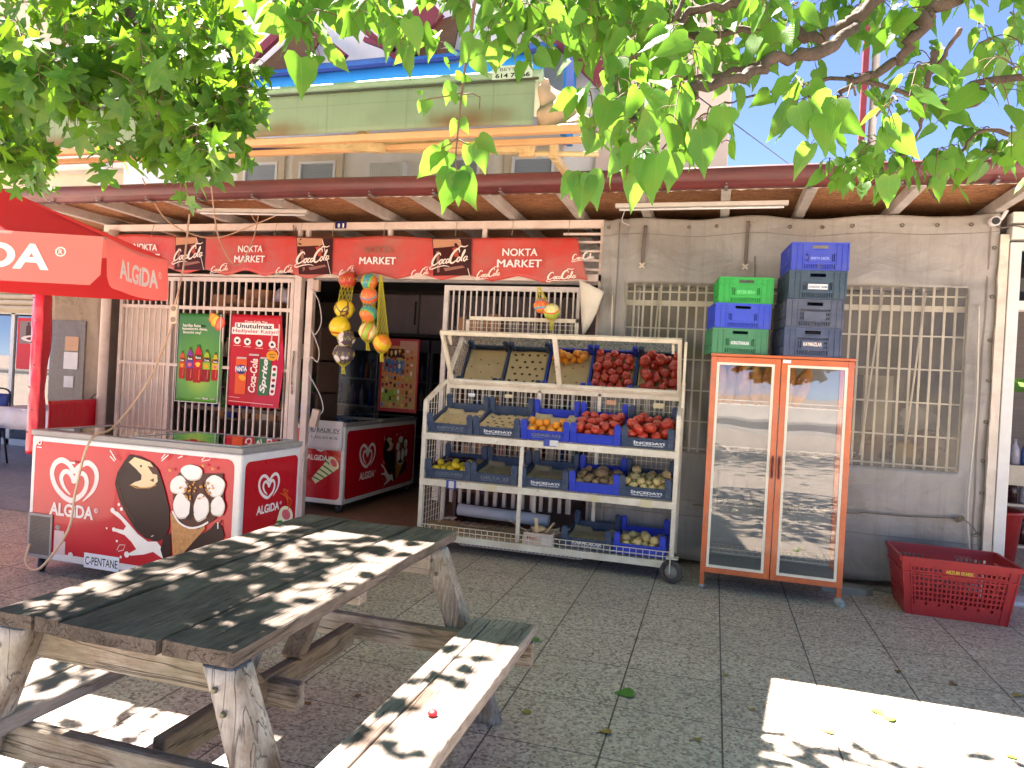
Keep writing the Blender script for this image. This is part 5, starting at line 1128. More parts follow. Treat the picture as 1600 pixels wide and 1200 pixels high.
def fruit_template(kind):
    if kind == 'tomato':
        o = thing('tomato', (0, 0, 0), 'x', 'tomato'); q = MB()
        q.ball((0, 0, 0), 1, 24, 14, (1.04, 1, .80), fn=lambda n_: 1+.045*math.cos(5*math.atan2(n_.y, n_.x))*(1-n_.z*n_.z)**.5-.16*max(0, abs(n_.z)-.86)/.14*.8+.03*noise.noise(n_*1.7)); q.build('flesh', TOM, o, world=False)
        q = MB(); q.lathe([(0, .70), (.14, .695), (.16, .675)], n=10); 
        for k in range(5): a = 2*math.pi*k/5; q.add([(.1*math.cos(a+.3), .1*math.sin(a+.3), .70), (.1*math.cos(a-.3), .1*math.sin(a-.3), .70), (.36*math.cos(a), .36*math.sin(a), .745)], [(0, 1, 2)])
        q.build('stem_scar', mk('tomato_stem', (90, 96, 40), rough=.7), o, world=False)
    elif kind == 'orange':
        o = thing('orange', (0, 0, 0), 'x', 'orange'); q = MB(); q.ball((0, 0, 0), 1, 22, 14, (1, 1, .95)); q.build('peel', ORG, o, world=False); q = MB(); q.lathe([(0, .955), (.07, .952), (.08, .94)], n=8); q.build('navel', mk('orange_navel', (150, 130, 60), rough=.7), o, world=False)
    elif kind == 'lemon':
        q = MB(); q.ball((0, 0, 0), 1, 20, 14, (.88, .88, 1.18), fn=lambda n_: 1+.12*max(0, abs(n_.z)-.9)*10*.6); o = q.build('lemon', LEM)
    elif kind == 'potato':
        q = MB(); q.ball((0, 0, 0), 1, 20, 12, (1.35, .95, .8), fn=lambda n_: 1+.14*noise.noise(n_*1.3)+.03*noise.noise(n_*5)); o = q.build('potato', POT)
    else:
        q = MB(); q.ball((0, 0, 0), 1, 22, 14, (1, 1, .88), fn=lambda n_: 1+.05*noise.noise(n_*2)+.22*max(0, n_.z-.93)*10*.5); q.lathe([(.09, .93), (.05, 1.08), (.07, 1.2), (0, 1.2)], n=8); o = q.build('onion', ONI)
    return o
def fruitmat(name, c1, c2, sc, rough, bump=0.0, bs=60, sss=.0, pos=(.35, .7), stretch=(1, 1, 1)):
    m, t, p, out = newmat(name); v = coords(t, stretch); oi = N(t, 'ShaderNodeObjectInfo'); ad = N(t, 'ShaderNodeVectorMath', operation='ADD'); sc_ = N(t, 'ShaderNodeVectorMath', operation='SCALE'); cm = N(t, 'ShaderNodeCombineXYZ')
    for k in range(3): t.links.new(oi.outputs['Random'], cm.inputs[k])
    t.links.new(cm.outputs[0], sc_.inputs[0]); sc_.inputs['Scale'].default_value = 40; t.links.new(v, ad.inputs[0]); t.links.new(sc_.outputs[0], ad.inputs[1])
    n1 = N(t, 'ShaderNodeTexNoise', Scale=sc, Detail=5.0); t.links.new(ad.outputs[0], n1.inputs['Vector'])
    c = mixc(t, ramp(t, n1.outputs[0], [(pos[0], (0, 0, 0)), (pos[1], (1, 1, 1))]), rgb(*c1), rgb(*c2)); c = mixc(t, mathn(t, 'MULTIPLY', oi.outputs['Random'], .35), c, rgb(*[int(x*.78) for x in c1])); t.links.new(c, p.inputs['Base Color'])
    p.inputs['Roughness'].default_value = rough
    if bump: n2 = N(t, 'ShaderNodeTexNoise', Scale=bs, Detail=3.0); t.links.new(ad.outputs[0], n2.inputs['Vector']); bumpn(t, p, n2.outputs[0], bump, .03)
    return m
TOM = fruitmat('tomato_skin', (190, 56, 38), (204, 96, 56), 1.6, .28, pos=(.45, .85)); ORG = fruitmat('orange_skin', (240, 148, 30), (246, 166, 44), 2, .42, .3, 22)
LEM = fruitmat('lemon_skin', (238, 196, 24), (222, 196, 60), 2, .4, .25, 18); POT = fruitmat('potato_skin', (190, 154, 106), (138, 104, 68), 3, .8, .3, 14); ONI = fruitmat('onion_skin', (232, 210, 142), (190, 146, 84), 2.0, .38, .2, 8, stretch=(3, 3, .6))
TPL = {}
def fill(cr, kind, lab, items, flat=True):
    """individual fruit laid in crate cr"""
    M_ = cr.matrix_basis
    for i, (x, y, z, r) in enumerate(items):
        p_ = M_ @ Vector((x, y, z)); rot = (rnd.uniform(-.7, .7), rnd.uniform(-.7, .7), rnd.uniform(0, 6.28))
        if kind in ('lemon',): rot = (R(90)+rnd.uniform(-.5, .5), rnd.uniform(-.4, .4), rnd.uniform(0, 6.28))
        if kind not in TPL:
            o = fruit_template(kind); TPL[kind] = o; o.location = p_; o.rotation_euler = rot; o.scale = (r, r, r); tag(o, lab, kind, lab)
        else: o = dup(TPL[kind], p_, rot, lab, lab, (r, r, r)); 
def slot(i): return SX0+.042+CW/2+(CW+.0085)*i+.0
T1, T2, T3 = R(16.5), R(8), R(3)
y0 = SF+.012
c11 = crate((slot(0), y0, .985), T1, NAVY, 'navy crate lined with torn brown paper, first from the left on the top tier', 'NEVZAT', True, 1, seed=1)
c12 = crate((slot(1), y0, .985), T1, NAVY, 'navy crate lined with holed brown paper, second from the left on the top tier', 'İNCEDAYI', False, 2, seed=2)
c13 = crate((slot(2), y0, .985), T1, COBALT, 'bright blue crate with a few oranges along its front, middle of the top tier', 'OZASLAN', True, 1, seed=3)
c14 = crate((slot(3), y0, .985), T1, COBALT, 'bright blue crate heaped with tomatoes on the top tier', None, False, 1, seed=4)
c15 = crate((slot(4), y0, .985), T1, NAVY, 'navy crate of large tomatoes at the right end of the top tier', 'İNCEDAYI', False, 1, seed=5)
c21 = crate((slot(0), y0, .605), T2, NAVY, 'navy crate of lemons at the left end of the middle tier', 'OZGUVEN', True, 1, seed=6)
c22 = crate((slot(1)-.005, y0, .605), T2, NAVY, 'empty navy crate next to the lemons on the middle tier', 'DELTA 33', True, 1, seed=7)
c23 = crate((slot(2)+.012, y0, .605), T2, NAVY, 'empty navy crate in the centre of the middle tier', 'İNCEDAYI', False, 1, seed=8)
c24 = crate((slot(3)+.01, y0, .605), T2, COBALT, 'bright blue crate of potatoes on the middle tier', None, False, 1, seed=9)
c25 = crate((slot(4), y0, .605), T2, NAVY, 'navy crate of onions at the right end of the middle tier', 'İNCEDAYI', False, 1, seed=10)
c34 = crate((slot(3)-.03, y0, .165), T3, NAVY, 'empty navy crate on the bottom tier, left of the blue onion crate', 'KARACALAR', False, 1, seed=11, rz=R(-2))
c35 = crate((slot(4)-.02, y0, .165), T3, COBALT, 'bright blue crate of onions at the right end of the bottom tier', None, False, 1, seed=12)
full = (-CW/2+.012, CW/2-.012, .012, CD-.012)
fill(c13, 'orange', 'orange lying along the front edge of the middle crate on the top tier', settle(13, .031, .034, (-.17, .16, .0, .17), 0, 1))
fill(c14, 'tomato', 'red tomato heaped in the bright blue crate on the top tier', settle(38, .030, .042, full, 0, 2, .82))
fill(c15, 'tomato', 'large ribbed tomato in the navy crate at the right end of the top tier', settle(27, .034, .052, full, 0, 3, .82))
fill(c21, 'lemon', 'yellow lemon in the navy crate at the left end of the middle tier', settle(17, .029, .034, (-.17, .19, .0, .26), 0, 4))
fill(c24, 'potato', 'dusty potato in the bright blue crate on the middle tier', settle(24, .030, .042, full, 0, 5, .8))
fill(c25, 'onion', 'pale onion in the navy crate at the right end of the middle tier', settle(34, .030, .040, full, 0, 6, .88))
fill(c35, 'onion', 'pale onion in the bright blue crate on the bottom tier', settle(17, .030, .039, (-.15, .15, .0, .25), 0, 7, .88))
# aubergines behind the lemons
AUB = mk('aubergine_skin', (44, 26, 40), rough=.2, dirt=.05)
for i, (x, y) in enumerate(((-.08, .30), (.02, .33))):
    q = MB(); M_ = c21.matrix_basis; pts = [M_ @ Vector((x-.08+.04*k, y+.01*math.sin(k), .07+.005*k)) for k in range(6)]; q.tube(pts, [.012, .026, .030, .028, .022, .008], 12); tag(q.build('aubergine', AUB), 'dark aubergine lying behind the lemons', 'aubergine', 'aubergines behind the lemons')
# bottom tier: cardboard sheet, torn carton of sticks, pale roll
CARD = mk('cardboard', (196, 158, 114), rough=.85, dirt=.2, dscale=4, stretch=(1, 8, 1))
q = MB(); q.sheet(lambda a, b_: (SX0+.07+.86*a, SF+.02+.42*b_, .155+.035*max(0, 1-a*5)*(1-b_)+.02*noise.noise(Vector((a*5, b_*3, 1)))+(.07*max(0, .12-a)*4 if b_ < .5 else 0)+.02*b_), 30, 12, thick=.004); tag(q.build('cardboard_sheet', CARD), 'flattened brown cardboard sheet lying on the bottom tier of the fruit stand', 'cardboard')
bx_ = thing('torn_carton', (-1.26, SF+.1, .16), 'small torn carton full of broken wooden slats on the bottom tier', 'carton')
q = MB(); x0, x1 = -1.40, -1.16; q.b(x0, x1, SF+.0, SF+.004, .15, .245); q.b(x0, x0+.004, SF+.004, SF+.25, .15, .23); q.b(x1-.004, x1, SF+.004, SF+.25, .15, .26); q.b(x0, x1, SF+.25, SF+.254, .15, .24); q.b(x0, x1, SF, SF+.25, .145, .15); q.build('carton', mk('carton_pinkish', (222, 196, 176), rough=.7, dirt=.15), bx_)
ar = Art(plane((x0, SF, .15), (1, 0, 0), (0, 0, 1))); ar.text('MUZ', .07, .055, .08, .025, ink('poster_red', (206, 30, 44)), bold=.02, rot=-.05); ar.rect(.15, .01, .23, .075, ink('carton_white', (226, 214, 204))); ar.build('lettering', bx_)
q = MB()
for i, (a, b_) in enumerate((((-1.38, .05, .24), (-1.52, -.02, .33)), ((-1.30, .04, .22), (-1.31, .02, .36)), ((-1.25, .05, .22), (-1.16, .0, .34)), ((-1.24, .1, .2), (-1.04, .03, .30)), ((-1.34, .12, .24), (-1.15, .14, .27)))): q.bar((a[0], SF+a[1], a[2]), (b_[0], SF+b_[1], b_[2]), .028, .004)
q.ball((-1.30, SF+.1, .26), .05, 10, 8, (1.2, 1, .6), fn=lambda n_: 1+.3*noise.noise(n_*2.2)); q.build('wood_scrap', mk('slat_wood', (222, 190, 140), rough=.7, dirt=.15), bx_)
q = MB(); q.tube([(-2.12, 5.9, .28), (-1.30, 5.9, .26)], .052, 18); tag(q.build('plastic_roll', mk('roll_pale', (196, 200, 204), rough=.4, dirt=.15)), 'pale blue grey roll lying along the back of the bottom tier', 'roll')
q = MB(); q.b(-2.0, -.95, 5.62, 5.66, .035, .085, 0)
for i in range(30): x = -1.99+.035*i; q.b(x, x+.018, 5.615, 5.62, .045, .075, 1)
q.b(-1.95, -1.0, 5.66, 5.9, .04, .05); tag(q.build('grille_tray', [PINKW, mk('grille_gap', (96, 92, 96))]), 'long whitish grille tray under the fruit stand', 'tray')
q = MB(); q.b(-1.95, -1.93, 5.7, 5.9, 0, .04); q.b(-1.02, -1.0, 5.7, 5.9, 0, .04); 
# price tags
TAG = mk('tag_cream', (222, 208, 164), rough=.5, dirt=.1); TAGB = mk('tag_blue', (48, 70, 160), rough=.4)
def ptag(px, py, w_, h, m_, lab, Y=SF-.024, two=None):
    c = atY(px, py, Y); t_ = thing('price_tag', tuple(c), lab, 'price tag', 'price tags on the fruit stand'); q = MB(); q.b(c.x-w_/2, c.x+w_/2, Y-.003, Y, c.z-h/2, c.z+h/2); q.build('holder', m_, t_)
    if two: q = MB(); q.b(c.x+two[0], c.x+two[1], Y-.006, Y-.003, c.z-h*.4, c.z+h*.4); q.build('card', mk('card_white', (226, 224, 218), rough=.5), t_)
ptag(705, 757, .085, .07, TAGB, 'blue price tag with a white card under the lemons', two=(-.02, .025))
ptag(767, 762, .07, .05, TAG, 'yellowish price tag on the middle rail below the empty crate'); ptag(859, 692, .10, .055, TAGB, 'blue and white price tag under the oranges on the top rail', two=(.0, .07))
ptag(929, 779, .085, .05, TAG, 'cream price tag on the middle rail below the potatoes'); ptag(1009, 787, .09, .055, TAG, 'cream price tag on the middle rail below the onions')
ptag(737, 617, .06, .028, PVC, 'white card on the back mesh above the first crate', Y=5.93); ptag(795, 619, .07, .028, TAG, 'pale card on the back mesh above the second crate', Y=5.93)
ptag(955, 629, .08, .038, mk('tag_peach', (216, 160, 120), rough=.5), 'peach card on the back mesh above the tomatoes', Y=5.93); ptag(1029, 634, .085, .042, TAG, 'cream card on the back mesh above the large tomatoes', Y=5.93)
# ================================================================ ORANGE GLASS CABINET
ORM = mk('cabinet_orange', (222, 112, 54), rough=.4, dirt=.3, dscale=5, dcol=(150, 70, 40), chips=((110, 60, 40), .06), coat=.3)
KX0, KX1, KY0, KY1, KZ0, KZ1 = -.035, .918, 5.37, 5.76, .14, 1.722
cb = thing('glass_cabinet', (.44, 5.55, 0), 'orange steel display cabinet with two glazed doors holding bread loaves', 'cabinet')
q = MB()
for x in (KX0+.016, KX1-.016):
    for y in (KY0+.016, KY1-.016): q.b(x-.016, x+.016, y-.016, y+.016, .02, KZ1-.02)
q.b(KX0-.006, KX1+.01, KY0-.008, KY1+.004, KZ1-.02, KZ1)
for z in (KZ0,): q.b(KX0+.032, KX1-.032, KY0+.004, KY0+.03, z, z+.02); q.b(KX0+.032, KX1-.032, KY1-.03, KY1-.004, z, z+.03); q.b(KX0+.004, KX0+.03, KY0+.032, KY1-.032, z, z+.03); q.b(KX1-.03, KX1-.004, KY0+.032, KY1-.032, z, z+.03)
q.build('frame', ORM, cb, bevel=.002)
q = MB(); q.b(KX0+.02, KX1-.02, KY0+.03, KY1-.02, KZ0+.03, KZ0+.036); q.b(KX0+.02, KX1-.02, KY1-.022, KY1-.016, KZ0+.04, KZ1-.02)
q.build('panel', mk('cabinet_grey', (140, 142, 138), rough=.4, dirt=.2), cb)
q = MB()
for z in (1.36, 1.02, .62, .27):
    for i in range(20): x = KX0+.04+.046*i; q.b(x-.0015, x+.0015, KY0+.05, KY1-.03, z-.0015, z+.0015)
    for y in (KY0+.05, KY0+.2, KY1-.04): q.b(KX0+.03, KX1-.03, y-.003, y+.003, z-.005, z-.0015)
    q.b(KX0+.03, KX1-.03, KY0+.047, KY0+.053, z+.025, z+.03)
q.build('wire_shelf', mk('chrome_wire', (196, 190, 182), rough=.3, metal=.6, dirt=.15), cb)
m, t, p, out = newmat('door_glass'); t.nodes.remove(p)
tr = N(t, 'ShaderNodeBsdfTransparent'); tr.inputs[0].default_value = (.94, .95, .94, 1); gl = N(t, 'ShaderNodeBsdfGlossy', Roughness=.012)
v = coords(t); nz = N(t, 'ShaderNodeTexNoise', Scale=2.2, Detail=1.0); t.links.new(v, nz.inputs['Vector']); b_ = N(t, 'ShaderNodeBump'); b_.inputs['Strength'].default_value = .025; b_.inputs['Distance'].default_value = .05; t.links.new(nz.outputs[0], b_.inputs['Height']); t.links.new(b_.outputs[0], gl.inputs['Normal'])
mx = N(t, 'ShaderNodeMixShader'); mx.inputs[0].default_value = .06; t.links.new(tr.outputs[0], mx.inputs[1]); t.links.new(gl.outputs[0], mx.inputs[2]); t.links.new(mx.outputs[0], out.inputs[0]); DG = m
for i, (x0, x1) in enumerate(((KX0, .4395), (.4455, KX1))):
    d = MB(); y0_, y1_ = KY0-.022, KY0-.001; z0, z1 = KZ0-.012, KZ1-.024; fw = .040
    d.b(x0, x0+fw, y0_, y1_, z0, z1); d.b(x1-fw, x1, y0_, y1_, z0, z1); d.b(x0+fw, x1-fw, y0_, y1_, z1-fw, z1); d.b(x0+fw, x1-fw, y0_, y1_, z0, z0+fw); dr = d.build('door', ORM, cb, bevel=.002)
    q = MB(); g_ = .018; a0, a1, c0, c1 = x0+fw, x1-fw, z0+fw, z1-fw; y2, y3 = y0_-.002, y0_+.012
    q.b(a0, a0+g_, y2, y3, c0, c1); q.b(a1-g_, a1, y2, y3, c0, c1); q.b(a0+g_, a1-g_, y2, y3, c1-g_, c1); q.b(a0+g_, a1-g_, y2, y3, c0, c0+g_); q.build('glazing_strip', mk('strip_cream', (232, 224, 200), rough=.45, dirt=.12), dr)
    q = MB(); q.b(a0+g_, a1-g_, y0_+.006, y0_+.009, c0+g_, c1-g_); q.build('glass', DG, dr)
    q = MB(); hx = x1-.02 if i == 0 else x0+.02; q.tube([(hx, y0_, .99), (hx, y0_-.02, .985), (hx, y0_-.02, .87), (hx, y0_, .865)], .006, 8); q.b(hx-.008, hx+.008, y0_-.004, y0_, .845, 1.01); q.build('handle', mk('handle_brown', (120, 56, 36), rough=.4), dr)
q = MB(); q.b(.452, .505, KY0-.028, KY0-.024, KZ1-.052, KZ1-.028); q.build('paper_label', PVC, cb)
q = MB()
for k in range(3): q.box((KX1-.016+.004*k, KY0+.01-.01*k, .03-.008*k), (.05-.006*k, .05, .025), Matrix.Rotation(.3*k, 3, 'Z'))
q.ball((KX1-.014, KY0+.005, .03), .034, 12, 8, (1, .9, .85), fn=lambda n_: 1+.25*noise.noise(n_*3)); q.build('foot_wrap', mk('foot_plastic', (170, 172, 160), rough=.5, dirt=.3), cb)
q = MB(); q.ball((KX0+.016, KY0+.016, .02), .024, 10, 8, (1, 1, .8)); q.build('foot_wrap', mk('foot_plastic', (170, 172, 160)), cb)
BRD = fruitmat('bread_crust', (196, 132, 66), (140, 80, 34), 6, .7, .5, 20)
def loaf(x, y, z, rot, k):
    q = MB(); q.ball((0, 0, 0), 1, 18, 14, (.055, .05, .15), fn=lambda n_: 1+.05*noise.noise(n_*2+Vector((k, 0, 0)))); o = q.build('bread_loaf', BRD); o.location = (x, y, z); o.rotation_euler = rot
    tag(o, 'brown bread loaf standing on the top shelf behind the %s glass door' % ('left' if x < .44 else 'right'), 'bread', 'bread loaves in the left door' if x < .44 else 'bread loaves in the right door')
k = 0
for x in (.03, .11, .20, .29, .38, .52, .60): 
    loaf(x, 5.50+.02*(k % 2), 1.36+.145, (rnd.uniform(-.12, .12), rnd.uniform(-.1, .35), 0), k); k += 1
for x in (.07, .17, .27, .36): loaf(x, 5.64, 1.36+.15, (0, rnd.uniform(-.1, .2), 0), k); k += 1
# pale scrap of foam behind the cabinet's right foot
q = MB(); q.prism([(0, 0), (.30, -.01), (.36, .05), (.24, .10), (.03, .10)], ((.84, 5.72, .0), (1, 0, 0), (0, 1, 0), (0, 0, 1)), .0, .055); tag(q.build('stone_block', mk('grey_stone', (150, 150, 140), rough=.8, dirt=.3, bump=.4), fix=True), 'flat grey stone holding down the tarp hem right of the cabinet', 'stone')
q = MB(); q.bar((1.0, 5.98, .012), (1.55, 5.9, .012), .05, .02); tag(q.build('timber_lath', mk('slat_wood_grey', (150, 140, 124), rough=.8, dirt=.3)), 'thin timber lath on the floor below the tarp hem', 'lath')

# ---------------------------------------------------------------- slotted plastic crates
def plate(q, fn, W_, H_, t_, holes, mi=0):
    """flat wall W x H with rectangular through holes; fn(u, v, depth) -> point, depth 0 = outer face"""
    us = sorted(set([0, W_]+[round(h[i], 5) for h in holes for i in (0, 2)])); vs_ = sorted(set([0, H_]+[round(h[i], 5) for h in holes for i in (1, 3)]))
    us = [u for u in us if 0 <= u <= W_]; vs_ = [v for v in vs_ if 0 <= v <= H_]; nu, nv = len(us)-1, len(vs_)-1
    sol = [[not any(h[0]-1e-6 <= (us[i]+us[i+1])/2 <= h[2]+1e-6 and h[1]-1e-6 <= (vs_[j]+vs_[j+1])/2 <= h[3]+1e-6 for h in holes) for j in range(nv)] for i in range(nu)]
    vid = {}; V_ = []; F = []
    def vv(i, j, d):
        if (i, j, d) not in vid: vid[i, j, d] = len(V_); V_.append(fn(us[i], vs_[j], t_ if d else 0))
        return vid[i, j, d]
    for i in range(nu):
        for j in range(nv):
            if not sol[i][j]: continue
            F.append((vv(i, j, 0), vv(i+1, j, 0), vv(i+1, j+1, 0), vv(i, j+1, 0))); F.append((vv(i, j, 1), vv(i, j+1, 1), vv(i+1, j+1, 1), vv(i+1, j, 1)))
            if i == 0 or not sol[i-1][j]: F.append((vv(i, j, 0), vv(i, j+1, 0), vv(i, j+1, 1), vv(i, j, 1)))
            if i == nu-1 or not sol[i+1][j]: F.append((vv(i+1, j, 0), vv(i+1, j, 1), vv(i+1, j+1, 1), vv(i+1, j+1, 0)))
            if j == 0 or not sol[i][j-1]: F.append((vv(i, j, 0), vv(i, j, 1), vv(i+1, j, 1), vv(i+1, j, 0)))
            if j == nv-1 or not sol[i][j+1]: F.append((vv(i, j+1, 0), vv(i+1, j+1, 0), vv(i+1, j+1, 1), vv(i, j+1, 1)))
    q.add(V_, F, mi)
def vcrate(loc, rz, w_, d, h, m_, lab, text, group, tm=LTW, sub=None, pattern=0):
    c = thing('stacking_crate', loc, lab, 'crate', group, rot=(0, 0, rz)); t_ = .006
    def holes(W_):
        H = [(W_*.36, h*.78, W_*.64, h*.90)]
        n_ = 14
        for i in range(n_): u = W_*(.24+.52*i/(n_-1)); H.append((u-.0035, h*.06, u+.0035, h*.22))
        if pattern:
            for i in range(n_): u = W_*(.24+.52*i/(n_-1)); H.append((u-.004, h*.58, u+.004, h*.66))
            for u in (.25, .29, .71, .75): H += [(W_*u-.004, h*.28, W_*u+.004, h*.38), (W_*u-.004, h*.43, W_*u+.004, h*.53)]
        else:
            for u in (.25, .28, .72, .75): H.append((W_*u-.003, h*.32, W_*u+.003, h*.6))
        return H
    q = MB(); 
    plate(q, lambda u, v_, e: (u-w_/2, e, v_), w_, h, t_, holes(w_)); plate(q, lambda u, v_, e: (w_/2-u, d-e, v_), w_, h, t_, holes(w_))
    sh = [(d*.36, h*.78, d*.64, h*.90)]+[(d*(.1+.8*i/17)-.004, h*.1, d*(.1+.8*i/17)+.004, h*.30) for i in range(18)]+[(d*(.1+.8*i/17)-.004, h*.4, d*(.1+.8*i/17)+.004, h*.62) for i in range(18)]
    plate(q, lambda u, v_, e: (w_/2-e, u, v_), d-.001, h, t_, sh); plate(q, lambda u, v_, e: (-w_/2+e, d-u, v_), d-.001, h, t_, sh); q.b(-w_/2+.004, w_/2-.004, .004, d-.004, .002, .008)
    q.build('body', m_, c, world=False, fix=True)
    q = MB()
    for y in (-.006, d-.0): 
        q.b(-w_/2-.004, w_/2+.004, y, y+.006, h-.012, h); q.b(-w_/2, w_/2, y, y+.006, 0, .006); q.b(-w_/2, w_/2, y+.001, y+.006, h*.70, h*.73)
        for u in (-.5, -.40, -.30, .30, .40, .5): q.b(w_*u*.99-.003, w_*u*.99+.003, y, y+.006, 0, h-.012)
    for x in (-w_/2-.005, w_/2):
        q.b(x, x+.005, 0, d, h-.012, h); q.b(x, x+.005, 0, d, h*.33, h*.36)
        for k in range(9): y = d*k/8; q.b(x, x+.005, y-.003, y+.003, 0, h-.012)
    q.build('ribs', m_, c, world=False)
    q = MB(); q.b(-w_*.2, w_*.2, -.009, -.0005, h*.30, h*.56); lp = q.build('label_plate', m_, c, world=False)
    if text:
        A = Art(lambda u, v_, l: Vector((u, -.0095-l, v_)), base=.0004)
        if sub: A.rect(-w_*.17, h*.34, w_*.17, h*.52, tm); A.text(text, 0, h*.43, w_*.32, h*.10, m_, bold=.03)
        else: A.text(text, 0, h*.43, w_*.33, h*.13, tm, bold=.035)
        A.build('lettering', lp, world=False)
    return c
G1 = mk('crate_green', (30, 170, 70), rough=.4, dirt=.2, dscale=9, dcol=(40, 120, 60)); G2 = mk('crate_dull_green', (50, 130, 84), rough=.45, dirt=.3, dscale=9, dcol=(80, 130, 100))
B1 = mk('crate_blue', (36, 66, 200), rough=.4, dirt=.22, dscale=9, dcol=(80, 96, 160)); B2 = mk('crate_blue_worn', (44, 62, 178), rough=.45, dirt=.3, dscale=9, dcol=(88, 98, 160))
D1 = mk('crate_slate', (38, 62, 78), rough=.45, dirt=.3, dscale=9, dcol=(84, 100, 112)); D2 = mk('crate_slate_dusty', (46, 58, 82), rough=.5, dirt=.45, dscale=8, dcol=(104, 110, 124)); D3 = mk('crate_slate_blue', (42, 58, 88), rough=.48, dirt=.35, dscale=9, dcol=(90, 100, 124))
GA = 'plastic crates stacked on the orange cabinet'
z = KZ1; ra = R(-8)
vcrate((.155, 5.40, z+.002), R(9), .385, .36, .186, G2, 'dull green crate at the bottom of the left stack, directly on the cabinet', 'KORKUTHANLAR', GA)
vcrate((.165, 5.40, z+.19), R(9), .385, .36, .180, B1, 'blue crate in the middle of the left stack between two green ones', None, GA)
vcrate((.178, 5.41, z+.372), R(6), .375, .36, .190, G1, 'bright green crate on top of the left stack', 'ERTEK SERA', GA, tm=ink('pale_green', (110, 210, 130)))
vcrate((.640, 5.37, z+.002), R(7), .375, .42, .203, D3, 'dark slate crate with cream lettering at the bottom of the right stack', 'KAYMAZLAR', GA, tm=CRM, pattern=1)
vcrate((.645, 5.37, z+.207), R(7), .375, .42, .198, D2, 'dusty dark crate with a worn blank label, second from the bottom of the right stack', None, GA, pattern=1)
vcrate((.652, 5.36, z+.407), R(6), .375, .42, .200, D1, 'dark teal crate with a white label just below the top blue crate', 'DÜNDÜNÜ TARIM', GA, tm=LTW, sub=True)
vcrate((.658, 5.36, z+.609), R(5), .375, .42, .196, B2, 'blue crate at the very top of the right stack', 'BERTA ÇELİK', GA, tm=ink('faint_lilac', (150, 160, 220)))
# big red crate
RC = mk('crate_red', (186, 44, 44), rough=.42, dirt=.22, dscale=8, dcol=(120, 36, 36), coat=.1)
rc = thing('red_crate', (1.63, 5.40, 0), 'large empty red perforated crate with yellow lettering on the floor in front of the tarp', 'crate', rot=(0, 0, R(-1.5)))
W0, W1, D0, D1_, HH = .60, .70, .40, .50, .40
def taper(side):
    def fn(u, v_, e):
        k = v_/HH; w_ = W0+(W1-W0)*k; d = D0+(D1_-D0)*k; dy = -(D1_-D0)/2*k
        if side == 0: return (w_*(u/W0-.5), dy+e, v_)
        if side == 1: return (-w_*(u/W0-.5), dy+d-e, v_)
        if side == 2: return (w_/2-e, dy+d*(u/D0), v_)
        return (-w_/2+e, dy+d*(1-u/D0), v_)
    return fn
def rh(W_, n_, label):
    H = []
    for j in range(8):
        for i in range(n_):
            u = W_*(.085+.83*i/(n_-1)); v_ = .075+.034*j
            if label and j >= 6 and .32 < i/(n_-1) < .68: continue
            if j < 1 and (i*7+j) % 3: continue
            H.append((u-.0075, v_, u+.0075, v_+.021))
    return H
q = MB(); plate(q, taper(0), W0, HH, .006, rh(W0, 21, 1)); plate(q, taper(1), W0, HH, .006, rh(W0, 21, 1)); plate(q, taper(2), D0, HH, .006, rh(D0, 13, 0)); plate(q, taper(3), D0, HH, .006, rh(D0, 13, 0)); q.b(-W0/2+.004, W0/2-.004, .004, D0-.004, .003, .01)
q.build('body', RC, rc, world=False, fix=True)
q = MB()
def rim(z0, z1, o):
    k0, k1 = z0/HH, z1/HH
    for side in range(4):
        f = taper(side); L = W0 if side < 2 else D0; q.add([f(u, v_, e) for e in (-o, 0) for v_ in (z0, z1) for u in (0, L)], [(0, 2, 3, 1), (4, 5, 7, 6), (0, 1, 5, 4), (2, 6, 7, 3), (0, 4, 6, 2), (1, 3, 7, 5)])
rim(.365, .40, .013); rim(.29, .30, .010)
for u in (.002, .045, W0-.045, W0-.002):
    f = taper(0); q.add([f(uu, v_, e) for e in (-.008, 0) for v_ in (0, HH) for uu in (u-.004, u+.004)], [(0, 2, 3, 1), (4, 5, 7, 6), (0, 1, 5, 4), (2, 6, 7, 3), (0, 4, 6, 2), (1, 3, 7, 5)])
q.build('rim', RC, rc, world=False, fix=True)
ar = Art(lambda u, v_, l: Vector(taper(0)(u, v_, -.001-l)), base=.0004); ar.text('ARZUM EKMEK', W0*.5, .322, .145, .024, ink('crate_yellow', (222, 196, 80)), bold=.03); ar.build('lettering', rc, world=False)
ar = Art(lambda u, v_, l: Vector(taper(1)(u, v_, .007+l)), base=.0004); ar.text('EKMEK', W0*.3, .34, .10, .022, ink('faint_rose', (200, 110, 100)), bold=.03); ar.build('lettering', rc, world=False)
# ================================================================ ICE CREAM FREEZERS
def atX(x, y, X): d = ray(x, y); return CAMP + d*(X/d.x)
FWH = mk('freezer_white', (224, 222, 216), rough=.35, dirt=.15, dscale=5, dcol=(150, 130, 110)); FRED = mk('freezer_red', (192, 8, 26), rough=.3, dirt=.08, dscale=2.5, dcol=(150, 12, 24), coat=.25, spec=.3)
FGR = mk('freezer_grey', (150, 146, 140), rough=.45, dirt=.25); IW = ink('logo_white', (236, 226, 218)); CHO = ink('chocolate', (46, 26, 22), .3); CHO2 = ink('chocolate_light', (84, 50, 38), .35)
VAN = ink('vanilla', (226, 204, 160)); ICE = ink('ice_white', (240, 234, 224)); ICES = ink('ice_shade', (210, 196, 178)); NUT = ink('nut', (206, 146, 70)); CONE = mk('print_cone', (206, 150, 84), rough=.5, dirt=.5, dscale=40, dcol=(150, 96, 44))
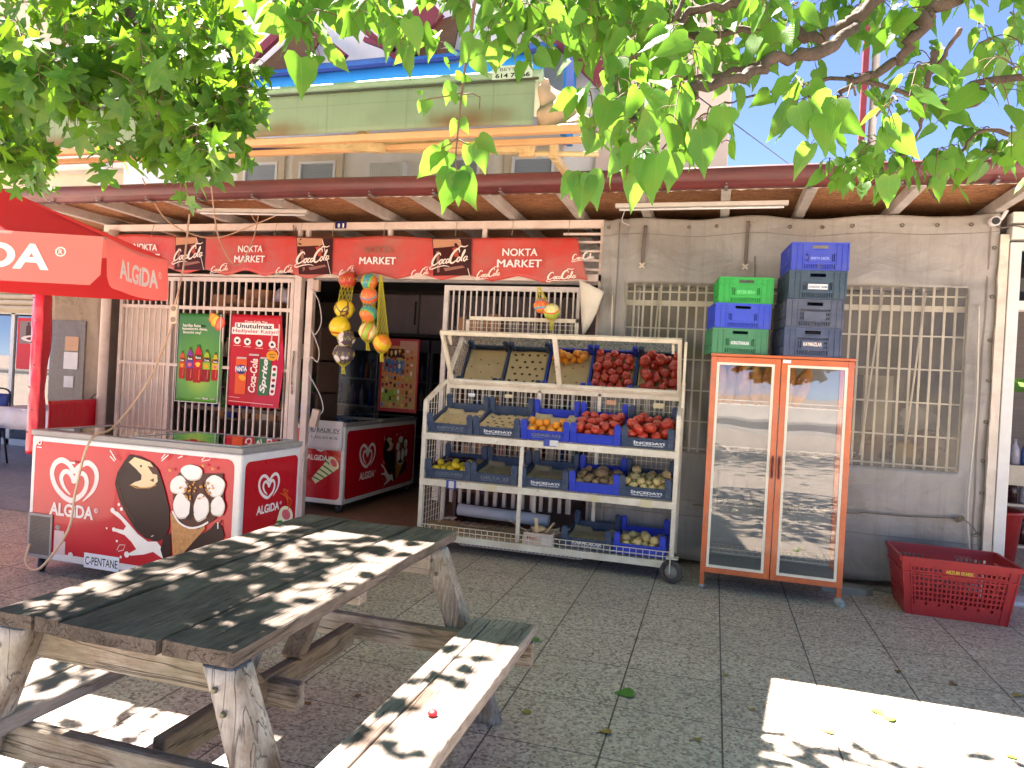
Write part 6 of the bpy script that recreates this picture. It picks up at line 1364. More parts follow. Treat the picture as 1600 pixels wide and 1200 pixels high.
def heart(ar, cx, cy, s, m):
    """open double heart drawn as one spiralling line, s = half width"""
    L = [[(440, 572), (395, 535), (372, 490), (385, 455), (415, 447), (445, 468), (462, 500)], [(462, 500), (482, 465), (510, 447), (540, 462), (550, 505), (525, 560), (455, 606)], [(455, 606), (395, 585), (335, 535), (306, 470), (320, 415), (365, 387), (415, 400), (463, 446)], [(463, 446), (505, 405), (555, 387), (603, 415), (618, 468), (595, 535), (530, 600)]]
    Wd = [[6, 20, 26, 27, 27, 28, 30], [30, 28, 27, 27, 27, 28, 30], [30, 30, 30, 30, 30, 30, 30, 30], [30, 30, 30, 30, 28, 22, 4]]
    for P_, w_ in zip(L, Wd): ar.stroke([(cx+(x-462)*s/157, cy-(y-496)*s/157) for x, y in P_], [q_*s/157 for q_ in w_], m, sm=6)
    for x, y, r in ((462, 494, 15), (463, 440, 15), (456, 602, 14)): ar.oval(cx+(x-462)*s/157, cy-(y-496)*s/157, r*s/157, r*s/157, m, n=12)
def brand(ar, cx, cy, w_, h, m): ar.text('ALGiDA', cx, cy, w_, h, m, bold=.035); ar.stroke([(cx+w_*.56+h*.17*math.cos(a), cy+h*.25+h*.17*math.sin(a)) for a in [i*.7 for i in range(9)]], h*.05, m, closed=True); ar.text('R', cx+w_*.56, cy+h*.25, h*.14, h*.18, m)
def twister(ar, x0, y0, x1, y1, w0, w1):
    """striped conical lolly from (x0,y0) to (x1,y1)"""
    dx, dy = x1-x0, y1-y0; L = math.hypot(dx, dy); ux, uy = dx/L, dy/L; n = 11; GR = ink('lolly_green', (70, 140, 60)); CRE = ink('lolly_cream', (238, 232, 190)); P = lambda t, s: (x0+ux*L*t-uy*s*(w0+(w1-w0)*t), y0+uy*L*t+ux*s*(w0+(w1-w0)*t))
    ar.poly([P(0, -1), P(0, 1), P(1, 1), P(1, -1)], CRE)
    for i in range(n):
        if i % 2 == 0: continue
        a = i/n; b_ = (i+1)/n; ar.poly([P(a-.04, 1), P(a+.03, 0), P(a+.10, -1), P(b_+.06, -1), P(b_, 0), P(b_-.08, 1)], GR)
    ar.oval(x1, y1, w1*1.0, w1*.62, CRE, rot=math.atan2(uy, ux)+math.pi/2); ar.oval(x1, y1, w1*.62, w1*.38, ink('lolly_pink', (226, 100, 110)), rot=math.atan2(uy, ux)+math.pi/2)
    for k in range(3): ar.stroke([(x1+ux*w1*.4, y1+uy*w1*.4+k*w1*.3), (x1+ux*w1*1.3-k*w1*.6, y1+uy*w1*1.2+k*w1*.5), (x1-w1*.9+k*w1*.5, y1+w1*1.8)], w1*.12, ink('orange', (226, 120, 60)), sm=3)
def products(ar, F, dark=False):
    """ice cream bar, cone and splashes; F maps photo pixels to the panel"""
    Pp = lambda L: [F(*p) for p in L]
    sp = [(176, 796), (186, 800), (197, 812), (206, 822), (216, 834), (232, 846), (246, 846), (262, 866), (256, 873), (240, 862), (226, 866), (206, 868), (199, 866), (214, 858), (206, 846), (196, 836), (178, 829), (180, 825), (194, 828), (198, 822), (190, 812), (175, 800)]
    ar.poly(Pp(sp), ICE)
    for x, y, r in ((177, 797, 3.4), (179, 827, 2.8), (199, 866, 4), (187, 788, 2), (191, 795, 2.4), (168, 825, 1.4), (190, 870, 1.8), (184, 845, 1.6)): c = F(x, y); s_ = abs(F(x+r, y)[0]-c[0]); ar.oval(*c, s_, s_, ICE, n=10)
    ar.poly(Pp([(252, 858), (256, 842), (268, 830), (268, 868), (256, 872)]), CHO); ar.poly(Pp([(285, 868), (310, 838), (330, 826), (338, 816), (348, 822), (352, 838), (344, 846), (352, 850), (330, 858), (318, 862)]), CHO)
    ar.stroke(Pp([(330, 826), (344, 818), (348, 812)]), .006, CHO); ar.stroke(Pp([(340, 846), (350, 842)]), .006, CHO)
    bar_ = [(204, 710), (196, 720), (185, 738), (181, 755), (187, 778), (200, 806), (214, 828), (228, 840), (246, 846), (260, 840), (266, 822), (266, 795), (258, 762), (249, 734), (238, 722), (220, 713)]
    ar.poly(Pp(bar_), CHO); ar.poly(Pp([(203, 722), (212, 714), (236, 722), (247, 738), (248, 752), (240, 760), (224, 762), (206, 757), (212, 753), (222, 750), (223, 742), (214, 732)]), VAN)
    ar.poly(Pp([(232, 728), (246, 730), (249, 742), (240, 740)]), CHO2); ar.oval(*F(222, 728), .008, .008, CHO2, n=8); ar.poly(Pp([(236, 750), (242, 747), (242, 753)]), CHO2); ar.stroke(Pp([(205, 757), (215, 762), (235, 762), (246, 757)]), .006, NUT)
    ar.stroke(Pp([(186, 760), (197, 790), (212, 815)]), .008, CHO2); ar.stroke(Pp([(238, 838), (242, 836)]), .006, ICES)
    ar.poly(Pp([(268, 800), (272, 868), (284, 868), (322, 826), (320, 812), (290, 824)]), CONE)
    ar.poly(Pp([(272, 768), (280, 740), (296, 728), (318, 740), (350, 740), (352, 790), (336, 812), (312, 826), (284, 818), (272, 796)]), CHO2)
    for (x, y, rx, ry, rot) in ((301, 737, 17, 12, 0), (281, 757, 14, 14, .4), (338, 758, 15, 17, -.4), (286, 790, 14, 20, .3), (316, 792, 12, 22, -.15), (342, 790, 11, 16, -.3)):
        c = F(x, y); sx = abs(F(x+rx, y)[0]-c[0]); sy = abs(F(x, y+ry)[1]-c[1]); ar.oval(c[0]+.004, c[1]-.006, sx, sy, ICES, rot=rot, wob=.05, seed=x); ar.oval(*c, sx*.95, sy*.95, ICE, rot=rot, wob=.05, seed=x)
    for L_ in (((292, 752), (300, 768), (296, 782)), ((318, 752), (322, 770), (328, 780)), ((301, 778), (304, 795), (298, 806)), ((328, 776), (331, 795), (325, 808))): ar.stroke(Pp(L_), [.006, .012, .006], CHO2, sm=4)
    ar.stroke(Pp([(272, 798), (282, 815), (298, 824), (315, 822), (328, 815)]), .012, ICE, sm=3); ar.poly(Pp([(300, 785), (306, 800), (300, 812), (292, 810), (298, 802)]), CHO)
    rr = random.Random(2)
    for _ in range(34): a = rr.uniform(0, 6.28); d = rr.uniform(0, 1)**.7; c = F(310+26*d*math.cos(a), 763+17*d*math.sin(a)); ar.oval(*c, .009*rr.uniform(.6, 1.2), .007, NUT, n=6, rot=a)
    for a in range(6): ar.oval(*F(270+a*5, 850-abs(a-2)*9), .003, .003, NUT, n=6)
    for L in (((177, 703), (186, 718)), ((177, 712), (184, 720)), ((268, 710), (257, 720)), ((263, 709), (257, 716)), ((283, 715), (290, 712)), ((345, 815), (345, 825))): ar.stroke(Pp(L), .007, IW)
    ar.stroke(Pp([(320, 718), (326, 712), (334, 712), (332, 718), (320, 720)]), .004, IW); ar.stroke(Pp([(188, 858), (192, 850), (201, 850), (198, 858), (190, 860)]), .004, IW)
    for x, y in ((270, 734), (337, 732), (322, 727)): ar.oval(*F(x, y), .011, .009, NUT, n=7, wob=.15)
def freezer(X0, X1, Y0, Y1, Z0, Z1, lab, name='ice_cream_freezer'):
    fz = thing(name, ((X0+X1)/2, (Y0+Y1)/2, 0), lab, 'freezer', 'red ice cream freezers')
    q = MB(); q.b(X0, X1, Y0, Y1, Z0, Z1-.05); q.build('body', FWH, fz, bevel=.014, seg=3)
    q = MB(); q.b(X0-.006, X1+.006, Y0-.006, Y0+.05, Z1-.048, Z1-.012); q.b(X0-.006, X1+.006, Y1-.05, Y1+.006, Z1-.048, Z1-.012); q.b(X0-.006, X0+.05, Y0+.05, Y1-.05, Z1-.048, Z1-.012); q.b(X1-.05, X1+.006, Y0+.05, Y1-.05, Z1-.048, Z1-.012); q.build('rim', FGR, fz, bevel=.006, seg=2)
    q = MB(); q.b(X0+.05, X1-.05, Y0+.05, Y1-.05, Z1-.049, Z1-.046); q.build('dark_well', mk('freezer_well', (96, 92, 92), rough=.5), fz)
    lx = (X1-X0) > (Y1-Y0)
    for k in (0, 1):
        if lx: a, b_, c, d = (X0+.03, (X0+X1)/2+.03, Y0+.02, Y1-.02) if k == 0 else ((X0+X1)/2-.03, X1-.03, Y0+.02, Y1-.02)
        else: a, b_, c, d = (X0+.02, X1-.02, Y0+.03, (Y0+Y1)/2+.03) if k == 0 else (X0+.02, X1-.02, (Y0+Y1)/2-.03, Y1-.03)
        z = Z1-.022+.010*k; q = MB(); q.b(a, b_, c, c+.022, z, z+.009); q.b(a, b_, d-.022, d, z, z+.009); q.b(a, a+.022, c+.022, d-.022, z, z+.009); q.b(b_-.022, b_, c+.022, d-.022, z, z+.009); ld = q.build('sliding_lid', mk('lid_frame', (170, 166, 160), rough=.4, dirt=.2), fz)
        q = MB(); q.b(a+.022, b_-.022, c+.022, d-.022, z+.002, z+.006); q.build('glass', glass_mat('lid_glass', tint=(.75, .78, .76, 1), gloss=.12), ld)
    for x in (X0+.07, X1-.07):
        for y in (Y0+.06, Y1-.06):
            q = MB(); Rm = Matrix.Rotation(R(35), 3, 'Z') @ Matrix.Rotation(R(90), 3, 'Y'); q.lathe([(0, -.016), (.040, -.016), (.045, -.010), (.045, .010), (.040, .016), (0, .016)], (x, y, .045), 20, 0, Rm); w_ = q.build('caster', mk('caster_dark', (50, 48, 50), rough=.5), fz, fix=True)
            q = MB()
            for s_ in (1, -1): q.bar((x+.02*s_*math.cos(R(35)), y+.02*s_*math.sin(R(35)), .038), (x+.02*s_*math.cos(R(35)), y+.02*s_*math.sin(R(35))+.01, .098), .003, .028)
            q.box((x, y, .098), (.055, .055, .006)); q.build('fork', STEEL, w_)
    return fz
# freezer out on the terrace
FX0, FX1, FF, FB, FZ0, FZ1 = -4.33, -2.70, 3.64, 4.27, .102, .962
f1 = freezer(FX0, FX1, FF, FB, FZ0, FZ1, 'red ice cream freezer with a motor grille standing behind the picnic table')
def F1(px, py): p_ = atY(px, py, FF); return (p_.x-FX0, p_.z-FZ0)
ar = Art(plane((FX0, FF, FZ0), (1, 0, 0), (0, 0, 1)), base=.001, step=.0003); ar.rect(.035, .052, FX1-FX0-.05, FZ1-FZ0-.085, FRED, r=.05); ar.build('side_panel', f1)
ar = Art(plane((FX0, FF, FZ0), (1, 0, 0), (0, 0, 1)), base=.002, step=.00025)
heart(ar, *F1(116, 752), .185, IW); c = F1(112, 798); brand(ar, c[0], c[1], .36, .085, IW); c = F1(63, 690); ar.text('U', c[0], c[1], .035, .045, IW, bold=.02); ar.rect(c[0]-.02, c[1]-.04, c[0]+.02, c[1]-.033, IW)
products(ar, F1); ar.stroke([F1(111, 722), F1(123, 723)], .012, IW)
ar.build('printed_artwork', f1)
q = MB(); g0 = F1(43, 868); g1 = F1(82, 808); u0, v0, u1, v1 = FX0+.008, FZ0+.01, FX0+.215, FZ0+.30
q.b(u0, u1, FF-.010, FF-.004, v0, v0+.02); q.b(u0, u1, FF-.010, FF-.004, v1-.02, v1); q.b(u0, u0+.02, FF-.010, FF-.004, v0+.02, v1-.02); q.b(u1-.02, u1, FF-.010, FF-.004, v0+.02, v1-.02); gr = q.build('motor_grille', FGR, f1, bevel=.003)
q = MB(); 
for i in range(26): x = u0+.02+(u1-u0-.04)*i/25; q.bar((x, FF-.006, v0+.02), (x, FF-.006, v1-.02), .0022, .002, up=(0, 1, 0))
for i in range(30): z = v0+.02+(v1-v0-.04)*i/29; q.b(u0+.02, u1-.02, FF-.0085, FF-.0065, z, z+.0022)
q.build('mesh', mk('grille_wire', (140, 130, 120), rough=.5, metal=.3), gr)
q = MB(); q.b(u0+.02, u1-.02, FF-.0045, FF-.0035, v0+.02, v1-.02); q.b(u0+.075, u1-.04, FF-.0055, FF-.0045, v1-.09, v1-.045); q.build('vent_dark', mk('vent_dark', (60, 50, 46), rough=.8, dirt=.3), gr)
ar = Art(plane((FX0, FF, FZ0), (1, 0, 0), (0, 0, 1)), base=.0028, step=.0003)
a = F1(131, 888); b_ = F1(187, 871); ar.rect(a[0], a[1]+.01, b_[0], b_[1]-.0, PVC); ar.text('C-PENTANE', (a[0]+b_[0])/2, (a[1]+b_[1])/2+.004, (b_[0]-a[0])*.92, (b_[1]-a[1])*.5, K, bold=.01)
for (x0, y0, x1, y1) in ((85, 845, 101, 830), (84, 865, 103, 846)): p0 = F1(x0, y0); p1 = F1(x1, y1); ar.rect(*p0, *p1, ink('sticker', (216, 190, 186)))
c = F1(91, 824); ar.oval(c[0], c[1], .022, .016, FGR, n=12); c = F1(111, 867); ar.oval(c[0], c[1], .02, .018, FWH, n=14); ar.build('stickers', f1)
ar = Art(plane((FX1, FF, FZ0), (0, 1, 0), (0, 0, 1)), base=.001, step=.0003)
def F2(px, py): p_ = atX(px, py, FX1); return (p_.y-FF, p_.z-FZ0)
ar.rect(.035, .05, FB-FF-.035, FZ1-FZ0-.10, FRED, r=.04); ar.build('end_panel', f1)
ar = Art(plane((FX1, FF, FZ0), (0, 1, 0), (0, 0, 1)), base=.002, step=.00025)
c = (.28, .585); heart(ar, c[0], c[1], .105, IW); brand(ar, .28, .445, .24, .055, IW); twister(ar, .30, .02, .48, .37, .045, .085); ar.build('end_artwork', f1)
# freezer inside the doorway
GX0, GX1, GF, GB = -4.19, -3.53, 6.36, 8.12
f2 = freezer(GX0, GX1, GF, GB, .095, .935, 'red ice cream freezer inside the doorway with a paper notice taped to its end')
ar = Art(plane((GX0, GF, .095), (1, 0, 0), (0, 0, 1)), base=.001, step=.0003); ar.rect(.03, .05, GX1-GX0-.035, .745, FRED, r=.045); ar.build('end_panel', f2)
ar = Art(plane((GX0, GF, .095), (1, 0, 0), (0, 0, 1)), base=.002, step=.00025); heart(ar, .40, .60, .10, IW); brand(ar, .36, .46, .24, .055, IW); twister(ar, .33, .22, .55, .42, .035, .075)
ar.build('end_artwork', f2)
ar = Art(plane((GX1, GF, .095), (0, 1, 0), (0, 0, 1)), base=.001, step=.0003); ar.rect(.04, .05, GB-GF-.05, .745, FRED, r=.05); ar.build('side_panel', f2)
def F3(px, py): p_ = atX(px, py, GX1); return (p_.y-GF, p_.z-.095)
ar = Art(plane((GX1, GF, .095), (0, 1, 0), (0, 0, 1)), base=.002, step=.00025); c = F3(574, 712); heart(ar, c[0], c[1], .17, IW); c = F3(573, 742); brand(ar, c[0], c[1], .34, .08, IW)
def F4(px, py):   # the same printed picture, squeezed on to the far half of this side
    u, v_ = F1(px, py); return (u*.78+.30, v_*.86)
products(ar, F4); ar.build('printed_artwork', f2)
q = MB(); nx0 = atY(480, 655, GF-.006); nx1 = atY(534, 705, GF-.006)
def nf(a, b_): return (nx0.x+(nx1.x-nx0.x)*a, GF-.006-.012*a*(1-b_)*1.2, nx1.z+(nx0.z-nx1.z)*b_)
q.sheet(nf, 8, 8, thick=.0006); nt_ = thing('paper_notice', (nx0.x, GF-.01, nx1.z), 'white paper notice with two lines of type taped to the end of the indoor freezer', 'notice'); q.build('paper', mk('paper_white', (226, 218, 214), rough=.7, dirt=.05), nt_)
ar = Art(lambda u, v_, l: Vector(nf(u, v_))+Vector((0, -l, 0)), base=.0012, step=.0003); ar.text('KİRALIK EV', .52, .70, .80, .17, ink('ink_grey', (70, 64, 66)), bold=.01); ar.rect(.12, .585, .92, .60, ink('ink_grey', (70, 64, 66))); ar.text('0 (535) 675 40 70', .50, .40, .74, .11, ink('ink_grey', (70, 64, 66)), bold=.005); ar.build('lettering', nt_)

# ================================================================ RED UMBRELLA
def cloth_trans(name, c, back, tcol, tf=.45, rough=.6):
    m, t, p, out = newmat(name); t.nodes.remove(p); v = coords(t); n1 = N(t, 'ShaderNodeTexNoise', Scale=3.0, Detail=6.0); t.links.new(v, n1.inputs['Vector'])
    geo = N(t, 'ShaderNodeNewGeometry'); fc = mixc(t, mathn(t, 'MULTIPLY', n1.outputs[0], .25), rgb(*c), tuple(x*.55 for x in rgb(*c)[:3])+(1,)); cc = mixc(t, geo.outputs['Backfacing'], fc, rgb(*back))
    d = N(t, 'ShaderNodeBsdfPrincipled'); d.inputs['Roughness'].default_value = .85; d.inputs['Specular IOR Level'].default_value = .1; t.links.new(cc, d.inputs['Base Color']); tr = N(t, 'ShaderNodeBsdfTranslucent'); tr.inputs[0].default_value = rgb(*tcol)
    n2 = N(t, 'ShaderNodeTexNoise', Scale=5.0, Detail=3.0); t.links.new(v, n2.inputs['Vector']); bumpn(t, d, n2.outputs[0], .25, .03)
    mx = N(t, 'ShaderNodeMixShader'); mx.inputs[0].default_value = tf; t.links.new(d.outputs[0], mx.inputs[1]); t.links.new(tr.outputs[0], mx.inputs[2]); t.links.new(mx.outputs[0], out.inputs[0]); return m
UMR = cloth_trans('umbrella_red', (178, 36, 42), (226, 150, 140), tcol=(230, 92, 86), tf=.45)
um = thing('parasol', (-4.98, 3.6, 0), 'red ice cream parasol with white lettering on its hanging valance above the freezer', 'umbrella')
uc = [Vector((-5.85, 2.62, 2.235)), Vector((-3.77, 3.605, 2.217)), Vector((-4.056, 4.46, 2.22)), Vector((-6.13, 3.48, 2.23))]; pk = Vector((-4.98, 3.60, 2.66))
q = MB()
for i in range(4):
    A, B = uc[i], uc[(i+1) % 4]
    q.sheet(lambda a, b_: A.lerp(B, a).lerp(pk, b_)+Vector((0, 0, -.05*math.sin(math.pi*a)*(1-b_)*math.sin(math.pi*min(1, b_+.15))-.02*math.sin(math.pi*a))), 16, 12)
q.build('canopy', UMR, um)
def vfn(A, B, l0=.0):
    D = (B-A); L = D.length; d = D.normalized(); n_ = Vector((d.y, -d.x, 0)).normalized()
    def f(u, v_, l): # v_ 0 top .. down
        a = u/L; return A.lerp(B, a)+Vector((0, 0, -.02*math.sin(math.pi*a)-v_))+n_*(.015*math.sin(a*9)*v_*3+.05*v_+l)
    return f, L
q = MB(); fns = []
for i in range(4):
    f, L = vfn(uc[i], uc[(i+1) % 4]); fns.append((f, L)); h = .315
    def g(a, b_):
        e = min(a, 1-a)*L; r = .07; hh = h if e > r else h-r+math.sqrt(max(0, r*r-(r-e)**2)); return f(.012+(L-.024)*a, hh*b_, 0)
    q.sheet(g, 40, 6)
q.build('valance', UMR, um)
f, L = fns[0]; ar = Art(lambda u, v_, l: f(L-u, .315-v_, l) , base=.003, step=.0003)
ar = Art(lambda u, v_, l: f(u, .315-v_, l), base=.003, step=.0003); brand(ar, L-.80, .160, .98, .165, IW); ar.build('lettering', um)
f1_, L1 = fns[1]; ar = Art(lambda u, v_, l: f1_(u, .315-v_, l), base=.003, step=.0003); brand(ar, .43, .150, .56, .135, IW); ar.build('lettering', um)
ar = Art(lambda u, v_, l: uc[0].lerp(uc[1], u).lerp(pk, v_)+Vector((.002, -.006, .012)), base=.0); heart(ar, .52, .40, .17, IW); ar.build('emblem', um)
q = MB(); q.tube([(pk.x, pk.y, 0.05), pk+Vector((0, 0, .04))], .02, 12); q.build('pole', STEEL, um)
q = MB(); q.lathe([(0, 0), (.26, 0), (.26, .06), (.05, .10), (0, .10)], (pk.x, pk.y, 0), 24); q.build('base', FGR, um)
for c_ in uc: q = MB(); q.tube([c_+Vector((0, 0, -.012)), pk+Vector((0, 0, -.03))], .007, 6); q.build('rib', STEEL, um)

# ================================================================ RED VINYL SCREEN, CAFE FURNITURE
RV = mk('red_vinyl', (206, 20, 40), rough=.3, dirt=.12, dscale=4, dcol=(140, 10, 28), bump=.3, bscale=12, bdist=.02)
sc_ = thing('vinyl_screen', (-6, 5.5, .8), 'red edged clear vinyl wind screen hanging left of the shop behind the freezer', 'screen')
S0 = Vector((-5.95, 4.98, 0)); S1 = Vector((-6.26, 6.0, 0)); sd = (S1-S0); sL = sd.length
def sfn(u, z): p_ = S0.lerp(S1, u); return (p_.x+.02*math.sin(z*4+u*3)+.012*noise.noise(Vector((u*6, z*6, 0))), p_.y+.01*math.sin(z*9), z)
q = MB(); q.sheet(lambda a, b_: sfn(.20*a, .55+1.7*b_), 8, 40, thick=.002); q.sheet(lambda a, b_: sfn(.24+.76*a, .55+.46*b_), 16, 10, thick=.002)
q.sheet(lambda a, b_: (S0.x+.0+.14*a, S0.y-.04-.03*math.sin(a*3)+.01*noise.noise(Vector((a*5, b_*12, 2))), .55+1.7*b_), 10, 50, thick=.002); q.build('red_border', RV, sc_)
q = MB(); q.sheet(lambda a, b_: sfn(.24+.76*a, 1.01+1.25*b_), 16, 20); q.build('clear_pane', glass_mat('screen_vinyl', tint=(.86, .84, .80, 1), gloss=.05, rough=.06, film=((.45, .38, .30, 1), .28)), sc_)
for k in range(8): q = MB(); p_ = Vector((S0.x+.08+.04*(k % 2), S0.y-.10, .75+.2*k)); q.ball(p_, .009, 8, 6); q.build('press_stud', STEEL, sc_)
q = MB(); q.bar((-5.95, 4.98, 2.27), (-6.27, 6.0, 2.27), .04, .04); q.build('rail', PINKW, sc_)
def chair(loc, rz, m_, lab):
    c = thing('cafe_chair', loc, lab, 'chair', rot=(0, 0, rz)); fr = mk('chair_black', (38, 36, 40), rough=.4)
    q = MB(); q.sheet(lambda a, b_: (-.19+.38*a, .02*math.sin(a*3.1)*1.5-.2-.10*b_, .50+.40*b_), 10, 8, thick=.03); q.build('backrest', m_, c, world=False)
    q = MB(); q.b(-.21, .21, -.20, .22, .43, .48); q.build('seat', m_, c, world=False, bevel=.02, seg=2)
    q = MB(); q.tube(spline3([(-.20, -.19, .45), (-.21, -.25, .70), (-.17, -.31, .93), (0, -.33, .97), (.17, -.31, .93), (.21, -.25, .70), (.20, -.19, .45)], 5), .012, 8); q.build('back_frame', fr, c, world=False)
    for x in (-.19, .19):
        for y, yy in ((-.19, -.27), (.19, .22)): q = MB(); q.tube([(x, y, .44), (x*1.1, yy, 0)], .012, 8); q.build('leg', fr, c, world=False)
    return c
BLF = mk('blue_fabric', (46, 66, 132), rough=.8, dirt=.2)
chair((-8.92, 6.75, .005), R(200), BLF, 'blue upholstered chair at the left edge beside the cafe table')
chair((-8.1, 7.5, .005), R(95), mk('dark_wood', (96, 54, 40), rough=.5, dirt=.2), 'dark brown chair half hidden behind the red vinyl edge')
ct = thing('cafe_table', (-8.4, 7.5, 0), 'white clothed cafe table between the blue chair and the red screen', 'table')
q = MB(); q.b(-8.95, -7.95, 6.9, 7.7, .72, .75); q.build('tabletop', mk('table_white', (206, 196, 196), rough=.6, dirt=.1), ct, bevel=.01); q = MB(); q.sheet(lambda a, b_: (-8.95+1.0*a, 6.895-.012*math.sin(a*19), .74-.26*b_), 30, 3, thick=.003); q.build('tablecloth_edge', mk('table_white', (206, 196, 196)), ct)
for x in (-8.88, -8.0):
    for y in (6.98, 7.6): q = MB(); q.b(x-.025, x+.025, y-.025, y+.025, 0.004, .72); q.build('leg', mk('chair_black', (38, 36, 40)), ct)
q = MB(); q.b(-7.95, -7.6, 8.2, 8.4, .0, 2.55); 
pn = thing('notice_board', (-7.3, 7.9, 1.3), 'pale notice papers on the grey wall seen through the clear red edged screen', 'notice'); 
q = MB(); q.b(-9.2, -6.45, 7.95, 8.0, 0, 2.7, 0); q.build('wall_panel', mk('grey_brown_wall', (160, 140, 116), rough=.8, dirt=.3), pn)
q = MB(); a = atY(92, 470, 7.94); q.b(a.x-.1, a.x+.52, 7.925, 7.95, .8, 1.95, 0); q.build('dark_window', mk('dark_window', (84, 80, 78), rough=.25, dirt=.3), pn)
ar = Art(plane((a.x, 7.92, 1.0), (1, 0, 0), (0, 0, 1)), base=.006); ar.rect(.18, .52, .42, .72, ink('poster_tan', (206, 160, 124))); ar.rect(.17, .26, .42, .50, PVC); ar.rect(.19, .0, .36, .16, PVC); ar.build('papers', pn)
# ================================================================ PICNIC TABLE
def wood(name, base, dark, pale, axis='y', moss=None, amt=.5, rough=.8):
    st_ = {'y': (1, .10, 1), 'z': (1, 1, .12), 'x': (.10, 1, 1)}[axis]
    m, t, p, out = newmat(name); v = coords(t, st_); vo = coords(t)
    n1 = N(t, 'ShaderNodeTexNoise', Scale=105.0, Detail=12.0, Roughness=.8, Distortion=.35); t.links.new(v, n1.inputs['Vector'])
    n2 = N(t, 'ShaderNodeTexNoise', Scale=3.2, Detail=7.0, Roughness=.65); t.links.new(vo, n2.inputs['Vector'])
    n3 = N(t, 'ShaderNodeTexNoise', Scale=90.0, Detail=4.0); t.links.new(v, n3.inputs['Vector'])
    c = mixc(t, ramp(t, n1.outputs[0], [(.32, (0, 0, 0)), (.66, (1, 1, 1))]), rgb(*dark), rgb(*base))
    c = mixc(t, mathn(t, 'MULTIPLY', ramp(t, n2.outputs[0], [(.45, (0, 0, 0)), (.62, (1, 1, 1))]), amt), c, rgb(*pale))
    if moss: n4 = N(t, 'ShaderNodeTexNoise', Scale=5.0, Detail=6.0); t.links.new(vo, n4.inputs['Vector']); c = mixc(t, mathn(t, 'MULTIPLY', ramp(t, n4.outputs[0], [(.5, (0, 0, 0)), (.7, (1, 1, 1))]), .6), c, rgb(*moss))
    st2 = tuple(.045 if s < .5 else 1 for s in st_); nc = N(t, 'ShaderNodeTexNoise', Scale=26.0, Detail=3.0, Roughness=.5, Distortion=.2); t.links.new(coords(t, st2), nc.inputs['Vector'])
    ab = mathn(t, 'ABSOLUTE', mathn(t, 'SUBTRACT', nc.outputs[0], .5)); ck = ramp(t, ab, [(.0, (1, 1, 1)), (.016, (0, 0, 0))]); nm = ramp(t, n2.outputs[0], [(.42, (0, 0, 0)), (.56, (1, 1, 1))])
    nb = N(t, 'ShaderNodeTexNoise', Scale=9.0, Detail=5.0, Roughness=.6); t.links.new(v, nb.inputs['Vector']); c = mixc(t, mathn(t, 'MULTIPLY', ramp(t, nb.outputs[0], [(.5, (0, 0, 0)), (.66, (1, 1, 1))]), .6), c, rgb(*dark))
    c = mixc(t, mathn(t, 'MULTIPLY', mathn(t, 'MULTIPLY', ck, nm), .6), c, (.014, .011, .009, 1))
    vk = N(t, 'ShaderNodeTexVoronoi', Scale=3.4); t.links.new(coords(t, tuple(max(.35, s) for s in st_)), vk.inputs['Vector']); kn = ramp(t, vk.outputs['Distance'], [(.09, (1, 1, 1)), (.17, (0, 0, 0))]); c = mixc(t, mathn(t, 'MULTIPLY', kn, .75), c, rgb(70, 46, 28))
    t.links.new(c, p.inputs['Base Color']); p.inputs['Roughness'].default_value = rough; p.inputs['Specular IOR Level'].default_value = .3
    hh = mathn(t, 'SUBTRACT', mathn(t, 'ADD', mathn(t, 'MULTIPLY', n1.outputs[0], 1.0), mathn(t, 'MULTIPLY', n3.outputs[0], .35)), mathn(t, 'MULTIPLY', ck, 1.0)); bumpn(t, p, hh, .9, .008); return m
WT_ = wood('weathered_top', (130, 118, 104), (54, 46, 40), (152, 140, 124), 'y', moss=(70, 64, 52), amt=.35)
WE_ = wood('weathered_edge', (110, 102, 84), (58, 56, 44), (140, 132, 110), 'x', moss=(84, 92, 62), amt=.5)
WB_ = wood('bench_wood', (176, 166, 152), (112, 100, 88), (200, 192, 178), 'y', amt=.4)
WL_ = wood('leg_wood', (190, 184, 166), (110, 82, 56), (218, 216, 206), 'z', moss=(132, 128, 102), amt=.7)
WX_ = wood('beam_wood', (184, 172, 150), (104, 84, 64), (210, 204, 188), 'x', moss=(124, 120, 92), amt=.6)
WY_ = wood('brace_wood', (164, 148, 118), (104, 82, 60), (184, 170, 142), 'y', moss=(116, 112, 82), amt=.5)
pt = thing('picnic_table', (-1.46, 2.2, 0), 'weathered grey wooden picnic table with attached benches in the dappled foreground', 'picnic table')
TX0, TX1, TY0, TY1, TZ0, TZ1 = -1.845, -1.085, 1.46, 3.01, .714, .752
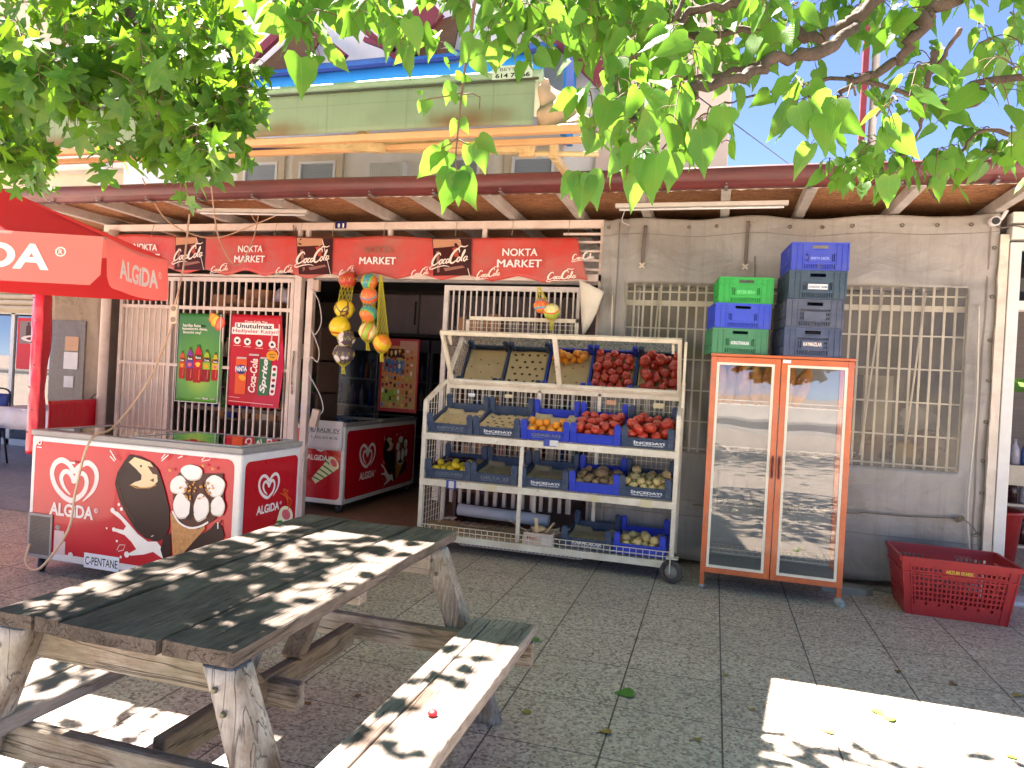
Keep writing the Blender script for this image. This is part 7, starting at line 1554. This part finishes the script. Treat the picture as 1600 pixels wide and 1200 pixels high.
def plank(x0, x1, y0, y1, z0, z1, name, m_, wob=.003, seed=0, n=26, cup=.002):
    q = MB(); rr = random.Random(seed); ph = rr.uniform(0, 9)
    vs = []; prof = 8
    for i in range(n+1):
        t_ = i/n; y = y0+(y1-y0)*t_; w0 = wob*noise.noise(Vector((seed, y*4, 1))); w1 = wob*noise.noise(Vector((seed, y*4, 7))); ez = .0025*noise.noise(Vector((seed, y*3, 12)))
        b_ = .005+.003*noise.noise(Vector((seed, y*9, 20))); xa, xb = x0+w0, x1+w1
        ring = [(xa, z0), (xb, z0), (xb, z1-b_), (xb-b_*.4, z1-b_*.3), (xb-b_, z1), ((xa+xb)/2, z1-cup), (xa+b_, z1), (xa+b_*.4, z1-b_*.3), (xa, z1-b_)]
        vs += [(x, y+.004*noise.noise(Vector((x*30, seed, 3)))*(1 if i in (0, n) else 0), z+ez) for x, z in ring]
    k = 9; fs = [(i*k+j, (i+1)*k+j, (i+1)*k+(j+1) % k, i*k+(j+1) % k) for i in range(n) for j in range(k)]+[tuple(range(k)), tuple(n*k+j for j in reversed(range(k)))]
    q.add(vs, fs, 0); return q.build(name, m_, pt, fix=True)
ed = [0, .175, .182, .292, .306, .640, .645, .715, .726, 1]; W_ = TX1-TX0
for i, (a, b_) in enumerate(((0, .176), (.184, .292), (.308, .713), (.727, 1))): plank(TX0+W_*a, TX0+W_*b_, TY0+.006*(i % 2)-.004*(i == 2), TY1-.01*((i*7) % 3), TZ0, TZ1+.002*(i % 2), 'top_plank', WT_, seed=i+1)
for i, (a, b_) in enumerate(((-.935, -.858), (-.853, -.665))): plank(a, b_, 1.30, 2.87+.012*i, .385, .430, 'seat_plank', WB_, seed=20+i)
for i, (a, b_) in enumerate(((-2.13, -1.985), (-1.978, -1.85))): plank(a, b_, 1.30, 2.87, .385, .430, 'seat_plank', WB_, seed=30+i)
def leg(x0, x1, y, seed):
    q = MB(); vs = []; n = 16
    for i in range(n+1):
        t_ = i/n; x = x0+(x1-x0)*t_; z = .703*(1-t_); w_ = .052+.004*noise.noise(Vector((seed, t_*4, 0)))+.008*t_; d = .045+.004*noise.noise(Vector((seed, t_*4, 5)))
        for k in range(12):
            a = 2*math.pi*k/12+.26; c_, s_ = math.cos(a), math.sin(a); e = .45; cx = math.copysign(abs(c_)**e, c_)*w_; cy = math.copysign(abs(s_)**e, s_)*d; vs.append((x+cx, y+cy, z+cx*(.0)))
    fs = [(i*12+k, i*12+(k+1) % 12, (i+1)*12+(k+1) % 12, (i+1)*12+k) for i in range(n) for k in range(12)]+[tuple(reversed(range(12))), tuple(n*12+k for k in range(12))]
    q.add(vs, fs, 0, True); lg = q.build('leg', WL_, pt, fix=True)
    q = MB()
    for dz, dx in ((.655, .0), (.60, .02)): 
        xx = x0+(x1-x0)*(1-dz/.695)-.012+dx*.3; q.tube([(xx, y-.049, dz), (xx, y-.058, dz)], [.009, .006], 8)
    q.build('bolt', mk('bolt_head', (120, 120, 100), rough=.4, metal=.6, dirt=.3), lg)
for i, y in enumerate((1.515, 2.88)):
    leg(-1.135, -.855, y, 1+i); leg(-1.80, -2.08, y, 5+i)
    q = MB(); q.b(-1.80, -1.13, y+(-.055 if i else .055)-.022, y+(-.055 if i else .055)+.022, .60, .703); q.build('top_batten', WX_, pt, bevel=.004)
    q = MB(); yy = y+(-.072 if i else .072); q.b(-2.14, -.655, yy-.022, yy+.022, .285, .384); q.build('bench_beam', WX_, pt, bevel=.004)
q = MB(); q.bar((-1.46, 1.66, .335), (-1.46, 2.76, .315), .045, .09); q.build('stretcher', WY_, pt, bevel=.004)
for s_ in (0, 1): q = MB(); q.bar((-1.46, 2.2+(.12 if s_ else -.12), .37), (-1.46, 2.2+(.42 if s_ else -.42), .69), .045, .08, up=(1, 0, 0)); q.build('brace', WY_, pt, bevel=.004)
q = MB(); q.b(-1.80, -1.12, 2.17, 2.23, .655, .703); q.build('top_batten', WX_, pt, bevel=.004)
q = MB(); q.b(-1.60, -1.32, 2.14, 2.19, .27, .36); q.build('stretcher_block', WX_, pt, bevel=.004)
# bottle cap and small debris on the bench and table
c_ = atZ(676, 1117, .431); q = MB(); q.lathe([(0, .007), (.012, .0065), (.014, .004), (.0155, 0), (.013, .0), (0, .0)], (0, 0, 0), 16); o = q.build('bottle_cap', mk('cap_red', (216, 36, 40), rough=.35), fix=True); o.location = c_; o.rotation_euler = (.3, .1, 0); o.location.z += .005; tag(o, 'small red bottle cap lying on the sunlit right bench', 'bottle cap')

# ================================================================ FALLEN LEAVES
def leaf_outline(kind):
    if kind == 'mul': H = [(0.0, -.02), (.16, -.10), (.33, -.06), (.45, .08), (.48, .26), (.43, .45), (.34, .60), (.22, .76), (.09, .92), (0, 1.08)]
    return H
def flat_leaf(q, c, s, rot, curl=.15, mi=0, nrm_tilt=0.0):
    H = leaf_outline('mul'); P = [(x, y) for x, y in H]+[(-x, y) for x, y in H[-2:0:-1]]
    mid = len(q.v); ca, sa = math.cos(rot), math.sin(rot); vs = []
    for x, y in P+[(0, .4)]:
        X, Y_ = x*s, (y-.45)*s; z = .004+curl*s*(x*x*1.6+max(0, y-.5)**2*.8); vs.append((c[0]+X*ca-Y_*sa, c[1]+X*sa+Y_*ca, c[2]+z))
    n = len(P); q.add(vs, [(i, (i+1) % n, n) for i in range(n)], mi, True)
LGN = mk('fallen_green', (84, 140, 40), rough=.5, dirt=.2, dscale=20); LYL = mk('fallen_yellow', (168, 150, 60), rough=.6, dirt=.3, dscale=20, dcol=(110, 80, 40)); LBR = mk('fallen_brown', (140, 104, 66), rough=.8, dirt=.3, dscale=20); LBT = mk('fallen_bright', (150, 190, 50), rough=.5, dirt=.2, dscale=20)
fl = [(833, 1000, .07, LGN, 'green', 'right of the far end of the bench'), (976, 1085, .085, LGN, 'large curled green', 'on a tile joint in the middle of the terrace'), (822, 1034, .045, LYL, 'dry yellow', 'beside the bench below the green one'), (837, 1040, .04, PAPER, 'pale crumpled', 'beside the yellow one by the bench'), (946, 1145, .05, LYL, 'yellow green', 'on the joint below the curled green leaf'), (1373, 1114, .06, LBT, 'bright green', 'lying in the sunlit patch at the right'), (1392, 1125, .05, LBT, 'narrow pale green', 'next to the bright leaf in the sun patch'), (1590, 1088, .05, LYL, 'yellow green', 'near the right edge just above the sun patch'), (1488, 1070, .04, LBR, 'brown', 'in the shade right of centre above the sun patch'), (1404, 1050, .035, LBR, 'small brown', 'on the long joint above the sun patch'), (1582, 1184, .04, LBT, 'light green', 'in the lower right corner'), (823, 1113, .04, LYL, 'slender yellow', 'left of the tile joint near the bench foot'), (1133, 1056, .03, LYL, 'small yellow', 'right of the middle tile joint'), (480, 1100, .03, LBR, 'tiny brown', 'under the picnic table near the brace'), (1293, 1144, .045, LYL, 'thin twig like', 'in the left part of the sun patch'), (560, 1088, .03, LBR, 'small brown', 'between the table and the right bench'), (1090, 1157, .035, LYL, 'yellow', 'near the bottom edge right of centre'), (1175, 1110, .03, LYL, 'small yellow', 'just left of the sun patch corner')]
for i, (px, py, s_, m_, a, b_) in enumerate(fl):
    p_ = atZ(px, py, .0); q = MB(); flat_leaf(q, (0, 0, 0), s_, 0, .25); o = q.build('fallen_leaf', m_); o.location = p_; o.rotation_euler = (rnd.uniform(-.1, .1), rnd.uniform(-.1, .1), rnd.uniform(0, 6.28)); tag(o, '%s fallen leaf %s' % (a, b_), 'leaf', 'fallen leaves on the terrace')
rr = random.Random(11); q = MB()
for _ in range(260):
    x, y = rr.uniform(-4, 2.2), rr.uniform(1.2, 5.2); a = rr.uniform(0, 3.14); l = rr.uniform(.004, .013); q.tube([(x, y, .003), (x+l*math.cos(a), y+l*math.sin(a), .004)], rr.uniform(.0012, .003), 4)
tag(q.build('leaf_litter', LBR), 'scattered specks of leaf litter and crumbs over the terrace', 'litter', kind='stuff')
# ================================================================ TREES
def leafmat(name, c1, c2, tcol, tf=.5):
    m, t, p, out = newmat(name); geo = N(t, 'ShaderNodeNewGeometry'); uv = N(t, 'ShaderNodeUVMap'); uv.uv_map = 'UVMap'
    sx = N(t, 'ShaderNodeSeparateXYZ'); t.links.new(uv.outputs[0], sx.inputs[0]); au = mathn(t, 'ABSOLUTE', mathn(t, 'SUBTRACT', sx.outputs[0], .5))
    w1 = mathn(t, 'FRACT', mathn(t, 'SUBTRACT', mathn(t, 'MULTIPLY', sx.outputs[1], 6.0), mathn(t, 'MULTIPLY', au, 7.0)))
    vein = mathn(t, 'MAXIMUM', ramp(t, w1, [(.0, (1, 1, 1)), (.09, (0, 0, 0))]), ramp(t, au, [(.0, (1, 1, 1)), (.022, (0, 0, 0))]))
    c = mixc(t, geo.outputs['Random Per Island'], rgb(*c1), rgb(*c2)); c = mixc(t, mathn(t, 'MULTIPLY', vein, .35), c, rgb(150, 180, 90)); t.links.new(c, p.inputs['Base Color'])
    nv = N(t, 'ShaderNodeTexNoise', Scale=22.0, Detail=5.0); t.links.new(coords(t), nv.inputs['Vector']); c2_ = mixc(t, mathn(t, 'MULTIPLY', ramp(t, nv.outputs[0], [(.45, (0, 0, 0)), (.75, (1, 1, 1))]), .5), c, rgb(128, 136, 50)); t.links.new(c2_, p.inputs['Base Color'])
    p.inputs['Roughness'].default_value = .45; p.inputs['Specular IOR Level'].default_value = .35
    tr = N(t, 'ShaderNodeBsdfTranslucent'); tc = mixc(t, geo.outputs['Random Per Island'], rgb(*tcol), tuple(x*.62 for x in rgb(*tcol)[:3])+(1,)); tc = mixc(t, mathn(t, 'MULTIPLY', vein, .3), tc, rgb(110, 150, 40)); t.links.new(tc, tr.inputs[0])
    b_ = bumpn(t, p, mathn(t, 'SUBTRACT', 1.0, vein), .3, .002)
    mx = N(t, 'ShaderNodeMixShader'); mx.inputs[0].default_value = tf; t.links.new(p.outputs[0], mx.inputs[1]); t.links.new(tr.outputs[0], mx.inputs[2]); t.links.new(mx.outputs[0], out.inputs[0]); return m
MULM = leafmat('mulberry_leaf', (58, 112, 44), (92, 146, 58), (122, 178, 50), .44); STRM = leafmat('sweetgum_leaf', (36, 84, 34), (70, 120, 46), (130, 184, 38), .40)
BARK = mk('bark', (92, 78, 66), rough=.9, dirt=.4, dscale=12, dcol=(44, 34, 28), bump=.9, bscale=30, bdist=.02, stretch=(1, 1, .4))
TWIG = mk('twig', (104, 84, 60), rough=.8, dirt=.3, dscale=20)
class Leaves:
    def __init__(s): s.v = []; s.f = []; s.uv = []
    def add(s, base, tip, nrm, w, kind, rr):
        """leaf blade from base to tip, facing nrm"""
        base = Vector(base); ax = Vector(tip)-base; L = ax.length; ax.normalize(); sd = ax.cross(Vector(nrm)); 
        if sd.length < 1e-3: sd = ax.orthogonal()
        sd.normalize(); nn = sd.cross(ax).normalized(); o = len(s.v)
        fold = rr.uniform(.05, .45); droop = rr.uniform(.0, .35); tw = rr.uniform(-.25, .25)
        def P(x, y):
            z = fold*abs(x)*.7 - droop*y*y*.5 + tw*x*y+.03*math.sin(y*9+x*6); return base + sd*(x*w*L) + ax*(y*L) + nn*(z*L*w)
        if kind == 'mul':
            E = [(.20, -.08), (.40, -.02), (.50, .16), (.47, .34), (.38, .54), (.25, .73), (.11, .90)]; M = [0, .02, .18, .36, .55, .74, .92, 1.12]
            for y in M: s.v.append(P(0, y)); s.uv.append((.5, y))
            nm = len(M)
            for sg in (1, -1):
                k = len(s.v)-o
                for i, (x, y) in enumerate(E): j = 1+rr.uniform(-.10, .06); s.v.append(P(sg*x*j, y)); s.uv.append((.5+sg*x, y))
                a = [o+k+i for i in range(7)]; m_ = [o+i for i in range(nm)]
                F = [(m_[0], a[0], a[1], m_[1]), (m_[1], a[1], a[2], m_[2]), (m_[2], a[2], a[3], m_[3]), (m_[3], a[3], a[4], m_[4]), (m_[4], a[4], a[5], m_[5]), (m_[5], a[5], a[6], m_[6]), (m_[6], a[6], m_[7])]
                s.f += F if sg > 0 else [tuple(reversed(f)) for f in F]
        else:   # five-pointed star
            c0 = (0, .32); A = [-128, -62, 0, 62, 128]; Rr = [.62, .80, .82, .80, .62]; s.v.append(P(*c0)); s.uv.append((.56, .1)); pts = [(0, 0)]
            for i, (a, r) in enumerate(zip(A, Rr)):
                r *= rr.uniform(.85, 1.1); an = R(a)
                for da, rf in ((-21, .60), (0, 1.0), (21, .60)): pts.append((c0[0]+r*rf*math.sin(an+R(da))*1.0, c0[1]+r*rf*math.cos(an+R(da))))
                if i < 4: an2 = R((A[i]+A[i+1])/2); pts.append((c0[0]+.31*math.sin(an2), c0[1]+.31*math.cos(an2)))
            k = len(s.v)-o
            for x, y in pts: s.v.append(P(x, y)); s.uv.append((.56+abs(x)*.3, y*.4))
            n = len(pts); s.f += [(o, o+k+(i+1) % n, o+k+i) for i in range(n)]
    def build(s, name, m_, par):
        me = bpy.data.meshes.new(name); inv = par.matrix_basis.inverted(); me.from_pydata([inv @ v for v in s.v], [], s.f); me.materials.append(m_)
        u = me.uv_layers.new(name='UVMap'); li = [0]*len(me.loops); me.loops.foreach_get('vertex_index', li); fl_ = []
        for i in li: fl_ += s.uv[i]
        u.data.foreach_set('uv', fl_); me.polygons.foreach_set('use_smooth', [True]*len(me.polygons)); me.update(); ob = bpy.data.objects.new(name, me); COL.objects.link(ob); ob.parent = par; return ob
def twig(lv, tw, pts, r, n, size, kind, rr, w=.82, hang=.8):
    """a leafy twig through pts with n leaves"""
    P = spline3(pts, 6); tw.tube(P, [r*(1-.7*i/(len(P)-1)) for i in range(len(P))], 5, cap=False)
    for i in range(n):
        t_ = (i+rr.uniform(.2, .9))/n*(len(P)-1.001); a = P[int(t_)].lerp(P[min(int(t_)+1, len(P)-1)], t_-int(t_))
        ang = rr.uniform(0, 6.28); out = Vector((math.cos(ang), math.sin(ang), rr.uniform(-.3, .3))); pe = a+out*size*rr.uniform(.2, .5)+Vector((0, 0, -.01))
        tw.tube([a, a.lerp(pe, .6)+Vector((0, 0, .004)), pe], .0011, 4, cap=False)
        s_ = size*rr.uniform(.6, 1.15); d = (out*rr.uniform(.2, .8)+Vector((0, 0, -hang*rr.uniform(.5, 1.3)))+Vector((rr.uniform(-.3, .3), rr.uniform(-.3, .3), 0))).normalized()
        up_ = Vector((rr.uniform(-.8, .8), rr.uniform(-1, .5), rr.uniform(.1, 1.0))); lv.add(pe, pe+d*s_, up_, w*rr.uniform(.8, 1.05), kind, rr)
# ---- mulberry: trunk stands right of the view; boughs reach over the terrace
mt = thing('mulberry_tree', (2.3, 1.5, 0), 'mulberry tree with large heart shaped leaves hanging across the top and right', 'tree')
q = MB(); tp = Vector((2.1, 1.55, 2.3)); q.tube(spline3([(2.3, 1.5, 0), (2.28, 1.52, .8), (2.18, 1.55, 1.7), tp], 6), [.15-.002*i for i in range(19)], 14); q.build('trunk', BARK, mt)
q = MB(); tw = MB(); lv = Leaves(); rr = random.Random(21)
def bough(pix, r0, r1, start=None):
    pts = ([Vector(start)] if start else [])+[atD(*p) for p in pix]; P = spline3(pts, 7); n = len(P)
    P = [p_+Vector((rr.uniform(-1, 1), rr.uniform(-1, 1), rr.uniform(-1, 1)))*r0*.30 for p_ in P]; q.tube(P, [(r0+(r1-r0)*i/(n-1))*(.62+.14*rr.uniform(-1, 1)) for i in range(n)], 8); return P
bough([(1700, -120, 2.0), (1490, 0, 2.0), (1440, 40, 2.0), (1395, 100, 2.05), (1340, 122, 2.05), (1295, 165, 2.1)], .05, .008, tp)
bough([(1700, -200, 2.1), (1365, 8, 2.1), (1300, 54, 2.15), (1225, 50, 2.2), (1060, 55, 2.25), (1000, 85, 2.3), (930, 72, 2.3)], .045, .006, tp)
bough([(1500, -60, 2.2), (1300, 72, 2.0), (1210, 95, 1.95), (1150, 125, 1.9), (1070, 140, 1.85), (1010, 165, 1.8), (985, 190, 1.8)], .035, .010, tp+Vector((0, 0, .2)))
bough([(1210, 95, 1.95), (1120, 118, 2.0), (1060, 125, 2.0), (960, 150, 2.1)], .02, .006); bough([(1600, 118, 1.9), (1540, 145, 1.95), (1500, 165, 1.95), (1320, 125, 2.1), (1180, 150, 2.2), (1120, 165, 2.2)], .018, .004, tp+Vector((-.1, 0, -.1)))
bough([(1460, 80, 1.9), (1450, 130, 1.9), (1438, 200, 1.95), (1412, 245, 2.0)], .014, .004); bough([(1500, 45, 1.9), (1470, 95, 1.9), (1420, 175, 1.9)], .012, .004)
bough([(1600, 215, 2.2), (1530, 205, 2.2), (1490, 255, 2.25), (1450, 285, 2.3), (1470, 320, 2.3)], .012, .003); bough([(1180, -60, 2.3), (1160, -5, 2.2), (1080, 20, 2.2), (1050, 45, 2.2), (1080, -40, 2.2)], .03, .01)
bough([(1240, -120, 2.5), (900, -40, 2.6), (700, -30, 2.6), (500, -20, 2.6), (380, 15, 2.6), (345, 35, 2.6)], .022, .004, tp+Vector((-.1, .1, .3)))
bough([(900, -40, 2.6), (820, 40, 2.5), (760, 80, 2.5), (700, 100, 2.6)], .010, .003); bough([(1060, 140, 1.9), (1085, 150, 1.85), (1075, 165, 1.85)], .012, .012)
q.build('branch', BARK, mt)
def region(n, xr, yr, dr, ln, size, leaves, drop=.8, wv=.80):
    for _ in range(n):
        x, y, d = rr.uniform(*xr), rr.uniform(*yr), rr.uniform(*dr); L = rr.uniform(*ln); a = rr.gauss(math.pi/2, .75); p0 = atD(x, y, d); p2 = atD(x+L*math.cos(a), y+L*math.sin(a)*drop, d+rr.uniform(-.15, .15)); p1 = p0.lerp(p2, .5)+Vector((0, 0, .04)); twig(lv, tw, [p0, p1, p2], .0028, rr.randint(*leaves), size, 'mul', rr, w=wv)
region(15, (300, 620), (-60, 15), (2.3, 2.8), (35, 90), .105, (4, 7)); region(14, (560, 900), (-70, 0), (2.2, 2.8), (30, 85), .105, (4, 7)); region(9, (440, 640), (-10, 40), (2.2, 2.5), (50, 85), .10, (3, 5))
region(17, (740, 1000), (-40, 60), (2.1, 2.7), (50, 110), .092, (4, 7)); region(13, (895, 1100), (30, 180), (1.8, 2.2), (60, 115), .086, (4, 7)); region(8, (1020, 1230), (-30, 40), (1.9, 2.4), (40, 90), .092, (4, 6))
region(6, (1000, 1150), (120, 190), (1.55, 1.85), (50, 90), .09, (3, 5)); region(9, (1200, 1600), (-50, 20), (1.8, 2.4), (40, 90), .090, (4, 6)); region(7, (1430, 1600), (40, 170), (1.8, 2.3), (40, 90), .09, (3, 6))
region(6, (1230, 1420), (130, 190), (1.6, 2.0), (30, 60), .085, (3, 5)); region(12, (1290, 1440), (235, 285), (2.2, 2.6), (30, 60), .062, (5, 9)); region(9, (1450, 1620), (225, 275), (2.1, 2.5), (30, 60), .07, (4, 7)); region(10, (900, 1100), (-60, -10), (2.2, 2.8), (40, 90), .105, (4, 7))
region(6, (960, 1040), (200, 250), (1.5, 1.8), (30, 60), .10, (2, 3)); region(4, (1540, 1640), (60, 200), (1.8, 2.1), (40, 80), .09, (3, 4))
# the long twig hanging over the awning, with its end cluster
def lf(px, py, d, tx, ty, s_, w=.78): b_ = atD(px, py, d); t_ = atD(tx, ty, d+rr.uniform(-.03, .03)); nn = (CAMP-b_).normalized()+Vector((rr.uniform(-.3, .3), 0, rr.uniform(.2, .7))); lv.add(b_, t_, nn, w, 'mul', rr)
hd = 1.75; tw.tube(spline3([atD(750, -40, hd), atD(740, 15, hd), (atD(735, 60, hd)), atD(726, 110, hd), atD(720, 160, hd), atD(716, 200, hd), atD(712, 245, hd), atD(714, 268, hd)], 6), [.0042-.00006*i for i in range(43)], 6)
for L in (((722, 145), (700, 150), (672, 154), (655, 158)), ((720, 148), (738, 146), (750, 152), (749, 170)), ((716, 218), (730, 225), (748, 226)), ((716, 215), (702, 225), (690, 232))): tw.tube([atD(x, y, hd) for x, y in L], .0018, 5)
for a in ((706, 130, 696, 162), (714, 158, 700, 140), (722, 150, 728, 166), (660, 146, 650, 142), (668, 156, 662, 180), (660, 158, 654, 176), (714, 188, 704, 212), (720, 186, 732, 208), (702, 222, 688, 238), (694, 228, 680, 236), (748, 214, 776, 240), (745, 224, 758, 268), (736, 226, 730, 262), (690, 236, 672, 262), (690, 238, 654, 276), (704, 240, 700, 262), (712, 268, 692, 328), (716, 268, 742, 322), (716, 266, 716, 318), (732, 120, 722, 128), (712, 116, 730, 124), (742, 60, 720, 100), (740, 90, 762, 120)):
    lf(a[0], a[1], hd, a[2], a[3], 1)
for a in ((900, 275, 893, 310), (896, 272, 876, 308), (912, 272, 908, 330), (920, 270, 934, 325), (1095, 205, 1100, 272), (1130, 170, 1120, 228), (1075, 60, 1020, 90), (985, 225, 975, 255), (1010, 250, 1020, 312), (1052, 240, 1045, 295), (470, 90, 472, 148), (640, 30, 655, 80), (1245, 165, 1262, 215), (1290, 180, 1290, 240), (1390, 275, 1385, 322)): lf(a[0], a[1], 1.55, a[2], a[3], 1)
region(24, (1200, 1620), (-60, 50), (2.3, 3.0), (40, 90), .072, (6, 10)); region(14, (900, 1240), (-50, 60), (2.3, 2.9), (40, 90), .075, (5, 9)); region(13, (1330, 1600), (60, 230), (2.2, 2.8), (30, 80), .072, (4, 8)); region(14, (640, 1000), (-60, 70), (2.5, 3.0), (40, 90), .08, (5, 9)); region(9, (980, 1200), (-30, 110), (2.4, 2.9), (40, 90), .08, (4, 8))
# crown above the frame: the leaves that dapple the terrace
def crown(lvs, n, fx, fy, fz, size, kind, dens=None, rr=rr, frame_ok=False):
    k = 0; tries = 0
    while k < n and tries < n*30:
        tries += 1; T = Vector((rr.uniform(*fx), rr.uniform(*fy), 0)); zz = rr.uniform(*fz); p_ = T + Vector((-.40, .43, 1.0))*zz
        if dens and rr.random() > dens(T.x, T.y): continue
        d = p_-CAMP; dz = d.dot(_f)
        if dz > .1 and not frame_ok:
            sx_ = 800+FPX*d.dot(_r)/dz; sy_ = 600-FPX*d.dot(_u)/dz
            if -150 < sx_ < 1750 and sy_ > -(170/dz+20): continue
        a = rr.uniform(0, 6.28); dd = Vector((math.cos(a), math.sin(a), rr.uniform(-1.2, .1))).normalized(); lvs.add(p_, p_+dd*size*rr.uniform(.7, 1.2), (rr.uniform(-.6, .6), rr.uniform(-.6, .6), 1), .9, kind, rr); k += 1
def dens_m(x, y):
    v_ = .5+.9*noise.noise(Vector((x*1.9, y*1.9, 4)))
    if x > -.1: v_ = (v_+.22) if y < 3.35-.1*x else -.6
    if -.75 < x < -.2 and 1.0 < y < 2.4: v_ = .16+.55*noise.noise(Vector((x*4, y*4, 1)))
    return max(0, min(1, v_))
crown(lv, 1500, (-1.2, 2.6), (-.5, 3.7), (2.6, 4.6), .11, 'mul', dens_m)
crown(lv, 75, (-.85, -.25), (1.0, 2.45), (2.8, 4.4), .085, 'mul', lambda x, y: max(0, min(1, .45+1.2*noise.noise(Vector((x*5, y*5, 3))))))
crown(lv, 420, (.1, 2.3), (1.2, 3.45), (4.8, 7.0), .13, 'mul', lambda x, y: max(0, min(1, (.25+.25*(3.3-y))+1.4*noise.noise(Vector((x*2.2, y*2.8, 6))))))
crown(lv, 420, (-2.4, -.9), (1.1, 2.7), (3.0, 4.8), .10, 'mul', lambda x, y: max(0, min(1, .55+1.1*noise.noise(Vector((x*3, y*3, 8))))))
tw.build('twigs', TWIG, mt); lv.build('foliage', MULM, mt)
# ---- sweetgum on the left
gt_ = thing('sweetgum_tree', (-3.6, 1.3, 0), 'sweetgum tree with dark star shaped leaves filling the upper left corner', 'tree')
q = MB(); q.tube(spline3([(-3.7, 1.2, 0), (-3.66, 1.22, 1), (-3.6, 1.3, 2.2), (-3.5, 1.35, 3.6), (-3.45, 1.4, 5)], 6), [.12-.0035*i for i in range(25)], 14); q.build('trunk', BARK, gt_)
q = MB(); tw = MB(); lv = Leaves(); rr = random.Random(5)
def bough2(pix, r0, r1, st_):
    P = spline3([Vector(st_)]+[atD(*p) for p in pix], 7); n = len(P); q.tube(P, [r0+(r1-r0)*i/(n-1) for i in range(n)], 8)
bough2([(60, -60, 2.6), (200, 20, 2.6), (290, 110, 2.5), (330, 200, 2.4), (330, 260, 2.4)], .03, .004, (-3.55, 1.33, 2.9)); bough2([(-60, 60, 2.6), (60, 120, 2.6), (180, 160, 2.6), (300, 130, 2.6), (400, 150, 2.7)], .025, .003, (-3.57, 1.32, 2.5)); bough2([(-80, 180, 2.7), (20, 230, 2.7), (70, 270, 2.7)], .014, .003, (-3.6, 1.3, 2.3)); bough2([(80, -120, 2.8), (240, -40, 2.8), (400, -20, 2.8)], .02, .004, (-3.5, 1.35, 3.2))
q.build('branch', BARK, gt_)
def region2(n, xr, yr, dr, ln, size, leaves):
    for _ in range(n):
        x, y, d = rr.uniform(*xr), rr.uniform(*yr), rr.uniform(*dr); L = rr.uniform(*ln); a = rr.gauss(1.1, .8); p0 = atD(x, y, d); p2 = atD(x+L*math.cos(a), y+L*math.sin(a)*.8, d+rr.uniform(-.2, .2)); twig(lv, tw, [p0, p0.lerp(p2, .5)+Vector((0, 0, .03)), p2], .0024, rr.randint(*leaves), size, 'star', rr, w=.95, hang=.55)
region2(110, (-60, 340), (-60, 120), (2.1, 3.1), (40, 110), .085, (5, 9)); region2(34, (-40, 130), (90, 180), (2.2, 2.9), (30, 70), .085, (5, 8)); region2(46, (180, 350), (90, 225), (2.2, 2.8), (30, 90), .08, (5, 9)); region2(14, (330, 400), (100, 165), (2.4, 2.8), (20, 50), .075, (4, 7)); region2(20, (-60, 70), (200, 275), (2.3, 2.9), (20, 55), .075, (5, 8)); region2(7, (275, 345), (235, 285), (2.2, 2.5), (20, 45), .085, (3, 5))
crown(lv, 520, (-3.4, -1.0), (.4, 3.2), (2.4, 4.4), .10, 'star', lambda x, y: max(0, min(1, .5+1.1*noise.noise(Vector((x*2.6, y*2.6, 2))))), rr)
crown(lv, 380, (-6.6, -4.2), (2.7, 5.0), (3.4, 5.6), .12, 'star', None, rr)  # extra unseen leaves, added to shade the left paving
tw.build('twigs', TWIG, gt_); lv.build('foliage', STRM, gt_)

# ================================================================ ACROSS THE SQUARE (what the glass reflects)
WLL = mk('low_wall', (226, 222, 214), rough=.8, dirt=.2)
q = MB(); q.b(-30, 40, -29.4, -29.1, 0, .8); tag(q.build('garden_wall', WLL), 'low white garden wall across the road behind the viewer', 'wall')
fol = mk('hedge_green', (62, 92, 40), rough=.8, dirt=.4, dscale=1.5)
for i, (x, y, h) in enumerate(((-22, -33, 7), (-13, -35, 8), (-5, -34, 6.5), (4, -35, 8), (12, -33, 6), (21, -35, 8), (30, -33, 7))):
    tr_ = thing('street_tree', (x, y, 0), 'leafy green tree beyond the road behind the viewer', 'tree', 'trees beyond the road'); q = MB(); q.tube([(x, y, 0), (x+.1, y, h*.4), (x, y, h*.6)], [.25, .18, .1], 8); q.build('trunk', BARK, tr_); q = MB(); r2 = random.Random(i)
    for _ in range(900):
        a = r2.uniform(0, 6.28); b_ = math.acos(r2.uniform(-1, 1)); rad = h*.36*r2.uniform(.6, 1.1); c = Vector((x+rad*1.2*math.sin(b_)*math.cos(a), y+rad*math.sin(b_)*math.sin(a), h*.62+rad*math.cos(b_))); u_ = Vector((r2.uniform(-1, 1), r2.uniform(-1, 1), r2.uniform(-1, 1))).normalized()*.4; w_ = u_.orthogonal().normalized()*.35; q.add([c-u_, c+w_, c+u_, c-w_], [(0, 1, 2, 3)])
    q.build('crown', fol, tr_)

pl = thing('added_shade_tree', (-1.5, -4.6, 0), 'broad unseen tree added behind the viewer to shade the reflected square', 'tree'); q = MB(); q.tube([(-1.5, -4.6, 0), (-1.45, -4.5, 2), (-1.5, -4.2, 4.6)], [.2, .16, .1], 10); q.build('trunk', BARK, pl); q = MB(); r2 = random.Random(77)  # unseen tree, added so its shade falls on the ground the glass reflects
for _ in range(1500):
    c = Vector((-1.2+3.4*r2.gauss(0, .55), -4.3+2.4*r2.gauss(0, .6), r2.uniform(3.9, 6.2))); u_ = Vector((r2.uniform(-1, 1), r2.uniform(-1, 1), r2.uniform(-.3, .3))).normalized()*.13; w_ = u_.orthogonal().normalized()*.11; q.add([c-u_, c+w_, c+u_, c-w_], [(0, 1, 2, 3)])
q.build('crown', fol, pl)
